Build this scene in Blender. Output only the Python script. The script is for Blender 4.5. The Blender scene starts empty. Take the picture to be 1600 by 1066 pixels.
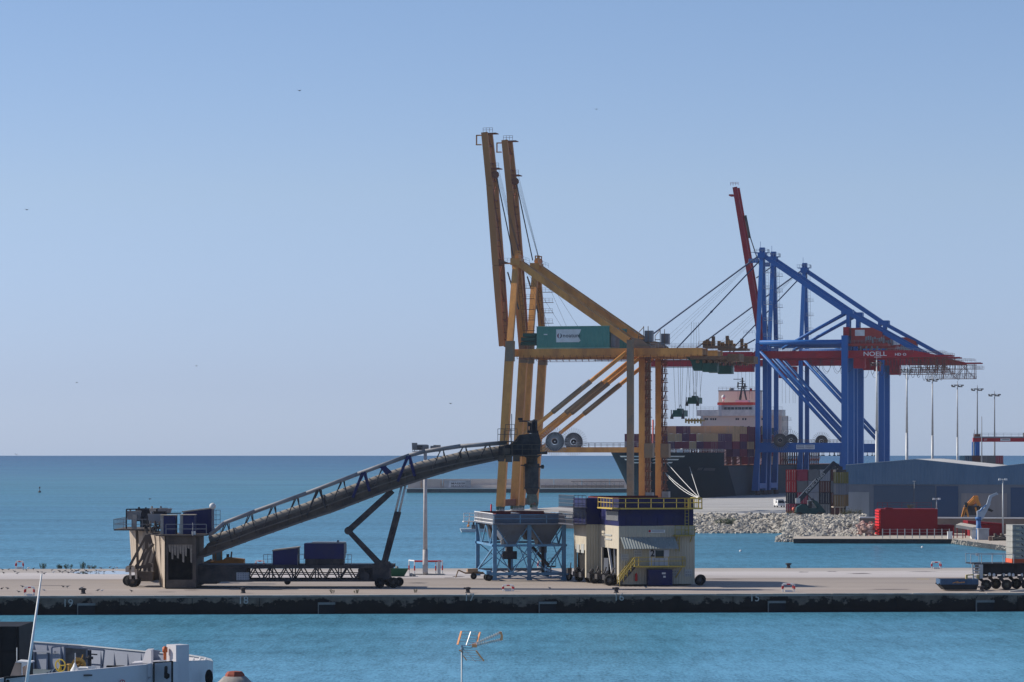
import bpy, math, random
from mathutils import Vector, Matrix
random.seed(7)
R = math.radians
# ---------------------------------------------------------------- camera, sky, sun, exposure
FPX, HY, CZ = 5333.0, 711.5, 16.0          # focal length in px of the 1600 px photo, horizon row, eye height (m)
scn = bpy.context.scene
cd = bpy.data.cameras.new("camera"); cam = bpy.data.objects.new("camera", cd)
scn.collection.objects.link(cam); scn.camera = cam
cd.sensor_width = 36; cd.lens = FPX / 1600 * 36
cd.shift_y = (HY - 533) / 1600
cd.clip_start = 1; cd.clip_end = 300000
cam.location = (0, 0, CZ); cam.rotation_euler = (R(90), 0, 0)
SUN = Vector((-0.80, 0.20, 0.565)).normalized()
w = bpy.data.worlds.new("World"); scn.world = w; w.use_nodes = True
nt = w.node_tree; nt.nodes.clear()
so = nt.nodes.new('ShaderNodeOutputWorld'); bg = nt.nodes.new('ShaderNodeBackground')
sk = nt.nodes.new('ShaderNodeTexSky'); sk.sky_type = 'NISHITA'; sk.sun_disc = False
sk.sun_elevation = math.asin(SUN.z); sk.sun_rotation = math.atan2(SUN.x, SUN.y)
sk.altitude = 0; sk.air_density = 1.0; sk.dust_density = 0.35; sk.ozone_density = 3.0
hs = nt.nodes.new('ShaderNodeMix'); hs.data_type = 'RGBA'; hs.blend_type = 'MULTIPLY'; hs.inputs[0].default_value = 1
tcw = nt.nodes.new('ShaderNodeTexCoord'); sx = nt.nodes.new('ShaderNodeSeparateXYZ'); rw = nt.nodes.new('ShaderNodeValToRGB')
nt.links.new(tcw.outputs['Generated'], sx.inputs[0]); nt.links.new(sx.outputs[2], rw.inputs[0]); nt.links.new(rw.outputs[0], hs.inputs[7])
ew = rw.color_ramp.elements; ew[0].position = 0; ew[0].color = (.90, 1.16, 2.06, 1); ew[1].position = .6; ew[1].color = (1, 1, 1.05, 1)
for p_, c_ in ((.021, (.855, 1.02, 1.74)), (.077, (1.05, 1.08, 1.41)), (.13, (1.01, 1.05, 1.31))): q_ = ew.new(p_); q_.color = (*c_, 1)
nt.links.new(sk.outputs[0], hs.inputs[6]); nt.links.new(hs.outputs[2], bg.inputs[0])
bg.inputs[1].default_value = 0.088
nt.links.new(bg.outputs[0], so.inputs[0])
sd = bpy.data.lights.new("sun", 'SUN'); sd.energy = 5.0; sd.angle = R(0.6); sd.color = (1, 0.93, 0.82)
sun = bpy.data.objects.new("sun", sd); scn.collection.objects.link(sun)
sun.rotation_euler = SUN.to_track_quat('Z', 'Y').to_euler()
scn.view_settings.view_transform = 'Standard'; scn.view_settings.look = 'None'
scn.view_settings.exposure = 0.04; scn.view_settings.gamma = 1
scn.view_settings.use_curve_mapping = False
scn.render.engine = 'CYCLES'; scn.cycles.use_denoising = True
scn.cycles.max_bounces = 6; scn.cycles.volume_bounces = 0
scn.cycles.caustics_reflective = False; scn.cycles.caustics_refractive = False
# ---------------------------------------------------------------- helpers
COL = scn.collection
V = Vector
def P(px, py, D):                       # photo pixel at depth D -> world point
    return V(((px - 800) * D / FPX, D, CZ - (py - HY) * D / FPX))
def G(px, py, z):                       # photo pixel on the level z -> world point
    D = (CZ - z) * FPX / (py - HY)
    return V(((px - 800) * D / FPX, D, z))
def Xat(px, D): return (px - 800) * D / FPX
def Zat(py, D): return CZ - (py - HY) * D / FPX
class Fr:                               # a turned local frame standing at loc
    def __init__(s, loc, rz=0.0):
        s.loc = V(loc); s.rz = rz
        s.ex = V((math.cos(rz), math.sin(rz), 0)); s.ey = V((-math.sin(rz), math.cos(rz), 0))
    def pl(s, px, py, ly=0.0):          # the point of local plane y=ly seen at that pixel, in local coordinates
        d = V(((px - 800) / FPX, 1, -(py - HY) / FPX)); c = V((0, 0, CZ)) - s.loc
        t = (ly - c.dot(s.ey)) / d.dot(s.ey); q = c + d * t
        return V((q.dot(s.ex), ly, q.z))
def prop(o, label=None, cat=None, group=None, kind=None):
    if label: o['label'] = label
    if cat: o['category'] = cat
    if group: o['group'] = group
    if kind: o['kind'] = kind
    return o
def thing(name, label, cat, loc=(0, 0, 0), rz=0.0, group=None):
    o = bpy.data.objects.new(name, None); COL.objects.link(o)
    o.location = loc; o.rotation_euler = (0, 0, rz); o.empty_display_size = .5
    return prop(o, label, cat, group)
class MB:
    def __init__(s, off=(0, 0, 0)): s.v = []; s.f = []; s.m = []; s.off = V(off); s.mi = 0; s.sm = []
    def add(s, vs, fs, smooth=False):
        n = len(s.v); s.v += [tuple(V(a) - s.off) for a in vs]
        for f in fs: s.f.append([n + i for i in f]); s.m.append(s.mi); s.sm.append(smooth)
        return s
    def hexa(s, p):                     # 8 corners: bottom loop 0-3 (ccw from above), top loop 4-7
        return s.add(p, [(3, 2, 1, 0), (4, 5, 6, 7), (0, 1, 5, 4), (1, 2, 6, 5), (2, 3, 7, 6), (3, 0, 4, 7)])
    def box(s, x0, x1, y0, y1, z0, z1):
        return s.hexa([(x0, y0, z0), (x1, y0, z0), (x1, y1, z0), (x0, y1, z0), (x0, y0, z1), (x1, y0, z1), (x1, y1, z1), (x0, y1, z1)])
    def beam(s, p, q, w=.3, h=None, w2=None, h2=None, up=None):   # box beam, w sideways, h upwards
        h = w if h is None else h; w2 = w if w2 is None else w2; h2 = h if h2 is None else h2
        p = V(p); q = V(q); d = (q - p)
        if d.length < 1e-6: return s
        d.normalize(); up = V(up) if up else (V((0, 0, 1)) if abs(d.z) < .97 else V((1, 0, 0)))
        a = d.cross(up).normalized(); b = a.cross(d).normalized()
        c = []
        for o, ww, hh in ((p, w, h), (q, w2, h2)):
            c += [o - a * ww / 2 - b * hh / 2, o + a * ww / 2 - b * hh / 2, o + a * ww / 2 + b * hh / 2, o - a * ww / 2 + b * hh / 2]
        return s.add(c, [(0, 1, 2, 3), (7, 6, 5, 4), (4, 5, 1, 0), (5, 6, 2, 1), (6, 7, 3, 2), (7, 4, 0, 3)])
    def tube(s, p, q, r=.05, n=8, r2=None, caps=True):
        r2 = r if r2 is None else r2; p = V(p); q = V(q); d = (q - p)
        if d.length < 1e-6: return s
        d.normalize(); a = d.orthogonal().normalized(); b = d.cross(a)
        vs = []
        for o, rr in ((p, r), (q, r2)):
            for i in range(n):
                t = 2 * math.pi * i / n; vs.append(o + a * (rr * math.cos(t)) + b * (rr * math.sin(t)))
        k = len(s.v)
        s.add(vs, [(i, (i + 1) % n, n + (i + 1) % n, n + i) for i in range(n)], n > 6)
        if caps:
            m = s.mi
            s.f.append([k + i for i in range(n)][::-1]); s.m.append(m); s.sm.append(False)
            s.f.append([k + n + i for i in range(n)]); s.m.append(m); s.sm.append(False)
        return s
    def path(s, pts, r=.05, n=6):
        for a, b in zip(pts, pts[1:]): s.tube(a, b, r, n)
        return s
    def prism(s, poly, ax, t0, t1):     # poly: 2-D points; ax 'y': (x,z) extruded in y; 'x': (y,z); 'z': (x,y)
        f = {'y': lambda a, b, t: (a, t, b), 'x': lambda a, b, t: (t, a, b), 'z': lambda a, b, t: (a, b, t)}[ax]
        n = len(poly); vs = [f(a, b, t0) for a, b in poly] + [f(a, b, t1) for a, b in poly]
        return s.add(vs, [tuple(range(n))[::-1], tuple(range(n, 2 * n))] + [(i, (i + 1) % n, n + (i + 1) % n, n + i) for i in range(n)])
    def lathe(s, c, prof, n=12, ax=None): # prof: (r, h) pairs
        c = V(c); k = len(prof); vs = []
        d = V(ax).normalized() if ax else V((0, 0, 1)); a = d.orthogonal().normalized(); b = d.cross(a)
        for r, h in prof:
            for i in range(n):
                t = 2 * math.pi * i / n; vs.append(c + d * h + a * (r * math.cos(t)) + b * (r * math.sin(t)))
        fs = [(j * n + i, j * n + (i + 1) % n, (j + 1) * n + (i + 1) % n, (j + 1) * n + i) for j in range(k - 1) for i in range(n)]
        return s.add(vs, fs + [tuple(range(n))[::-1], tuple(range((k - 1) * n, k * n))], n > 8)
    def ring(s, c, ax, r0, r1, t, n=24):  # flat annulus with thickness
        return s.tor(c, ax, [(r0, -t / 2), (r1, -t / 2), (r1, t / 2), (r0, t / 2)], n)
    def tor(s, c, ax, prof, n=24):
        c = V(c); d = V(ax).normalized(); a = d.orthogonal().normalized(); b = d.cross(a); k = len(prof); vs = []
        for i in range(n):
            t = 2 * math.pi * i / n; u = a * math.cos(t) + b * math.sin(t)
            for r, h in prof: vs.append(c + u * r + d * h)
        return s.add(vs, [(i * k + j, i * k + (j + 1) % k, ((i + 1) % n) * k + (j + 1) % k, ((i + 1) % n) * k + j) for i in range(n) for j in range(k)])
    def rail(s, pts, h=1.1, step=1.6, r=.035, rails=(1.0, .55), kick=0):
        for a, b in zip(pts, pts[1:]):
            a = V(a); b = V(b); L = (b - a).length; n = max(1, round(L / step))
            for i in range(n + 1):
                p = a.lerp(b, i / n); s.tube(p, p + V((0, 0, h)), r, 4)
            for k in rails: s.tube(a + V((0, 0, h * k)), b + V((0, 0, h * k)), r, 4)
        return s
    def truss(s, p, q, p2, q2, n, r=.08, chords=True, posts=True, ph=0):
        p, q, p2, q2 = map(V, (p, q, p2, q2))
        if chords: s.beam(p, q, r * 2.2); s.beam(p2, q2, r * 2.2)
        for i in range(n + 1):
            if posts: s.beam(p.lerp(q, i / n), p2.lerp(q2, i / n), r * 1.5)
            if i < n:
                if (i + ph) % 2: s.beam(p.lerp(q, i / n), p2.lerp(q2, (i + 1) / n), r * 1.6)
                else: s.beam(p2.lerp(q2, i / n), p.lerp(q, (i + 1) / n), r * 1.6)
        return s
    def ladder(s, p, q, w=.5, r=.03, side=(1, 0, 0), step=.35):
        p = V(p); q = V(q); a = V(side) * w / 2
        s.tube(p - a, q - a, r, 4); s.tube(p + a, q + a, r, 4)
        n = max(2, int((q - p).length / step))
        for i in range(n): c = p.lerp(q, (i + .5) / n); s.tube(c - a, c + a, r * .8, 4)
        return s
    def build(s, name, mats, parent=None, **kw):
        me = bpy.data.meshes.new(name); me.from_pydata(s.v, [], s.f); 
        ms = mats if isinstance(mats, (list, tuple)) else [mats]
        for m in ms: me.materials.append(m)
        me.polygons.foreach_set('material_index', s.m); me.polygons.foreach_set('use_smooth', s.sm)
        me.validate(); me.update()
        o = bpy.data.objects.new(name, me); COL.objects.link(o)
        if parent: o.parent = parent
        return prop(o, **kw)
def text(name, s, size, M, mt, parent=None, ext=.01, sx=1.0, spacing=1.0, bold=0):
    cu = bpy.data.curves.new(name, 'FONT'); cu.body = s; cu.size = size; cu.extrude = ext
    cu.align_x = 'CENTER'; cu.align_y = 'CENTER'; cu.space_character = spacing; cu.resolution_u = 3; cu.offset = bold
    t = bpy.data.objects.new(name, cu); COL.objects.link(t)
    bpy.context.view_layer.update()
    me = bpy.data.meshes.new_from_object(t.evaluated_get(bpy.context.evaluated_depsgraph_get()))
    bpy.data.objects.remove(t); bpy.data.curves.remove(cu)
    me.transform(Matrix.Diagonal((sx, 1, 1, 1))); me.transform(M); me.materials.clear(); me.materials.append(mt); me.name = name
    o = bpy.data.objects.new(name, me); COL.objects.link(o)
    if parent: o.parent = parent
    return o
def face_cam(x, y, z):                  # upright lettering facing -Y
    return Matrix.Translation((x, y, z)) @ Matrix.Rotation(R(90), 4, 'X')
KIDS = {}
def dup(root, loc, rz=None, **kw):
    def rec(o, par):
        c = o.copy(); COL.objects.link(c); c.parent = par
        for k in kids.get(o, []): rec(k, c)
        return c
    kids = {}
    for o in bpy.data.objects:
        if o.parent: kids.setdefault(o.parent, []).append(o)
    c = rec(root, None); c.location = loc
    if rz is not None: c.rotation_euler = (0, 0, rz)
    return prop(c, **kw)
# ---------------------------------------------------------------- materials
MC = {}
def mat(name, c, rough=.6, metal=0.0, var=.18, scale=.6, dirt=None, dirt_amt=.35, dscale=.25, bump=0, rib=None, stretch=(1, 1, 1), dthr=.52):
    if name in MC: return MC[name]
    m = bpy.data.materials.new(name); m.use_nodes = True; t = m.node_tree; N = t.nodes; L = t.links
    b = N['Principled BSDF']; b.inputs['Roughness'].default_value = rough; b.inputs['Metallic'].default_value = metal; b.inputs['Specular IOR Level'].default_value = .25
    tc = N.new('ShaderNodeTexCoord'); mp = N.new('ShaderNodeMapping'); mp.inputs['Scale'].default_value = stretch
    L.new(tc.outputs['Object'], mp.inputs[0])
    no = N.new('ShaderNodeTexNoise'); no.inputs['Scale'].default_value = scale; no.inputs['Detail'].default_value = 6; no.inputs['Roughness'].default_value = .65
    L.new(mp.outputs[0], no.inputs[0])
    rp = N.new('ShaderNodeValToRGB'); rp.color_ramp.elements[0].position = .3; rp.color_ramp.elements[1].position = .7
    rp.color_ramp.elements[0].color = [x * (1 - var) for x in c] + [1]; rp.color_ramp.elements[1].color = [min(1, x * (1 + var)) for x in c] + [1]
    L.new(no.outputs[0], rp.inputs[0]); out = rp.outputs[0]
    if dirt:
        n2 = N.new('ShaderNodeTexNoise'); n2.inputs['Scale'].default_value = dscale; n2.inputs['Detail'].default_value = 8; n2.inputs['Roughness'].default_value = .7
        L.new(mp.outputs[0], n2.inputs[0])
        r2 = N.new('ShaderNodeValToRGB'); r2.color_ramp.elements[0].position = dthr - .08; r2.color_ramp.elements[1].position = dthr + .1
        r2.color_ramp.elements[1].color = (dirt_amt,) * 3 + (1,)
        r2.color_ramp.elements[0].color = (0, 0, 0, 1)
        L.new(n2.outputs[0], r2.inputs[0])
        mx = N.new('ShaderNodeMix'); mx.data_type = 'RGBA'; L.new(r2.outputs[0], mx.inputs[0]); L.new(out, mx.inputs[6]); mx.inputs[7].default_value = tuple(dirt) + (1,)
        out = mx.outputs[2]
    L.new(out, b.inputs['Base Color'])
    if rib:                             # rib = (axis, ribs per metre, depth)
        ax, fr, dp = rib
        sx = N.new('ShaderNodeSeparateXYZ'); L.new(tc.outputs['Object'], sx.inputs[0])
        mu = N.new('ShaderNodeMath'); mu.operation = 'MULTIPLY'; mu.inputs[1].default_value = fr * 2 * math.pi; L.new(sx.outputs[ax], mu.inputs[0])
        sn = N.new('ShaderNodeMath'); sn.operation = 'SINE'; L.new(mu.outputs[0], sn.inputs[0])
        bu = N.new('ShaderNodeBump'); bu.inputs['Distance'].default_value = dp; bu.inputs['Strength'].default_value = 1
        L.new(sn.outputs[0], bu.inputs['Height']); L.new(bu.outputs[0], b.inputs['Normal'])
    elif bump:
        bu = N.new('ShaderNodeBump'); bu.inputs['Distance'].default_value = bump; L.new(no.outputs[0], bu.inputs['Height']); L.new(bu.outputs[0], b.inputs['Normal'])
    MC[name] = m; return m
M_yel = mat('orange_paint', (.72, .32, .085), .55, var=.16, scale=.25, dirt=(.34, .13, .055), dirt_amt=.65, dscale=.18, stretch=(1, 1, .35))
M_boom = mat('faded_brown_orange_paint', (.48, .20, .075), .65, var=.18, scale=.3, dirt=(.42, .17, .06), dirt_amt=.6, dscale=.15, stretch=(1, 1, .3))
M_yel_grey = mat('worn_grey_paint', (.23, .17, .12), .6, dirt=(.3, .16, .07), dscale=.3, dirt_amt=.5)
M_rust = mat('rusty_steel', (.2, .075, .045), .8, var=.3, scale=1.2)
M_dgreen = mat('dark_green_paint', (.02, .085, .065), .5, dirt=(.02, .03, .03))
M_green = mat('sea_green_paint', (.085, .245, .20), .5, var=.08, dirt=(.09, .24, .21), dirt_amt=.4, dscale=.12, rib=(0, 1.2, .03))
M_white = mat('white_paint', (.72, .72, .72), .5, var=.05, dirt=(.5, .47, .43), dirt_amt=.5)
M_blue = mat('crane_blue_paint', (.018, .135, .42), .5, var=.12, scale=.2, dirt=(.014, .095, .32), dirt_amt=.5, dscale=.1, stretch=(1, 1, .4))
M_red = mat('crane_red_paint', (.42, .012, .025), .5, var=.12, scale=.2, dirt=(.2, .02, .03), dirt_amt=.4)
M_grey = mat('grey_steel', (.25, .26, .28), .6, var=.2, scale=1, dirt=(.12, .1, .09))
M_lgrey = mat('galvanised_steel', (.45, .46, .47), .5, metal=.2, var=.12, scale=.8)
M_dark = mat('dark_dusty_steel', (.035, .036, .044), .75, var=.35, scale=.9, dirt=(.12, .105, .095), dirt_amt=.55, dscale=.5)
M_black = mat('black_rubber', (.013, .013, .014), .8, var=.25, scale=2, dirt=(.07, .06, .05), dirt_amt=.5)
M_hub = mat('wheel_hub_grey', (.12, .12, .12), .7)
M_navy = mat('navy_paint', (.013, .016, .088), .5, var=.15, scale=.5, dirt=(.03, .028, .06), dirt_amt=.6, dscale=.4)
M_beige = mat('beige_sheet', (.46, .43, .34), .65, var=.06, scale=.4, dirt=(.33, .30, .25), dirt_amt=.45, dscale=.35, rib=(0, 3.3, .02), stretch=(1, 1, .4), dthr=.5)
M_beige_s = mat('beige_side_sheet', (.5, .45, .36), .65, var=.06, scale=.4, dirt=(.35, .3, .25), dirt_amt=.4, dscale=.35, rib=(1, .6, .02))
M_tan = mat('dusty_tan_sheet', (.40, .33, .26), .75, var=.14, scale=.7, dirt=(.2, .165, .135), dirt_amt=.6, dscale=.4, stretch=(1, 1, .4))
M_dustbr = mat('dusty_brown_steel', (.115, .095, .08), .8, var=.25, scale=.8, dirt=(.05, .045, .05), dirt_amt=.7, dscale=.5)
M_tubeg = mat('dusty_tube_shell', (.27, .24, .21), .85, var=.1, scale=.4, dirt=(.18, .155, .14), dirt_amt=.4, dscale=.5)
M_sky = mat('light_blue_paint', (.11, .27, .46), .55, var=.12, scale=.6, dirt=(.10, .13, .17), dirt_amt=.55, dscale=.4)
M_hopgrey = mat('hopper_grey', (.15, .18, .23), .7, var=.14, scale=.5, dirt=(.10, .10, .11), dscale=.5, dirt_amt=.6)
M_yell = mat('safety_yellow', (.50, .37, .085), .55, var=.1)
M_sred = mat('signal_red', (.5, .03, .03), .5, var=.1)
M_conc = mat('concrete_block', (.42, .40, .37), .85, var=.12, scale=.8, dirt=(.22, .2, .18), bump=.02)
M_txt_d = mat('dark_lettering', (.03, .03, .04), .6, var=.02)
M_txt_w = mat('white_lettering', (.8, .8, .8), .6, var=.02)
M_glass = mat('dark_window_glass', (.02, .03, .04), .15, var=.1)
M_cable = mat('steel_cable', (.05, .05, .055), .6, var=.05)
M_rope = mat('white_mooring_rope', (.75, .73, .7), .8, var=.05)
M_teal = mat('teal_machine_paint', (.012, .055, .06), .55)
M_hullw = mat('white_hull_paint', (.58, .56, .58), .45, var=.04, scale=.5, dirt=(.45, .38, .34), dirt_amt=.35, dscale=.5, dthr=.58)
M_leaf = mat('dry_leaf', (.10, .12, .045), .8, var=.5, scale=3)
def wheel(mb_t, mb_h, c, ax, r, w):
    c = V(c)
    mb_t.tor(c, ax, [(r * .55, -w / 2), (r * .92, -w / 2), (r, -w * .32), (r, w * .32), (r * .92, w / 2), (r * .55, w / 2)], 18)
    mb_h.lathe(c - V(ax).normalized() * w * .35, [(r * .55, 0), (r * .55, w * .62), (r * .25, w * .7), (r * .2, w * .8)], 12, ax)
# ---------------------------------------------------------------- the setting
def sea_mat():
    m = bpy.data.materials.new('sea_water'); m.use_nodes = True; t = m.node_tree; N = t.nodes; L = t.links; N.clear()
    o = N.new('ShaderNodeOutputMaterial'); ge = N.new('ShaderNodeNewGeometry')
    def noise(scale, st, det=4, rough=.6):
        mp = N.new('ShaderNodeMapping'); mp.inputs['Scale'].default_value = st; L.new(ge.outputs['Position'], mp.inputs[0])
        n = N.new('ShaderNodeTexNoise'); n.inputs['Scale'].default_value = scale; n.inputs['Detail'].default_value = det; n.inputs['Roughness'].default_value = rough
        L.new(mp.outputs[0], n.inputs[0]); return n.outputs[0]
    def mth(op, a, b=None, cl=False):
        n = N.new('ShaderNodeMath'); n.operation = op; n.use_clamp = cl
        for i, x in enumerate((a, b)):
            if x is None: continue
            if isinstance(x, (int, float)): n.inputs[i].default_value = x
            else: L.new(x, n.inputs[i])
        return n.outputs[0]
    sp = N.new('ShaderNodeSeparateXYZ'); L.new(ge.outputs['Position'], sp.inputs[0])
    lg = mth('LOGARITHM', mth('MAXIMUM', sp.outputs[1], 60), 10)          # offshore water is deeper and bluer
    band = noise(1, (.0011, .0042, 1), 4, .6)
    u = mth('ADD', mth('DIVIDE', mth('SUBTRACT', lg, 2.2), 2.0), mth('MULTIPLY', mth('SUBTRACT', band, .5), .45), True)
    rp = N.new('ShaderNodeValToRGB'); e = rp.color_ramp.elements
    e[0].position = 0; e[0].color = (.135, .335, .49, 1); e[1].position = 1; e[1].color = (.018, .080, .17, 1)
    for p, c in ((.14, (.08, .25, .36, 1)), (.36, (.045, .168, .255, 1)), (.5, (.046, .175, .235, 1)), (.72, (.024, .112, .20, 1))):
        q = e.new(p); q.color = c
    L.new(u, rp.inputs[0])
    fine = noise(1, (4.2, .7, 1), 3, .65); mid = noise(1, (.75, .11, 1), 4, .7); big = noise(1, (.012, .03, 1), 3, .6); strk = noise(1, (.02, .055, 1), 5, .75)
    rip = mth('ADD', mth('MULTIPLY', mth('SUBTRACT', fine, .5), 1.5), mth('ADD', mth('MULTIPLY', mth('SUBTRACT', mid, .5), 1.3), mth('ADD', mth('MULTIPLY', mth('SUBTRACT', big, .5), .7), mth('MULTIPLY', mth('SUBTRACT', strk, .5), .7))))
    val = mth('ADD', rip, 1.0)
    mc = N.new('ShaderNodeMix'); mc.data_type = 'RGBA'; mc.blend_type = 'MULTIPLY'; mc.inputs[0].default_value = 1
    L.new(rp.outputs[0], mc.inputs[6]); cb = N.new('ShaderNodeCombineColor'); [L.new(val, cb.inputs[i]) for i in range(3)]; L.new(cb.outputs[0], mc.inputs[7])
    bu = N.new('ShaderNodeBump'); bu.inputs['Distance'].default_value = .09; bu.inputs['Strength'].default_value = .9
    L.new(mth('ADD', fine, mth('MULTIPLY', mid, 1.6)), bu.inputs['Height'])
    df = N.new('ShaderNodeBsdfDiffuse'); L.new(mc.outputs[2], df.inputs[0])
    gl = N.new('ShaderNodeBsdfGlossy'); gl.inputs['Roughness'].default_value = .14; gl.inputs['Color'].default_value = (.72, .86, 1, 1); L.new(bu.outputs[0], gl.inputs['Normal'])
    mx = N.new('ShaderNodeMixShader'); L.new(mth('ADD', .27, mth('MULTIPLY', rip, .12), True), mx.inputs[0])
    L.new(df.outputs[0], mx.inputs[1]); L.new(gl.outputs[0], mx.inputs[2]); L.new(mx.outputs[0], o.inputs[0])
    return m
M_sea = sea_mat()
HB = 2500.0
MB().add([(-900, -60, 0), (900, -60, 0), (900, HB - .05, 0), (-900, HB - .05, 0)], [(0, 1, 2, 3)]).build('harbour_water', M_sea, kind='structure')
sf = MB(); S = 120000
for a in ([(-S, HB + .05), (S, HB + .05), (S, S), (-S, S)], [(-S, -3000), (-900.05, -3000), (-900.05, HB + .05), (-S, HB + .05)],
          [(900.05, -3000), (S, -3000), (S, HB + .05), (900.05, HB + .05)], [(-900.05, -3000), (900.05, -3000), (900.05, -60.05), (-900.05, -60.05)]):
    sf.add([(x, y, 0) for x, y in a], [(0, 1, 2, 3)])
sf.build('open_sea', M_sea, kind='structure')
# --- ground materials in world metres
def ground_mat(name, bands, axis_vec, var=.1, stain=(.16, .14, .13), samt=.5, sst=(.02, .12, 1), stiff=.5):
    m = bpy.data.materials.new(name); m.use_nodes = True; t = m.node_tree; N = t.nodes; L = t.links
    b = N['Principled BSDF']; b.inputs['Roughness'].default_value = .85
    ge = N.new('ShaderNodeNewGeometry')
    vd = N.new('ShaderNodeVectorMath'); vd.operation = 'DOT_PRODUCT'; L.new(ge.outputs['Position'], vd.inputs[0]); vd.inputs[1].default_value = axis_vec
    wn = N.new('ShaderNodeTexNoise'); wn.inputs['Scale'].default_value = .05; L.new(ge.outputs['Position'], wn.inputs[0])
    ad = N.new('ShaderNodeMath'); ad.operation = 'MULTIPLY_ADD'; L.new(wn.outputs[0], ad.inputs[0]); ad.inputs[1].default_value = 2.0; L.new(vd.outputs['Value'], ad.inputs[2])
    lo, hi = bands[0][0], bands[-1][0]
    mr = N.new('ShaderNodeMapRange'); mr.inputs[1].default_value = lo; mr.inputs[2].default_value = hi; L.new(ad.outputs[0], mr.inputs[0])
    rp = N.new('ShaderNodeValToRGB'); e = rp.color_ramp.elements; e[0].position = 0; e[0].color = (*bands[0][1], 1); e[1].position = 1; e[1].color = (*bands[-1][1], 1)
    for p, c in bands[1:-1]: q = e.new((p - lo) / (hi - lo)); q.color = (*c, 1)
    L.new(mr.outputs[0], rp.inputs[0])
    def nz(st, sc=1, det=6):
        mp = N.new('ShaderNodeMapping'); mp.inputs['Scale'].default_value = st; L.new(ge.outputs['Position'], mp.inputs[0])
        n = N.new('ShaderNodeTexNoise'); n.inputs['Scale'].default_value = sc; n.inputs['Detail'].default_value = det; n.inputs['Roughness'].default_value = .7; L.new(mp.outputs[0], n.inputs[0]); return n.outputs[0]
    r2 = N.new('ShaderNodeValToRGB'); r2.color_ramp.elements[0].position = stiff; r2.color_ramp.elements[1].position = stiff + .2
    r2.color_ramp.elements[1].color = (samt,) * 3 + (1,); L.new(nz(sst), r2.inputs[0])
    mx = N.new('ShaderNodeMix'); mx.data_type = 'RGBA'; L.new(r2.outputs[0], mx.inputs[0]); L.new(rp.outputs[0], mx.inputs[6]); mx.inputs[7].default_value = (*stain, 1)
    r3 = N.new('ShaderNodeValToRGB'); r3.color_ramp.elements[0].color = (1 - var * 2,) * 3 + (1,); r3.color_ramp.elements[1].color = (1 + var,) * 3 + (1,); L.new(nz((.5, .9, 1)), r3.inputs[0])
    m2 = N.new('ShaderNodeMix'); m2.data_type = 'RGBA'; m2.blend_type = 'MULTIPLY'; m2.inputs[0].default_value = 1; L.new(mx.outputs[2], m2.inputs[6]); L.new(r3.outputs[0], m2.inputs[7])
    L.new(m2.outputs[2], b.inputs['Base Color']); return m
PZ = 1.85                                    # pier level
def pf(x): return 346 + x * .078             # front edge of the pier (depth) against x
def pb(x): return 427 + x * .035             # rear edge
# reading the pier: bands run along its front edge
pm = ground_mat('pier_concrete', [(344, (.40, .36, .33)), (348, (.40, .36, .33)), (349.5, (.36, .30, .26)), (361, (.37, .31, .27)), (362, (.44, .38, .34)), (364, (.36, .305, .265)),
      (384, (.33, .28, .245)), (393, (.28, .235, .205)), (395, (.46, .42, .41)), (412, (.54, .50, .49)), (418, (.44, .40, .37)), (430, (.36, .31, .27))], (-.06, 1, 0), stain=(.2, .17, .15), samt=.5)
M_wall = mat('wet_quay_concrete', (.17, .13, .105), .9, var=.4, scale=1.2, dirt=(.012, .010, .010), dirt_amt=.95, dscale=.7, stretch=(.7, 1, .9), dthr=.53, bump=.03)
def tide(m):                                 # tide stain: the wet black weed line low on the wall, ragged patches above it
    t = m.node_tree; N = t.nodes; L = t.links; cr = [n for n in N if n.type == 'VALTORGB'][1]; src = cr.inputs[0].links[0].from_socket
    g = N.new('ShaderNodeNewGeometry'); s_ = N.new('ShaderNodeSeparateXYZ'); L.new(g.outputs['Position'], s_.inputs[0])
    mr = N.new('ShaderNodeMapRange'); mr.inputs[1].default_value = 0.15; mr.inputs[2].default_value = 1.75; mr.inputs[3].default_value = .22; mr.inputs[4].default_value = -.13; L.new(s_.outputs[2], mr.inputs[0])
    a = N.new('ShaderNodeMath'); a.operation = 'ADD'; L.new(src, a.inputs[0]); L.new(mr.outputs[0], a.inputs[1]); L.new(a.outputs[0], cr.inputs[0]); cr.color_ramp.elements[1].position = cr.color_ramp.elements[0].position + .05
tide(M_wall)
XL, XR = -160, 190
pr = MB()
n = 70
xs = [XL + (XR - XL) * i / n for i in range(n + 1)]
random.seed(3)
jz = [random.uniform(-.05, .05) for _ in xs]
jy = [random.uniform(-.12, .12) for _ in xs]
vs = []
for i, x in enumerate(xs):
    vs += [(x, pf(x) + jy[i], -3), (x, pf(x) + jy[i], .3), (x, pf(x) + jy[i] * .6, PZ - .18 + jz[i]), (x, pf(x) + .12 + jy[i], PZ), (x, pb(x), PZ), (x, pb(x), -3)]
pr.mi = 0
fs = []; 
for i in range(n):
    a = i * 6; b = a + 6
    for k in range(5): fs.append((a + k, b + k, b + k + 1, a + k + 1)); 
pr.add(vs, fs)
pr.m = [1 if (i % 5) in (0, 1, 4) else 0 for i in range(len(pr.m))]
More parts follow.
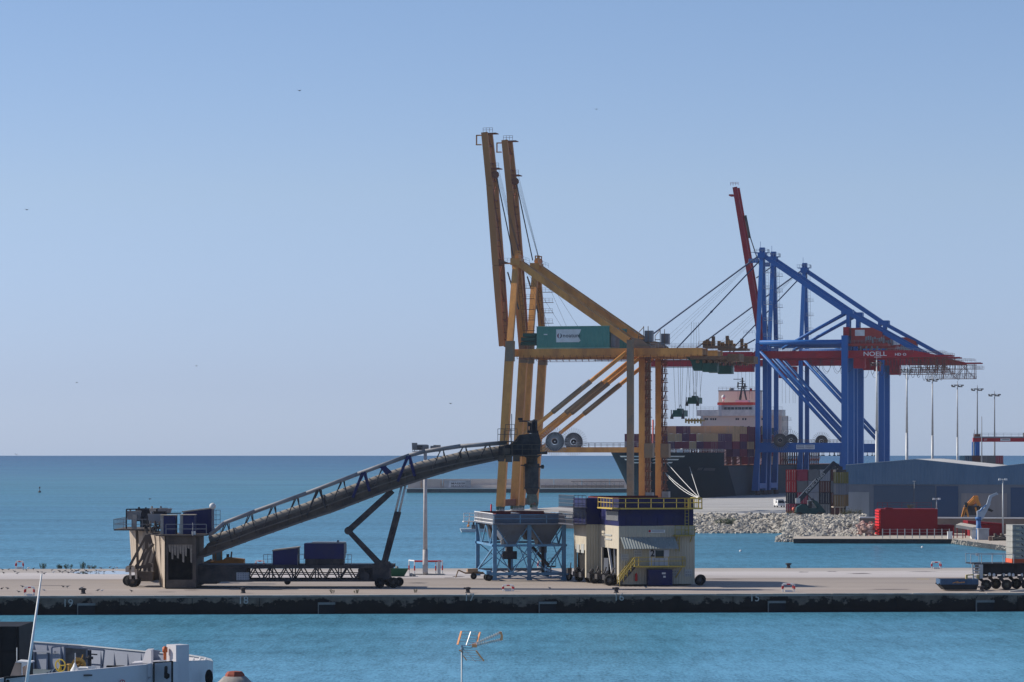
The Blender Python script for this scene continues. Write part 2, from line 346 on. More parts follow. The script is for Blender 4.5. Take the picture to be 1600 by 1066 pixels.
# normals point outward whichever way: single sheet
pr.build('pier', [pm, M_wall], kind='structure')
cap = MB()                                   # pale concrete coping, broken by joints
x = XL
while x < XR:
    L_ = random.uniform(5, 9); a, b = x + .03, min(x + L_, XR)
    cap.hexa([(a, pf(a) - .10, PZ - .03), (b, pf(b) - .10, PZ - .04), (b, pf(b) + .45, PZ - .10), (a, pf(a) + .45, PZ - .10),
              (a, pf(a) - .08, PZ + .045), (b, pf(b) - .08, PZ + .035), (b, pf(b) + .45, PZ + .04), (a, pf(a) + .45, PZ + .045)])
    x += L_ + .06
cap.build('quay_coping', mat('coping_concrete', (.50, .47, .43), .85, var=.15, scale=.7, dirt=(.2, .18, .16), dirt_amt=.7, dscale=.4), kind='structure')
# painted berth numbers, recessed fenders and wall joints
M_num = mat('faded_number_paint', (.46, .44, .42), .8, var=.25, scale=3)
for s_, px, py in (('19', 106, 943), ('18', 380, 938.5), ('17', 733, 934), ('16', 967, 933.5), ('15', 1179, 934.5)):
    X = Xat(px, 348); Y = pf(X) - .16
    X = (px - 800) * Y / FPX
    o = text('berth_number', s_, 1.1, Matrix.Translation((X, Y, Zat(py, Y))) @ Matrix.Rotation(math.atan(.078), 4, 'Z') @ Matrix.Rotation(R(90), 4, 'X'), M_num, ext=.02)
    prop(o, 'faded number %s painted on the pier face' % {'19': 'nineteen beside the leftmost fender,', '18': 'eighteen below the conveyor chassis,', '17': 'seventeen below the light blue hopper trailer,', '16': 'sixteen below the beige hopper house,', '15': 'fifteen beside the fender right of the house,'}[s_], 'number', 'berth numbers on the quay wall')
M_fend = mat('black_fender', (.012, .012, .016), .7, var=.3)
M_fw = mat('pale_fender_edge', (.20, .19, .185), .7, var=.2, scale=3)
FD = [(121, 148, 'below the bollard at the left end of the pier'), (497, 523, 'under the long conveyor'), (842, 869, 'left of berth number 16'), (1200, 1227, 'right of berth number 15'), (1525, 1553, 'in front of the many-wheeled trailer')]
def fender(px0, px1, where):
    D = pf(Xat(px0, 348)) - .13; r = thing('fender', 'black fender with pale rim ' + where, 'fender', (Xat(px0, D), D, .9), math.atan(.078), 'fenders on the quay wall')
    wd = (px1 - px0) * D / FPX
    b = MB(); b.box(.1, wd, -.12, .1, -1.0, .02); b.build('pad', M_fend, r)
    b = MB(); b.box(-.02, wd + .05, -.2, .1, .024, .26); b.box(-.02, .075, -.17, .1, -.95, .02); b.build('rim', M_fw, r)
for a in FD: fender(*a)
jm = MB()
for px in (186, 300, 405, 615, 685, 800, 905, 1060, 1145, 1300, 1400, 1590, 60): 
    D = pf(Xat(px, 348)) - .15; X = Xat(px, D); jm.box(X, X + .05, D - .01, D + .1, -.4, 1.6)
jm.build('wall_joints', mat('joint_dark', (.012, .012, .014), .9), kind='structure')  # dark strips along the joints of the wall
ob = MB(); random.seed(31)
for px, py, w_, h_ in ((1345, 896.3, 22, .9), (1255, 894, 9, .7), (1300, 893, 8, .6), (990, 921, 16, .8), (420, 921, 30, .5), (650, 911, 20, .8), (715, 901, 12, .8), (700, 903, 9, .6), (300, 922, 14, .5), (1390, 921, 40, .6), (1130, 905, 25, .7), (80, 915, 30, .5), (260, 925, 20, .4), (1440, 893, 26, .5)):
    c = G(px, py, PZ + .004); k = c.y / FPX; n_ = 14; pts_ = []
    for i in range(n_): t = 2 * math.pi * i / n_; j = random.uniform(.6, 1.2); pts_.append((c.x + math.cos(t) * w_ * k * j, c.y + math.sin(t) * h_ * 1.7 * j, PZ + .004))
    ob.add(pts_, [tuple(range(n_))])
ob.build('oil_stains', mat('oil_stain', (.12, .10, .095), .7, var=.4, scale=.8), kind='structure')
MB().add([G(125, 897, PZ + .004), G(200, 897.5, PZ + .004), G(205, 893.5, PZ + .004), G(180, 892, PZ + .004), G(120, 893, PZ + .004), G(110, 895, PZ + .004)], [(0, 1, 2, 3, 4, 5)]).build('puddle', mat('puddle_water', (.25, .27, .30), .04, metal=.9, var=.02), kind='structure')
ln = MB()
for a, b, y in ((1432, 1452, 905),):
    p, q = G(a, y, PZ), G(b, y, PZ); ln.add([(p.x, p.y - .3, PZ + .004), (q.x, q.y - .3, PZ + .004), (q.x, q.y + .5, PZ + .004), (p.x, p.y + .5, PZ + .004)], [(0, 1, 2, 3)])
ln.build('painted_marking', M_yell, kind='structure')
# --- terminal ground behind (level 3 m)
TZ = 2.3; TH = R(-13.5)
tm = ground_mat('terminal_concrete', [(700, (.44, .43, .41)), (800, (.46, .45, .43)), (900, (.42, .41, .40)), (1400, (.38, .37, .36))], (-.24, 1, 0), stain=(.22, .21, .2), samt=.6, sst=(.012, .06, 1))
poly = [(-6.5, 824), (6.5, 817), (9, 747), (32, 734), (50, 734), (64, 729), (74, 702), (76, 669), (330, 612), (330, 1900), (267.5, 1900), (80.5, 1170), (-6, 832)]
# left edge bends slightly: it follows the crane rails
tb = MB(); k = len(poly)
tb.add([(x, y, TZ) for x, y in poly], [tuple(range(k))]); tb.mi = 1
tb.add([(x, y, TZ) for x, y in poly] + [(x, y, -3) for x, y in poly], [(i, k + i, k + (i + 1) % k, (i + 1) % k) for i in range(k)])
M_wall2 = mat('old_quay_wall', (.16, .145, .13), .85, var=.25, scale=.3, dirt=(.04, .04, .045), dirt_amt=.8, dscale=.12)
tb.build('terminal_ground', [tm, M_wall2], kind='structure')
tl = MB()
for (a, b) in (((1100, 791), (1228, 783.5)), ((1100, 801), (1226, 789)), ((1130, 795), (1228, 787))):
    p, q = G(*a, TZ), G(*b, TZ); p.z = q.z = TZ + .004; tl.add([p, p + V((0, .9, 0)), q + V((0, .9, 0)), q], [(3, 2, 1, 0)])
tl.build('tyre_tracks', mat('tyre_black', (.16, .155, .15), .9, var=.3, scale=.3), kind='structure')
# --- breakwater with its walls far out
bw = MB()
bd = 1459.0
x0 = Xat(636, bd); x1 = Xat(1260, bd)
bw.hexa([(x0 - 1, bd, -4), (x1, bd, -4), (x1, bd + 14, -4), (x0 - 1, bd + 14, -4), (x0, bd, 1.55), (x1, bd, 1.55), (x1, bd + 14, 1.55), (x0, bd + 14, 1.55)])
bw.build('breakwater', mat('breakwater_base', (.10, .11, .115), .85, var=.25, scale=.1, dirt=(.05, .055, .06), dscale=.08), kind='structure')
b2 = MB(); b2.box(x0 - .5, x1, bd - .3, bd + 14, 1.554, 1.9); b2.build('breakwater_road', mat('road_concrete', (.55, .53, .5), .8, var=.08), kind='structure')
wl = MB(); wx = x0 + 3
while wx < x1 - 10:
    wl.box(wx, wx + 11.8, bd + 9, bd + 11, 1.9, Zat(748.5, bd + 9)); wx += 12
wl.box(Xat(668, bd), x1 - 6, bd + 6.5, bd + 9, 1.9, 3.3)
prop(wl.build('sea_wall', mat('sea_wall_concrete', (.64, .56, .50), .85, var=.1, scale=.2, dirt=(.5, .43, .39), dscale=.07)), 'long tan concrete wall standing on the distant breakwater', 'wall')
# ---------------------------------------------------------------- yellow quay cranes
def reel(mb_d, mb_s, c, ax, r_disk, r_out, n=36, r=.03):
    c = V(c); d = V(ax).normalized(); a = d.orthogonal().normalized(); b = d.cross(a)
    mb_d.ring(c, ax, r_disk * .38, r_disk, .35, 28)
    for i in range(n):
        t = 2 * math.pi * i / n; u = a * math.cos(t) + b * math.sin(t)
        mb_s.tube(c + u * r_disk * .42 - d * .25, c + u * r_out - d * .28, r, 4)
    mb_s.ring(c - d * .25, ax, r_disk * .34, r_disk * .40, .2, 18); mb_d.ring(c, ax, .12, r_disk * .3, .3, 14)
W1 = 14.7
LOCY = P(784.5, 795, 830.3); LOCY.z = TZ
FY = Fr(LOCY, TH)
def yellow_crane():
    F = FY
    r = thing('quay_crane', 'x', 'crane', LOCY, TH, 'orange quay cranes')
    m = W1 / 2
    L = F.pl
    zt = L(797, 545).z; zb = L(797, 557).z; zg = (zt + zb) / 2
    xl = L(797, 545).x; xr = L(985, 545).x; xl0 = L(782, 795).x
    # legs
    for ly in (0, W1):
        b = MB(); b.mi = 0
        b.beam((xl0, ly, 1.2), (xl, ly, zt + .8), 2.0, 1.5, up=(0, 1, 0)); 
        b.mi = 1; b.beam((xl - .03, ly, zb - 1.2), (xl + .02, ly, zt + 1.9), 2.05, 1.6, up=(0, 1, 0))
        b.build('leg', [M_yel, M_yel_grey], r)
        b = MB(); b.mi = 1 if ly == 0 else 0
        b.box(xr - .75, xr + .75, ly - .8, ly + .8, 1.2, zt + (1.9 if ly == 0 else 1)); b.build('leg', [M_yel, M_yel_grey], r)
    for x in (xl0, xr):
        b = MB(); b.box(x - .6, x + .6, .82, W1 - .82, 1.3, 2.9); b.build('sill_beam', M_yel if x > 5 else M_rust, r)
        for ly in (0, W1):
            b = MB(); wl_ = []
            for k in (-2.4, -.8, .8, 2.4):
                b.box(x - .35, x + .35, ly + k - .6, ly + k + .6, .45, 1.25); wl_.append(ly + k)
            bo = b.build('bogie', M_dgreen, r)
            for yk in wl_: MB().tube((x - .4, yk, .38), (x + .4, yk, .38), .36, 10).build('wheel', M_lgrey, bo)
    # portal beams, girders
    zp0, zp1 = L(900, 707).z, L(900, 699).z
    xq = xl0 + (xl - xl0) * (zp0 - 1.2) / (zt - .4)
    for ly in (0, W1):
        b = MB(); b.box(xq + .78, xr - .76, ly - .5, ly + .5, zp0, zp1); o = b.build('portal_beam', M_yel, r)
        b = MB(); b.rail([(xq + 4, ly + .45, zp1), (xr - 1, ly + .45, zp1)], r=.035); b.build('railing', M_lgrey, o)
    xe = L(1093, 550).x
    for ly in (m - 3.3, m + 3.3):
        b = MB(); b.box(xl + .2, xe, ly - .55, ly + .55, zb, zt); o = b.build('girder', M_yel, r)
        b = MB(); yy = ly + (-.9 if ly < m else .9)
        b.box(xl + 1, xe - 1, min(yy, yy + (.5 if ly > m else .3)) - .05, yy + .3, zb - .55, zb - .47)
        for i in range(28):
            x = xl + 1 + (xe - xl - 2) * i / 27; b.box(x - .05, x + .05, yy - .05, yy + .05, zb - .5, zb + .3)
        b.build('walkway', M_rust, o)
        b = MB(); b.rail([(xr + 4, ly, zt), (xe - .5, ly, zt)], r=.035, step=2); b.build('railing', M_lgrey, o)
    for x in (xl + .5, xr, xe - .6):
        b = MB(); b.box(x - .5, x + .5, .82 if x < xr + 1 else m - 2.7, (W1 - .82) if x < xr + 1 else m + 2.7, zb + .25, zt - .25); b.build('cross_beam', M_yel, r)
    # diagonal braces
    for ly in (0, W1):
        a = V((xr - 1.0, ly, zb + .8)); q = L(795, 687); c = V((xq + 1.0, ly, zp1 - .3))
        b = MB(); b.mi = 0; b.tube(a, c, .50, 12); b.mi = 1
        b.tube(a.lerp(c, .30), a.lerp(c, .62), .66, 12)
        b.build('brace', [M_yel, M_yel_grey], r)
    # A frame
    ap = L(808, 409, m)
    for ly in (0, W1):
        b = MB(); b.beam((xl, ly, zt + 1.7), (ap.x, m + (ly - m) * .12, ap.z - .3), 1.5, 1.25, up=(0, 1, 0)); b.build('mast', M_yel, r)
    b = MB(); b.box(ap.x - 1.1, ap.x + 1.2, m - 2.6, m + 2.6, ap.z - .9, ap.z + .7); b.box(ap.x - 4.2, ap.x - 1.1, m - 1.4, m + 1.4, ap.z - .5, ap.z - .3)
    for k in (-1.2, 1.2):
        b.beam((ap.x, m + k, ap.z + .7), (ap.x, m + k, ap.z + 2.6), .25); b.beam((ap.x + 1, m + k, ap.z + .7), (ap.x + 1, m + k, ap.z + 2.6), .25)
        b.beam((ap.x, m + k, ap.z + 2.5), (ap.x + 1, m + k, ap.z + 2.5), .25); b.tube((ap.x + .5, m + k - .2, ap.z + 1.2), (ap.x + .5, m + k + .2, ap.z + 1.2), .8, 12)
    o = b.build('mast_head', M_yel, r)
    b = MB(); b.rail([(ap.x - 4.2, m - 1.4, ap.z - .3), (ap.x - 1.1, m - 1.4, ap.z - .3)], step=1, r=.04); b.rail([(ap.x + 1, m - 2.2, ap.z + .4), (ap.x + 3.6, m - 2.2, ap.z - .6)], step=1, r=.04); b.build('railing', M_lgrey, o)
    q = L(986, 533, m)
    for k in (-1.4, 1.4):
        b = MB(); b.beam((ap.x + .4, m + k, ap.z - .2), (q.x, m + k * 2, q.z), 1.35, 1.6); b.build('backstay', M_yel, r)
    b = MB(); b.box(xr - 1.0, xr + 4.2, m - 3.4, m + 3.4, zt, zt + .55); b.prism([(xr - 1, zt + .55), (xr + 4, zt + .55), (xr + 1.6, zt + 2.3), (xr - .6, zt + 2.6)], 'y', m - 3.2, m - 2.4)
    b.prism([(xr - 1, zt + .55), (xr + 4, zt + .55), (xr + 1.6, zt + 2.3), (xr - .6, zt + 2.6)], 'y', m + 2.4, m + 3.2); b.build('stay_bracket', M_yel_grey, r)
    # raised boom of two box girders
    pts = [(L(784.5, 541, m - 2.6)), (L(775, 415, m - 2.6)), (L(765.5, 290, m - 2.6)), (L(757, 207, m - 2.6))]
    ws = (1.35, 1.65, 1.6, 1.45)
    bm = MB()
    for ly in (m - 2.6, m + 2.6):
        for i in range(3):
            a, c = pts[i], pts[i + 1]
            bm.beam((a.x, ly, a.z), (c.x, ly, c.z - (.08 if i < 2 else 0)), 1.15, ws[i], 1.15, ws[i + 1], up=(1, 0, .07))
    o = bm.build('boom', M_boom, r)
    b = MB()
    for i in range(3):
        a, c = pts[i], pts[i + 1]
        n = (4, 4, 3)[i]
        for j in range(n):
            p = a.lerp(c, (j + .3) / n); p2 = a.lerp(c, (j + 1.3) / n) if j < n - 1 else c
            b.beam((p.x + .3, m - 2, p.z), (p.x + .3, m + 2, p.z), .35)
            b.beam((p.x + .3, m - 2 if j % 2 else m + 2, p.z), (p2.x + .3, m + 2 if j % 2 else m - 2, p2.z), .22)
    a, c = pts[0], pts[3]
    b.beam((a.x + 1.5, m - 2.9, a.z + 3), (pts[1].x + 2.0, m - 2.9, pts[1].z), .22); b.beam((pts[1].x + 2.0, m - 2.9, pts[1].z), (c.x + 1.6, m - 2.9, c.z - 10), .22)
    for i in range(12):
        p = pts[0].lerp(pts[1], i / 12) if i < 6 else pts[1].lerp(pts[3], (i - 6) / 7)
        b.beam((p.x + .6, m - 2.9, p.z), (p.x + 1.9, m - 2.9, p.z), .14)
    b.build('boom_lattice', M_rust, o)
    b = MB(); t_ = pts[3]
    b.box(t_.x - 2.1, t_.x - .8, m - 3.1, m - 2.1, t_.z - 3.1, t_.z - 2.9); b.beam((t_.x - 2, m - 2.6, t_.z - 3), (t_.x - 2, m - 2.6, t_.z - .6), .28); b.beam((t_.x - 2, m - 2.6, t_.z - .7), (t_.x - .6, m - 2.6, t_.z - .7), .28)
    b.build('boom_bumper', M_yel, o)
    b = MB(); b.rail([(t_.x - .5, m - 2, t_.z + .05), (t_.x + 1.9, m - 2, t_.z + .05)], step=.8, r=.05); b.box(t_.x - .7, t_.x + 2.6, m - 1.5, m + 1.5, t_.z - .2, t_.z)
    h = pts[1].lerp(pts[3], .73); b.box(h.x + .6, h.x + 2.9, m - 3, m + 1, h.z - .1, h.z + .1); b.tube((h.x + 1.9, m - 3, h.z - 1.6), (h.x + 1.9, m - 2.2, h.z - 1.6), .95, 12)
    b.rail([(h.x + .8, m - 3, h.z + .1), (h.x + 2.9, m - 3, h.z + .1)], step=.8, r=.05)
    h2 = pts[0].lerp(pts[1], .97); b.prism([(h2.x + .6, h2.z + 2.2), (h2.x + 3.2, h2.z + 1.2), (h2.x + .6, h2.z + .6)], 'y', m - 3, m - 2.2)
    b.build('sheave_platform', M_rust, o)
    b = MB(); hz_ = h.z - 2
    b.tube((h.x + 2.2, m - 2.4, hz_), (h2.x + 4.0, m - 1.4, h2.z + 3.0), .16, 6); b.tube((h2.x + 2.6, m - 1.4, h2.z - 1), (h2.x + 5.4, m - 1.4, pts[0].z + 9), .2, 6)
    b.build('forestay', M_dark, r)
    b = MB()
    for k in (-.9, -.3, .3, .9):
        b.tube((h.x + 2.0, m + k, h.z - 1 + k), (ap.x + .6, m + k * .5, ap.z + 1.9), .035, 4)
    b.tube((ap.x + 1, m - .8, ap.z), L(877, 510, m - .8), .035, 4); b.tube((ap.x + .8, m + .8, ap.z), L(858, 510, m + .8), .035, 4)
    b.build('hoist_rope', M_cable, r)
    # hinge platform, inner ladders by the mast
    b = MB(); b.ladder((xl + 2.6, m, zt), (ap.x + .4, m, ap.z - 4), .8, .05, (1, 0, 0), 1.0); b.tube((xl + 3.4, m, zt), (ap.x + 1.2, m, ap.z - 6), .05, 4)
    for i in range(6):
        z_ = zt + 2 + i * (ap.z - zt - 6) / 6; b.box(xl + 1.6, xl + 4.3, m - .8, m + .8, z_, z_ + .08); b.rail([(xl + 1.6, m - .8, z_), (xl + 4.3, m - .8, z_)], step=.9, r=.035)
    b.build('mast_ladder', M_rust, r)
    # machinery house
    h0, h1 = L(839, 540, m - 3), L(949, 510, m - 3)
    b = MB(); b.box(h0.x, h1.x + .6, m - 3.4, m + 3.4, zt + .32, h1.z); o = b.build('machinery_house', M_green, r)
    b = MB(); b.box(h0.x - .1, h1.x + .7, m - 3.5, m + 3.5, h1.z, h1.z + .12); b.box(h0.x - .1, h1.x + .7, m - 3.6, m + 3.6, zt + .05, zt + .3); b.build('roof_edge', mat('pale_green_trim', (.25, .42, .33), .6), o)
    b = MB(); b.box(h0.x + 1.8, h0.x + 2.7, m - 3.46, m - 3.405, h1.z - 2, h1.z - 1.75); b.build('window', M_white, o)
    b = MB(); b.box(h1.x + .7, h1.x + 1.9, m - 2.4, m + 2.4, zt + .3, h1.z - .3); b.build('end_panel', M_grey, o)
    s0, s1 = L(869, 535, m - 3.45), L(908, 514.5, m - 3.45)
    b = MB(); q3 = s1.x
    b.prism([(s0.x, s0.z), (q3 - .6, s0.z), (q3 - .15, s0.z + .35), (q3 - .55, s0.z + 1.1), (q3 - .75, s0.z + 1.55), (q3 - .3, s0.z + 2.3), (q3, s1.z), (s0.x, s1.z)], 'y', m - 3.47, m - 3.41); sg = b.build('sign', M_white, o)
    sg['label'] = 'torn white sign with a ring logo and dark lettering'
    text('lettering', 'noatum', 1.36, face_cam((s0.x + q3) / 2 + .72, m - 3.5, (s0.z + s1.z) / 2 + .02), mat('charcoal_lettering', (.06, .06, .08), .6), sg, .01, 1.0, 1.05, .012)
    b = MB(); cx, cz, R0 = s0.x + .85, (s0.z + s1.z) / 2, .56
    def arc(a0, a1, n, w0, w1):
        outr, inn = [], []
        for i in range(n + 1):
            t = R(a0 + (a1 - a0) * i / n); k = math.sin(math.pi * i / n); w_ = w0 + (w1 - w0) * k
            outr.append((cx + R0 * 1.05 * math.cos(t), cz + R0 * 1.05 * math.sin(t))); inn.append((cx + (R0 * 1.05 - w_) * math.cos(t), cz + (R0 * 1.05 - w_) * math.sin(t)))
        for i in range(n): b.prism([outr[i], outr[i + 1], inn[i + 1], inn[i]], 'y', m - 3.50, m - 3.475)
    b.mi = 0; arc(100, 260, 10, .05, .38); b.mi = 1; arc(-95, 75, 10, .05, .32)
    b.build('logo', [mat('logo_wine', (.16, .01, .04), .6), mat('logo_slate', (.05, .06, .09), .6)], sg)
    # lesser green house on the water side
    g0, g1 = L(814, 541, m - 3), L(837, 520, m - 3)
    b = MB()
    for k in range(3): z0_ = g0.z + .25 + k * (g1.z - g0.z - .2) / 3; b.box(g0.x + (.5 if k == 2 else 0), g1.x, m - 3, m + 2, z0_, z0_ + (g1.z - g0.z) / 3 - .22)
    b.build('electrical_cabinet', M_dgreen, r)
    # lifting frames and grey boxes at the rear end of the bracket
    b = MB(); c0 = L(1013, 524, m + 2)
    b.box(c0.x - .75, c0.x + 1.15, m + 1, m + 3, c0.z - 1.6, c0.z + 1.1); b.build('control_box', M_grey, r)
    b = MB(); zz = zt + .5
    for dx in (-2.2, -.9, .2): b.tube((c0.x + dx, m + .8, zz), (c0.x + dx, m + .8, zz + (3.4 if dx < -2 else 5)), .1, 5)
    b.tube((c0.x - 2.2, m + .8, zz + 3.4), (c0.x - .9, m + .8, zz + 4.8), .1, 5); b.tube((c0.x - 2.2, m + .8, zz + 2.4), (c0.x - .9, m + .8, zz + 2.4), .1, 5)
    b.build('lifting_frame', M_yel_grey, r)
    # lift and stairs beside the far right leg
    b = MB(); x0 = xr + .95
    b.beam((x0 + .9, W1, 4), (x0 + .9, W1, zt), .12); b.beam((x0 + .9, W1 - 1.2, 4), (x0 + .9, W1 - 1.2, zt), .12); b.box(x0, x0 + .28, W1 - 1, W1 - .5, 3, zt + .5)
    nz_ = 16
    for i in range(nz_):
        z0_ = 3 + i * (zt - 4) / nz_; z1_ = 3 + (i + 1) * (zt - 4) / nz_
        b.box(x0 - .1, x0 + 1.4, W1 - 1.3, W1 + .5, z0_ - .08, z0_ + .08)
        b.beam((x0 + .3, W1 - 1.2 if i % 2 else W1 + .4, z0_), (x0 + .9, W1 + .4 if i % 2 else W1 - 1.2, z1_), .22, .12)
        b.rail([(x0, W1 - 1.3, z0_), (x0 + 1.4, W1 - 1.3, z0_)], step=.7, r=.07)
    b.build('stair_tower', M_rust, r)
    b = MB(); b.box(x0 - .2, x0 + 1.9, W1 - 1.6, W1 + 1, zp0 - 1.3, zp0 + 2.2); b.build('lift_cabin', M_yel_grey, r)
    b = MB(); b.box(x0 + .1, x0 + 1.8, W1 - 1.4, W1 + 1, .2, 4.6); b.build('lift_base_box', M_grey, r)
    # cable reel on the portal beam
    b, b2 = MB(), MB(); c1 = L(867, 690, -.9)
    reel(b, b2, c1, (0, 1, 0), 2.3, 3.5, 34, .06)
    o = b.build('cable_reel', mat('reel_dark', (.03, .03, .04), .8), r); b2.build('spokes', M_lgrey, o)
    # trolley with green cab at the back of the girder
    t0 = L(1080, 572, m - 2)
    b = MB(); b.box(t0.x, t0.x + 9, m - 3.4, m + 3.4, zb - .9, zb - .1); b.box(t0.x + 3, t0.x + 10, m - 3, m + 3, zt, zt + .5)
    for k in range(6): b.tube((t0.x + 1.5 + k * 1.6, m - 2, zb - 1.4), (t0.x + 1.5 + k * 1.6, m + 2, zb - 1.4), .42, 10)
    for k, hh in ((3.6, 1.6), (5.0, 2.3), (6.4, 1.2), (8.4, 2.4), (9.4, 1.3)): b.box(t0.x + k, t0.x + k + .7, m - 2, m - 1, zt + .5, zt + .5 + hh)
    b.tube((t0.x + 3.6, m - 2, zt + 1), (t0.x + 3.6, m + 2, zt + 1), .9, 12)
    b.box(t0.x + 9.05, t0.x + 12, m - 3.2, m + 3.2, zb - 1.4, zb + .4)
    o = b.build('trolley', mat('greasy_brown_steel', (.16, .10, .06), .7, var=.4, scale=1.5, dirt=(.3, .09, .04), dscale=.9), r)
    b = MB(); b.rail([(t0.x + 2, m - 3, zt + .5), (t0.x + 10.4, m - 3, zt + .5)], r=.045, step=1.1); b.build('railing', M_yel, o)
    b = MB()
    for k in range(12): b.tube((t0.x + 6 + k * .55, m - 3, zb - 1.5), (t0.x + 6.1 + k * .55, m - 3, zb - 2.5), .07, 5)
    b.build('cable_loops', M_cable, o)
    b = MB(); b.prism([(t0.x - 1.6, zb - .2), (t0.x + 2.6, zb - .2), (t0.x + 2.6, zb - 3.6), (t0.x + .4, zb - 3.6), (t0.x - .2, zb - 1.4)], 'y', m - 1.3, m + 1.3); b.box(t0.x + 2.7, t0.x + 6.2, m - 1.5, m + 1.5, zb - 3.9, zb - 1.8); b.build('operator_cab', M_dgreen, o)
    return r, t0, zb, m
yc1, T0, ZB, YM = yellow_crane()
yc1['label'] = 'nearer orange quay crane, its raised boom leftmost, white sign on its green house'
PITCH = 21.0
def eyv(rz): return V((-math.sin(rz), math.cos(rz), 0))
yc2 = dup(yc1, LOCY + eyv(TH) * PITCH, label='farther orange quay crane behind the nearer one, its raised boom second from left')
# spreader beams hanging from the yellow cranes
def spreader(name, label, F, tx, y, px, py, ztop, xs4):
    c = F.pl(px, py, y); wloc = F.loc + F.ex * c.x + F.ey * c.y + V((0, 0, c.z))
    r = thing(name, label, 'spreader', wloc, F.rz, 'spreaders hanging from the orange cranes')
    b = MB(); b.box(-1.1, 1.1, -4, 4, -.75, .75); b.box(-.5, .5, -2, 2, .75, 1.15); b.tube((-1, 0, .1), (1, 0, .1), .6, 10); b.box(-1.1, 1.1, -4.2, -3.6, -.9, -.1); b.build('frame', M_dgreen, r)
    for sx_ in (-1, 1):
        b = MB(); b.beam((sx_ * .9, -3.8, .3), (sx_ * 1.35, -3.8, -.9), .3); b.beam((sx_ * 1.5, -3.8, .8), (sx_ * 1.5, -3.8, -1.1), .2); b.box(sx_ * 1.35 - .35, sx_ * 1.35 + .35, -4.1, -3.5, -1.4, -.8); b.build('corner_flipper', M_dark, r)
    b = MB()
    for x_, xb in xs4: b.tube((x_, 0, ztop - c.z), (xb, 0, 1.2 if abs(xb) < .6 else .4), .045, 4)
    b.tube((-.5, 0, .8), (0, 0, 2.2), .06, 4); b.tube((.5, 0, .8), (0, 0, 2.2), .06, 4); b.build('hoist_cables', M_cable, r)
FY2 = Fr(LOCY + eyv(TH) * PITCH, TH)
spreader('spreader', 'green spreader hanging lower, left of the other one, under the orange crane girders', FY, 0, YM, 1063, 646, ZB - .9, ((-1.7, -1.2), (-.6, -.3), (.1, 0), (.7, .3), (1.9, 1.2)))
spreader('spreader', 'green spreader hanging higher, right of the other one, beside the ship funnel', FY2, 0, YM, 1086, 626, ZB - .9, ((-1.8, -1.2), (-.7, -.3), (.1, 0), (.8, .3), (2.0, 1.2)))

c = P(1086, 657, 905); r = thing('small_spreader', 'small ochre lifting frame hanging low beside the ship bridge wing', 'spreader', c, TH)
b = MB(); b.box(-2.2, 2.2, -2.5, 2.5, -.25, .2)
for k in range(6): b.box(-2.2 + k * .8, -1.8 + k * .8, -2.7, -2.3, -.7 - .2 * (k % 2), .5)
b.build('frame', mat('lifting_ochre', (.30, .20, .06), .7, var=.4, scale=2), r)
b = MB()
for k in (-1.6, -.5, .5, 1.6): b.tube((k, 0, .2), (k * .6, 0, 26), .04, 4)
b.build('hoist_cables', M_cable, r)
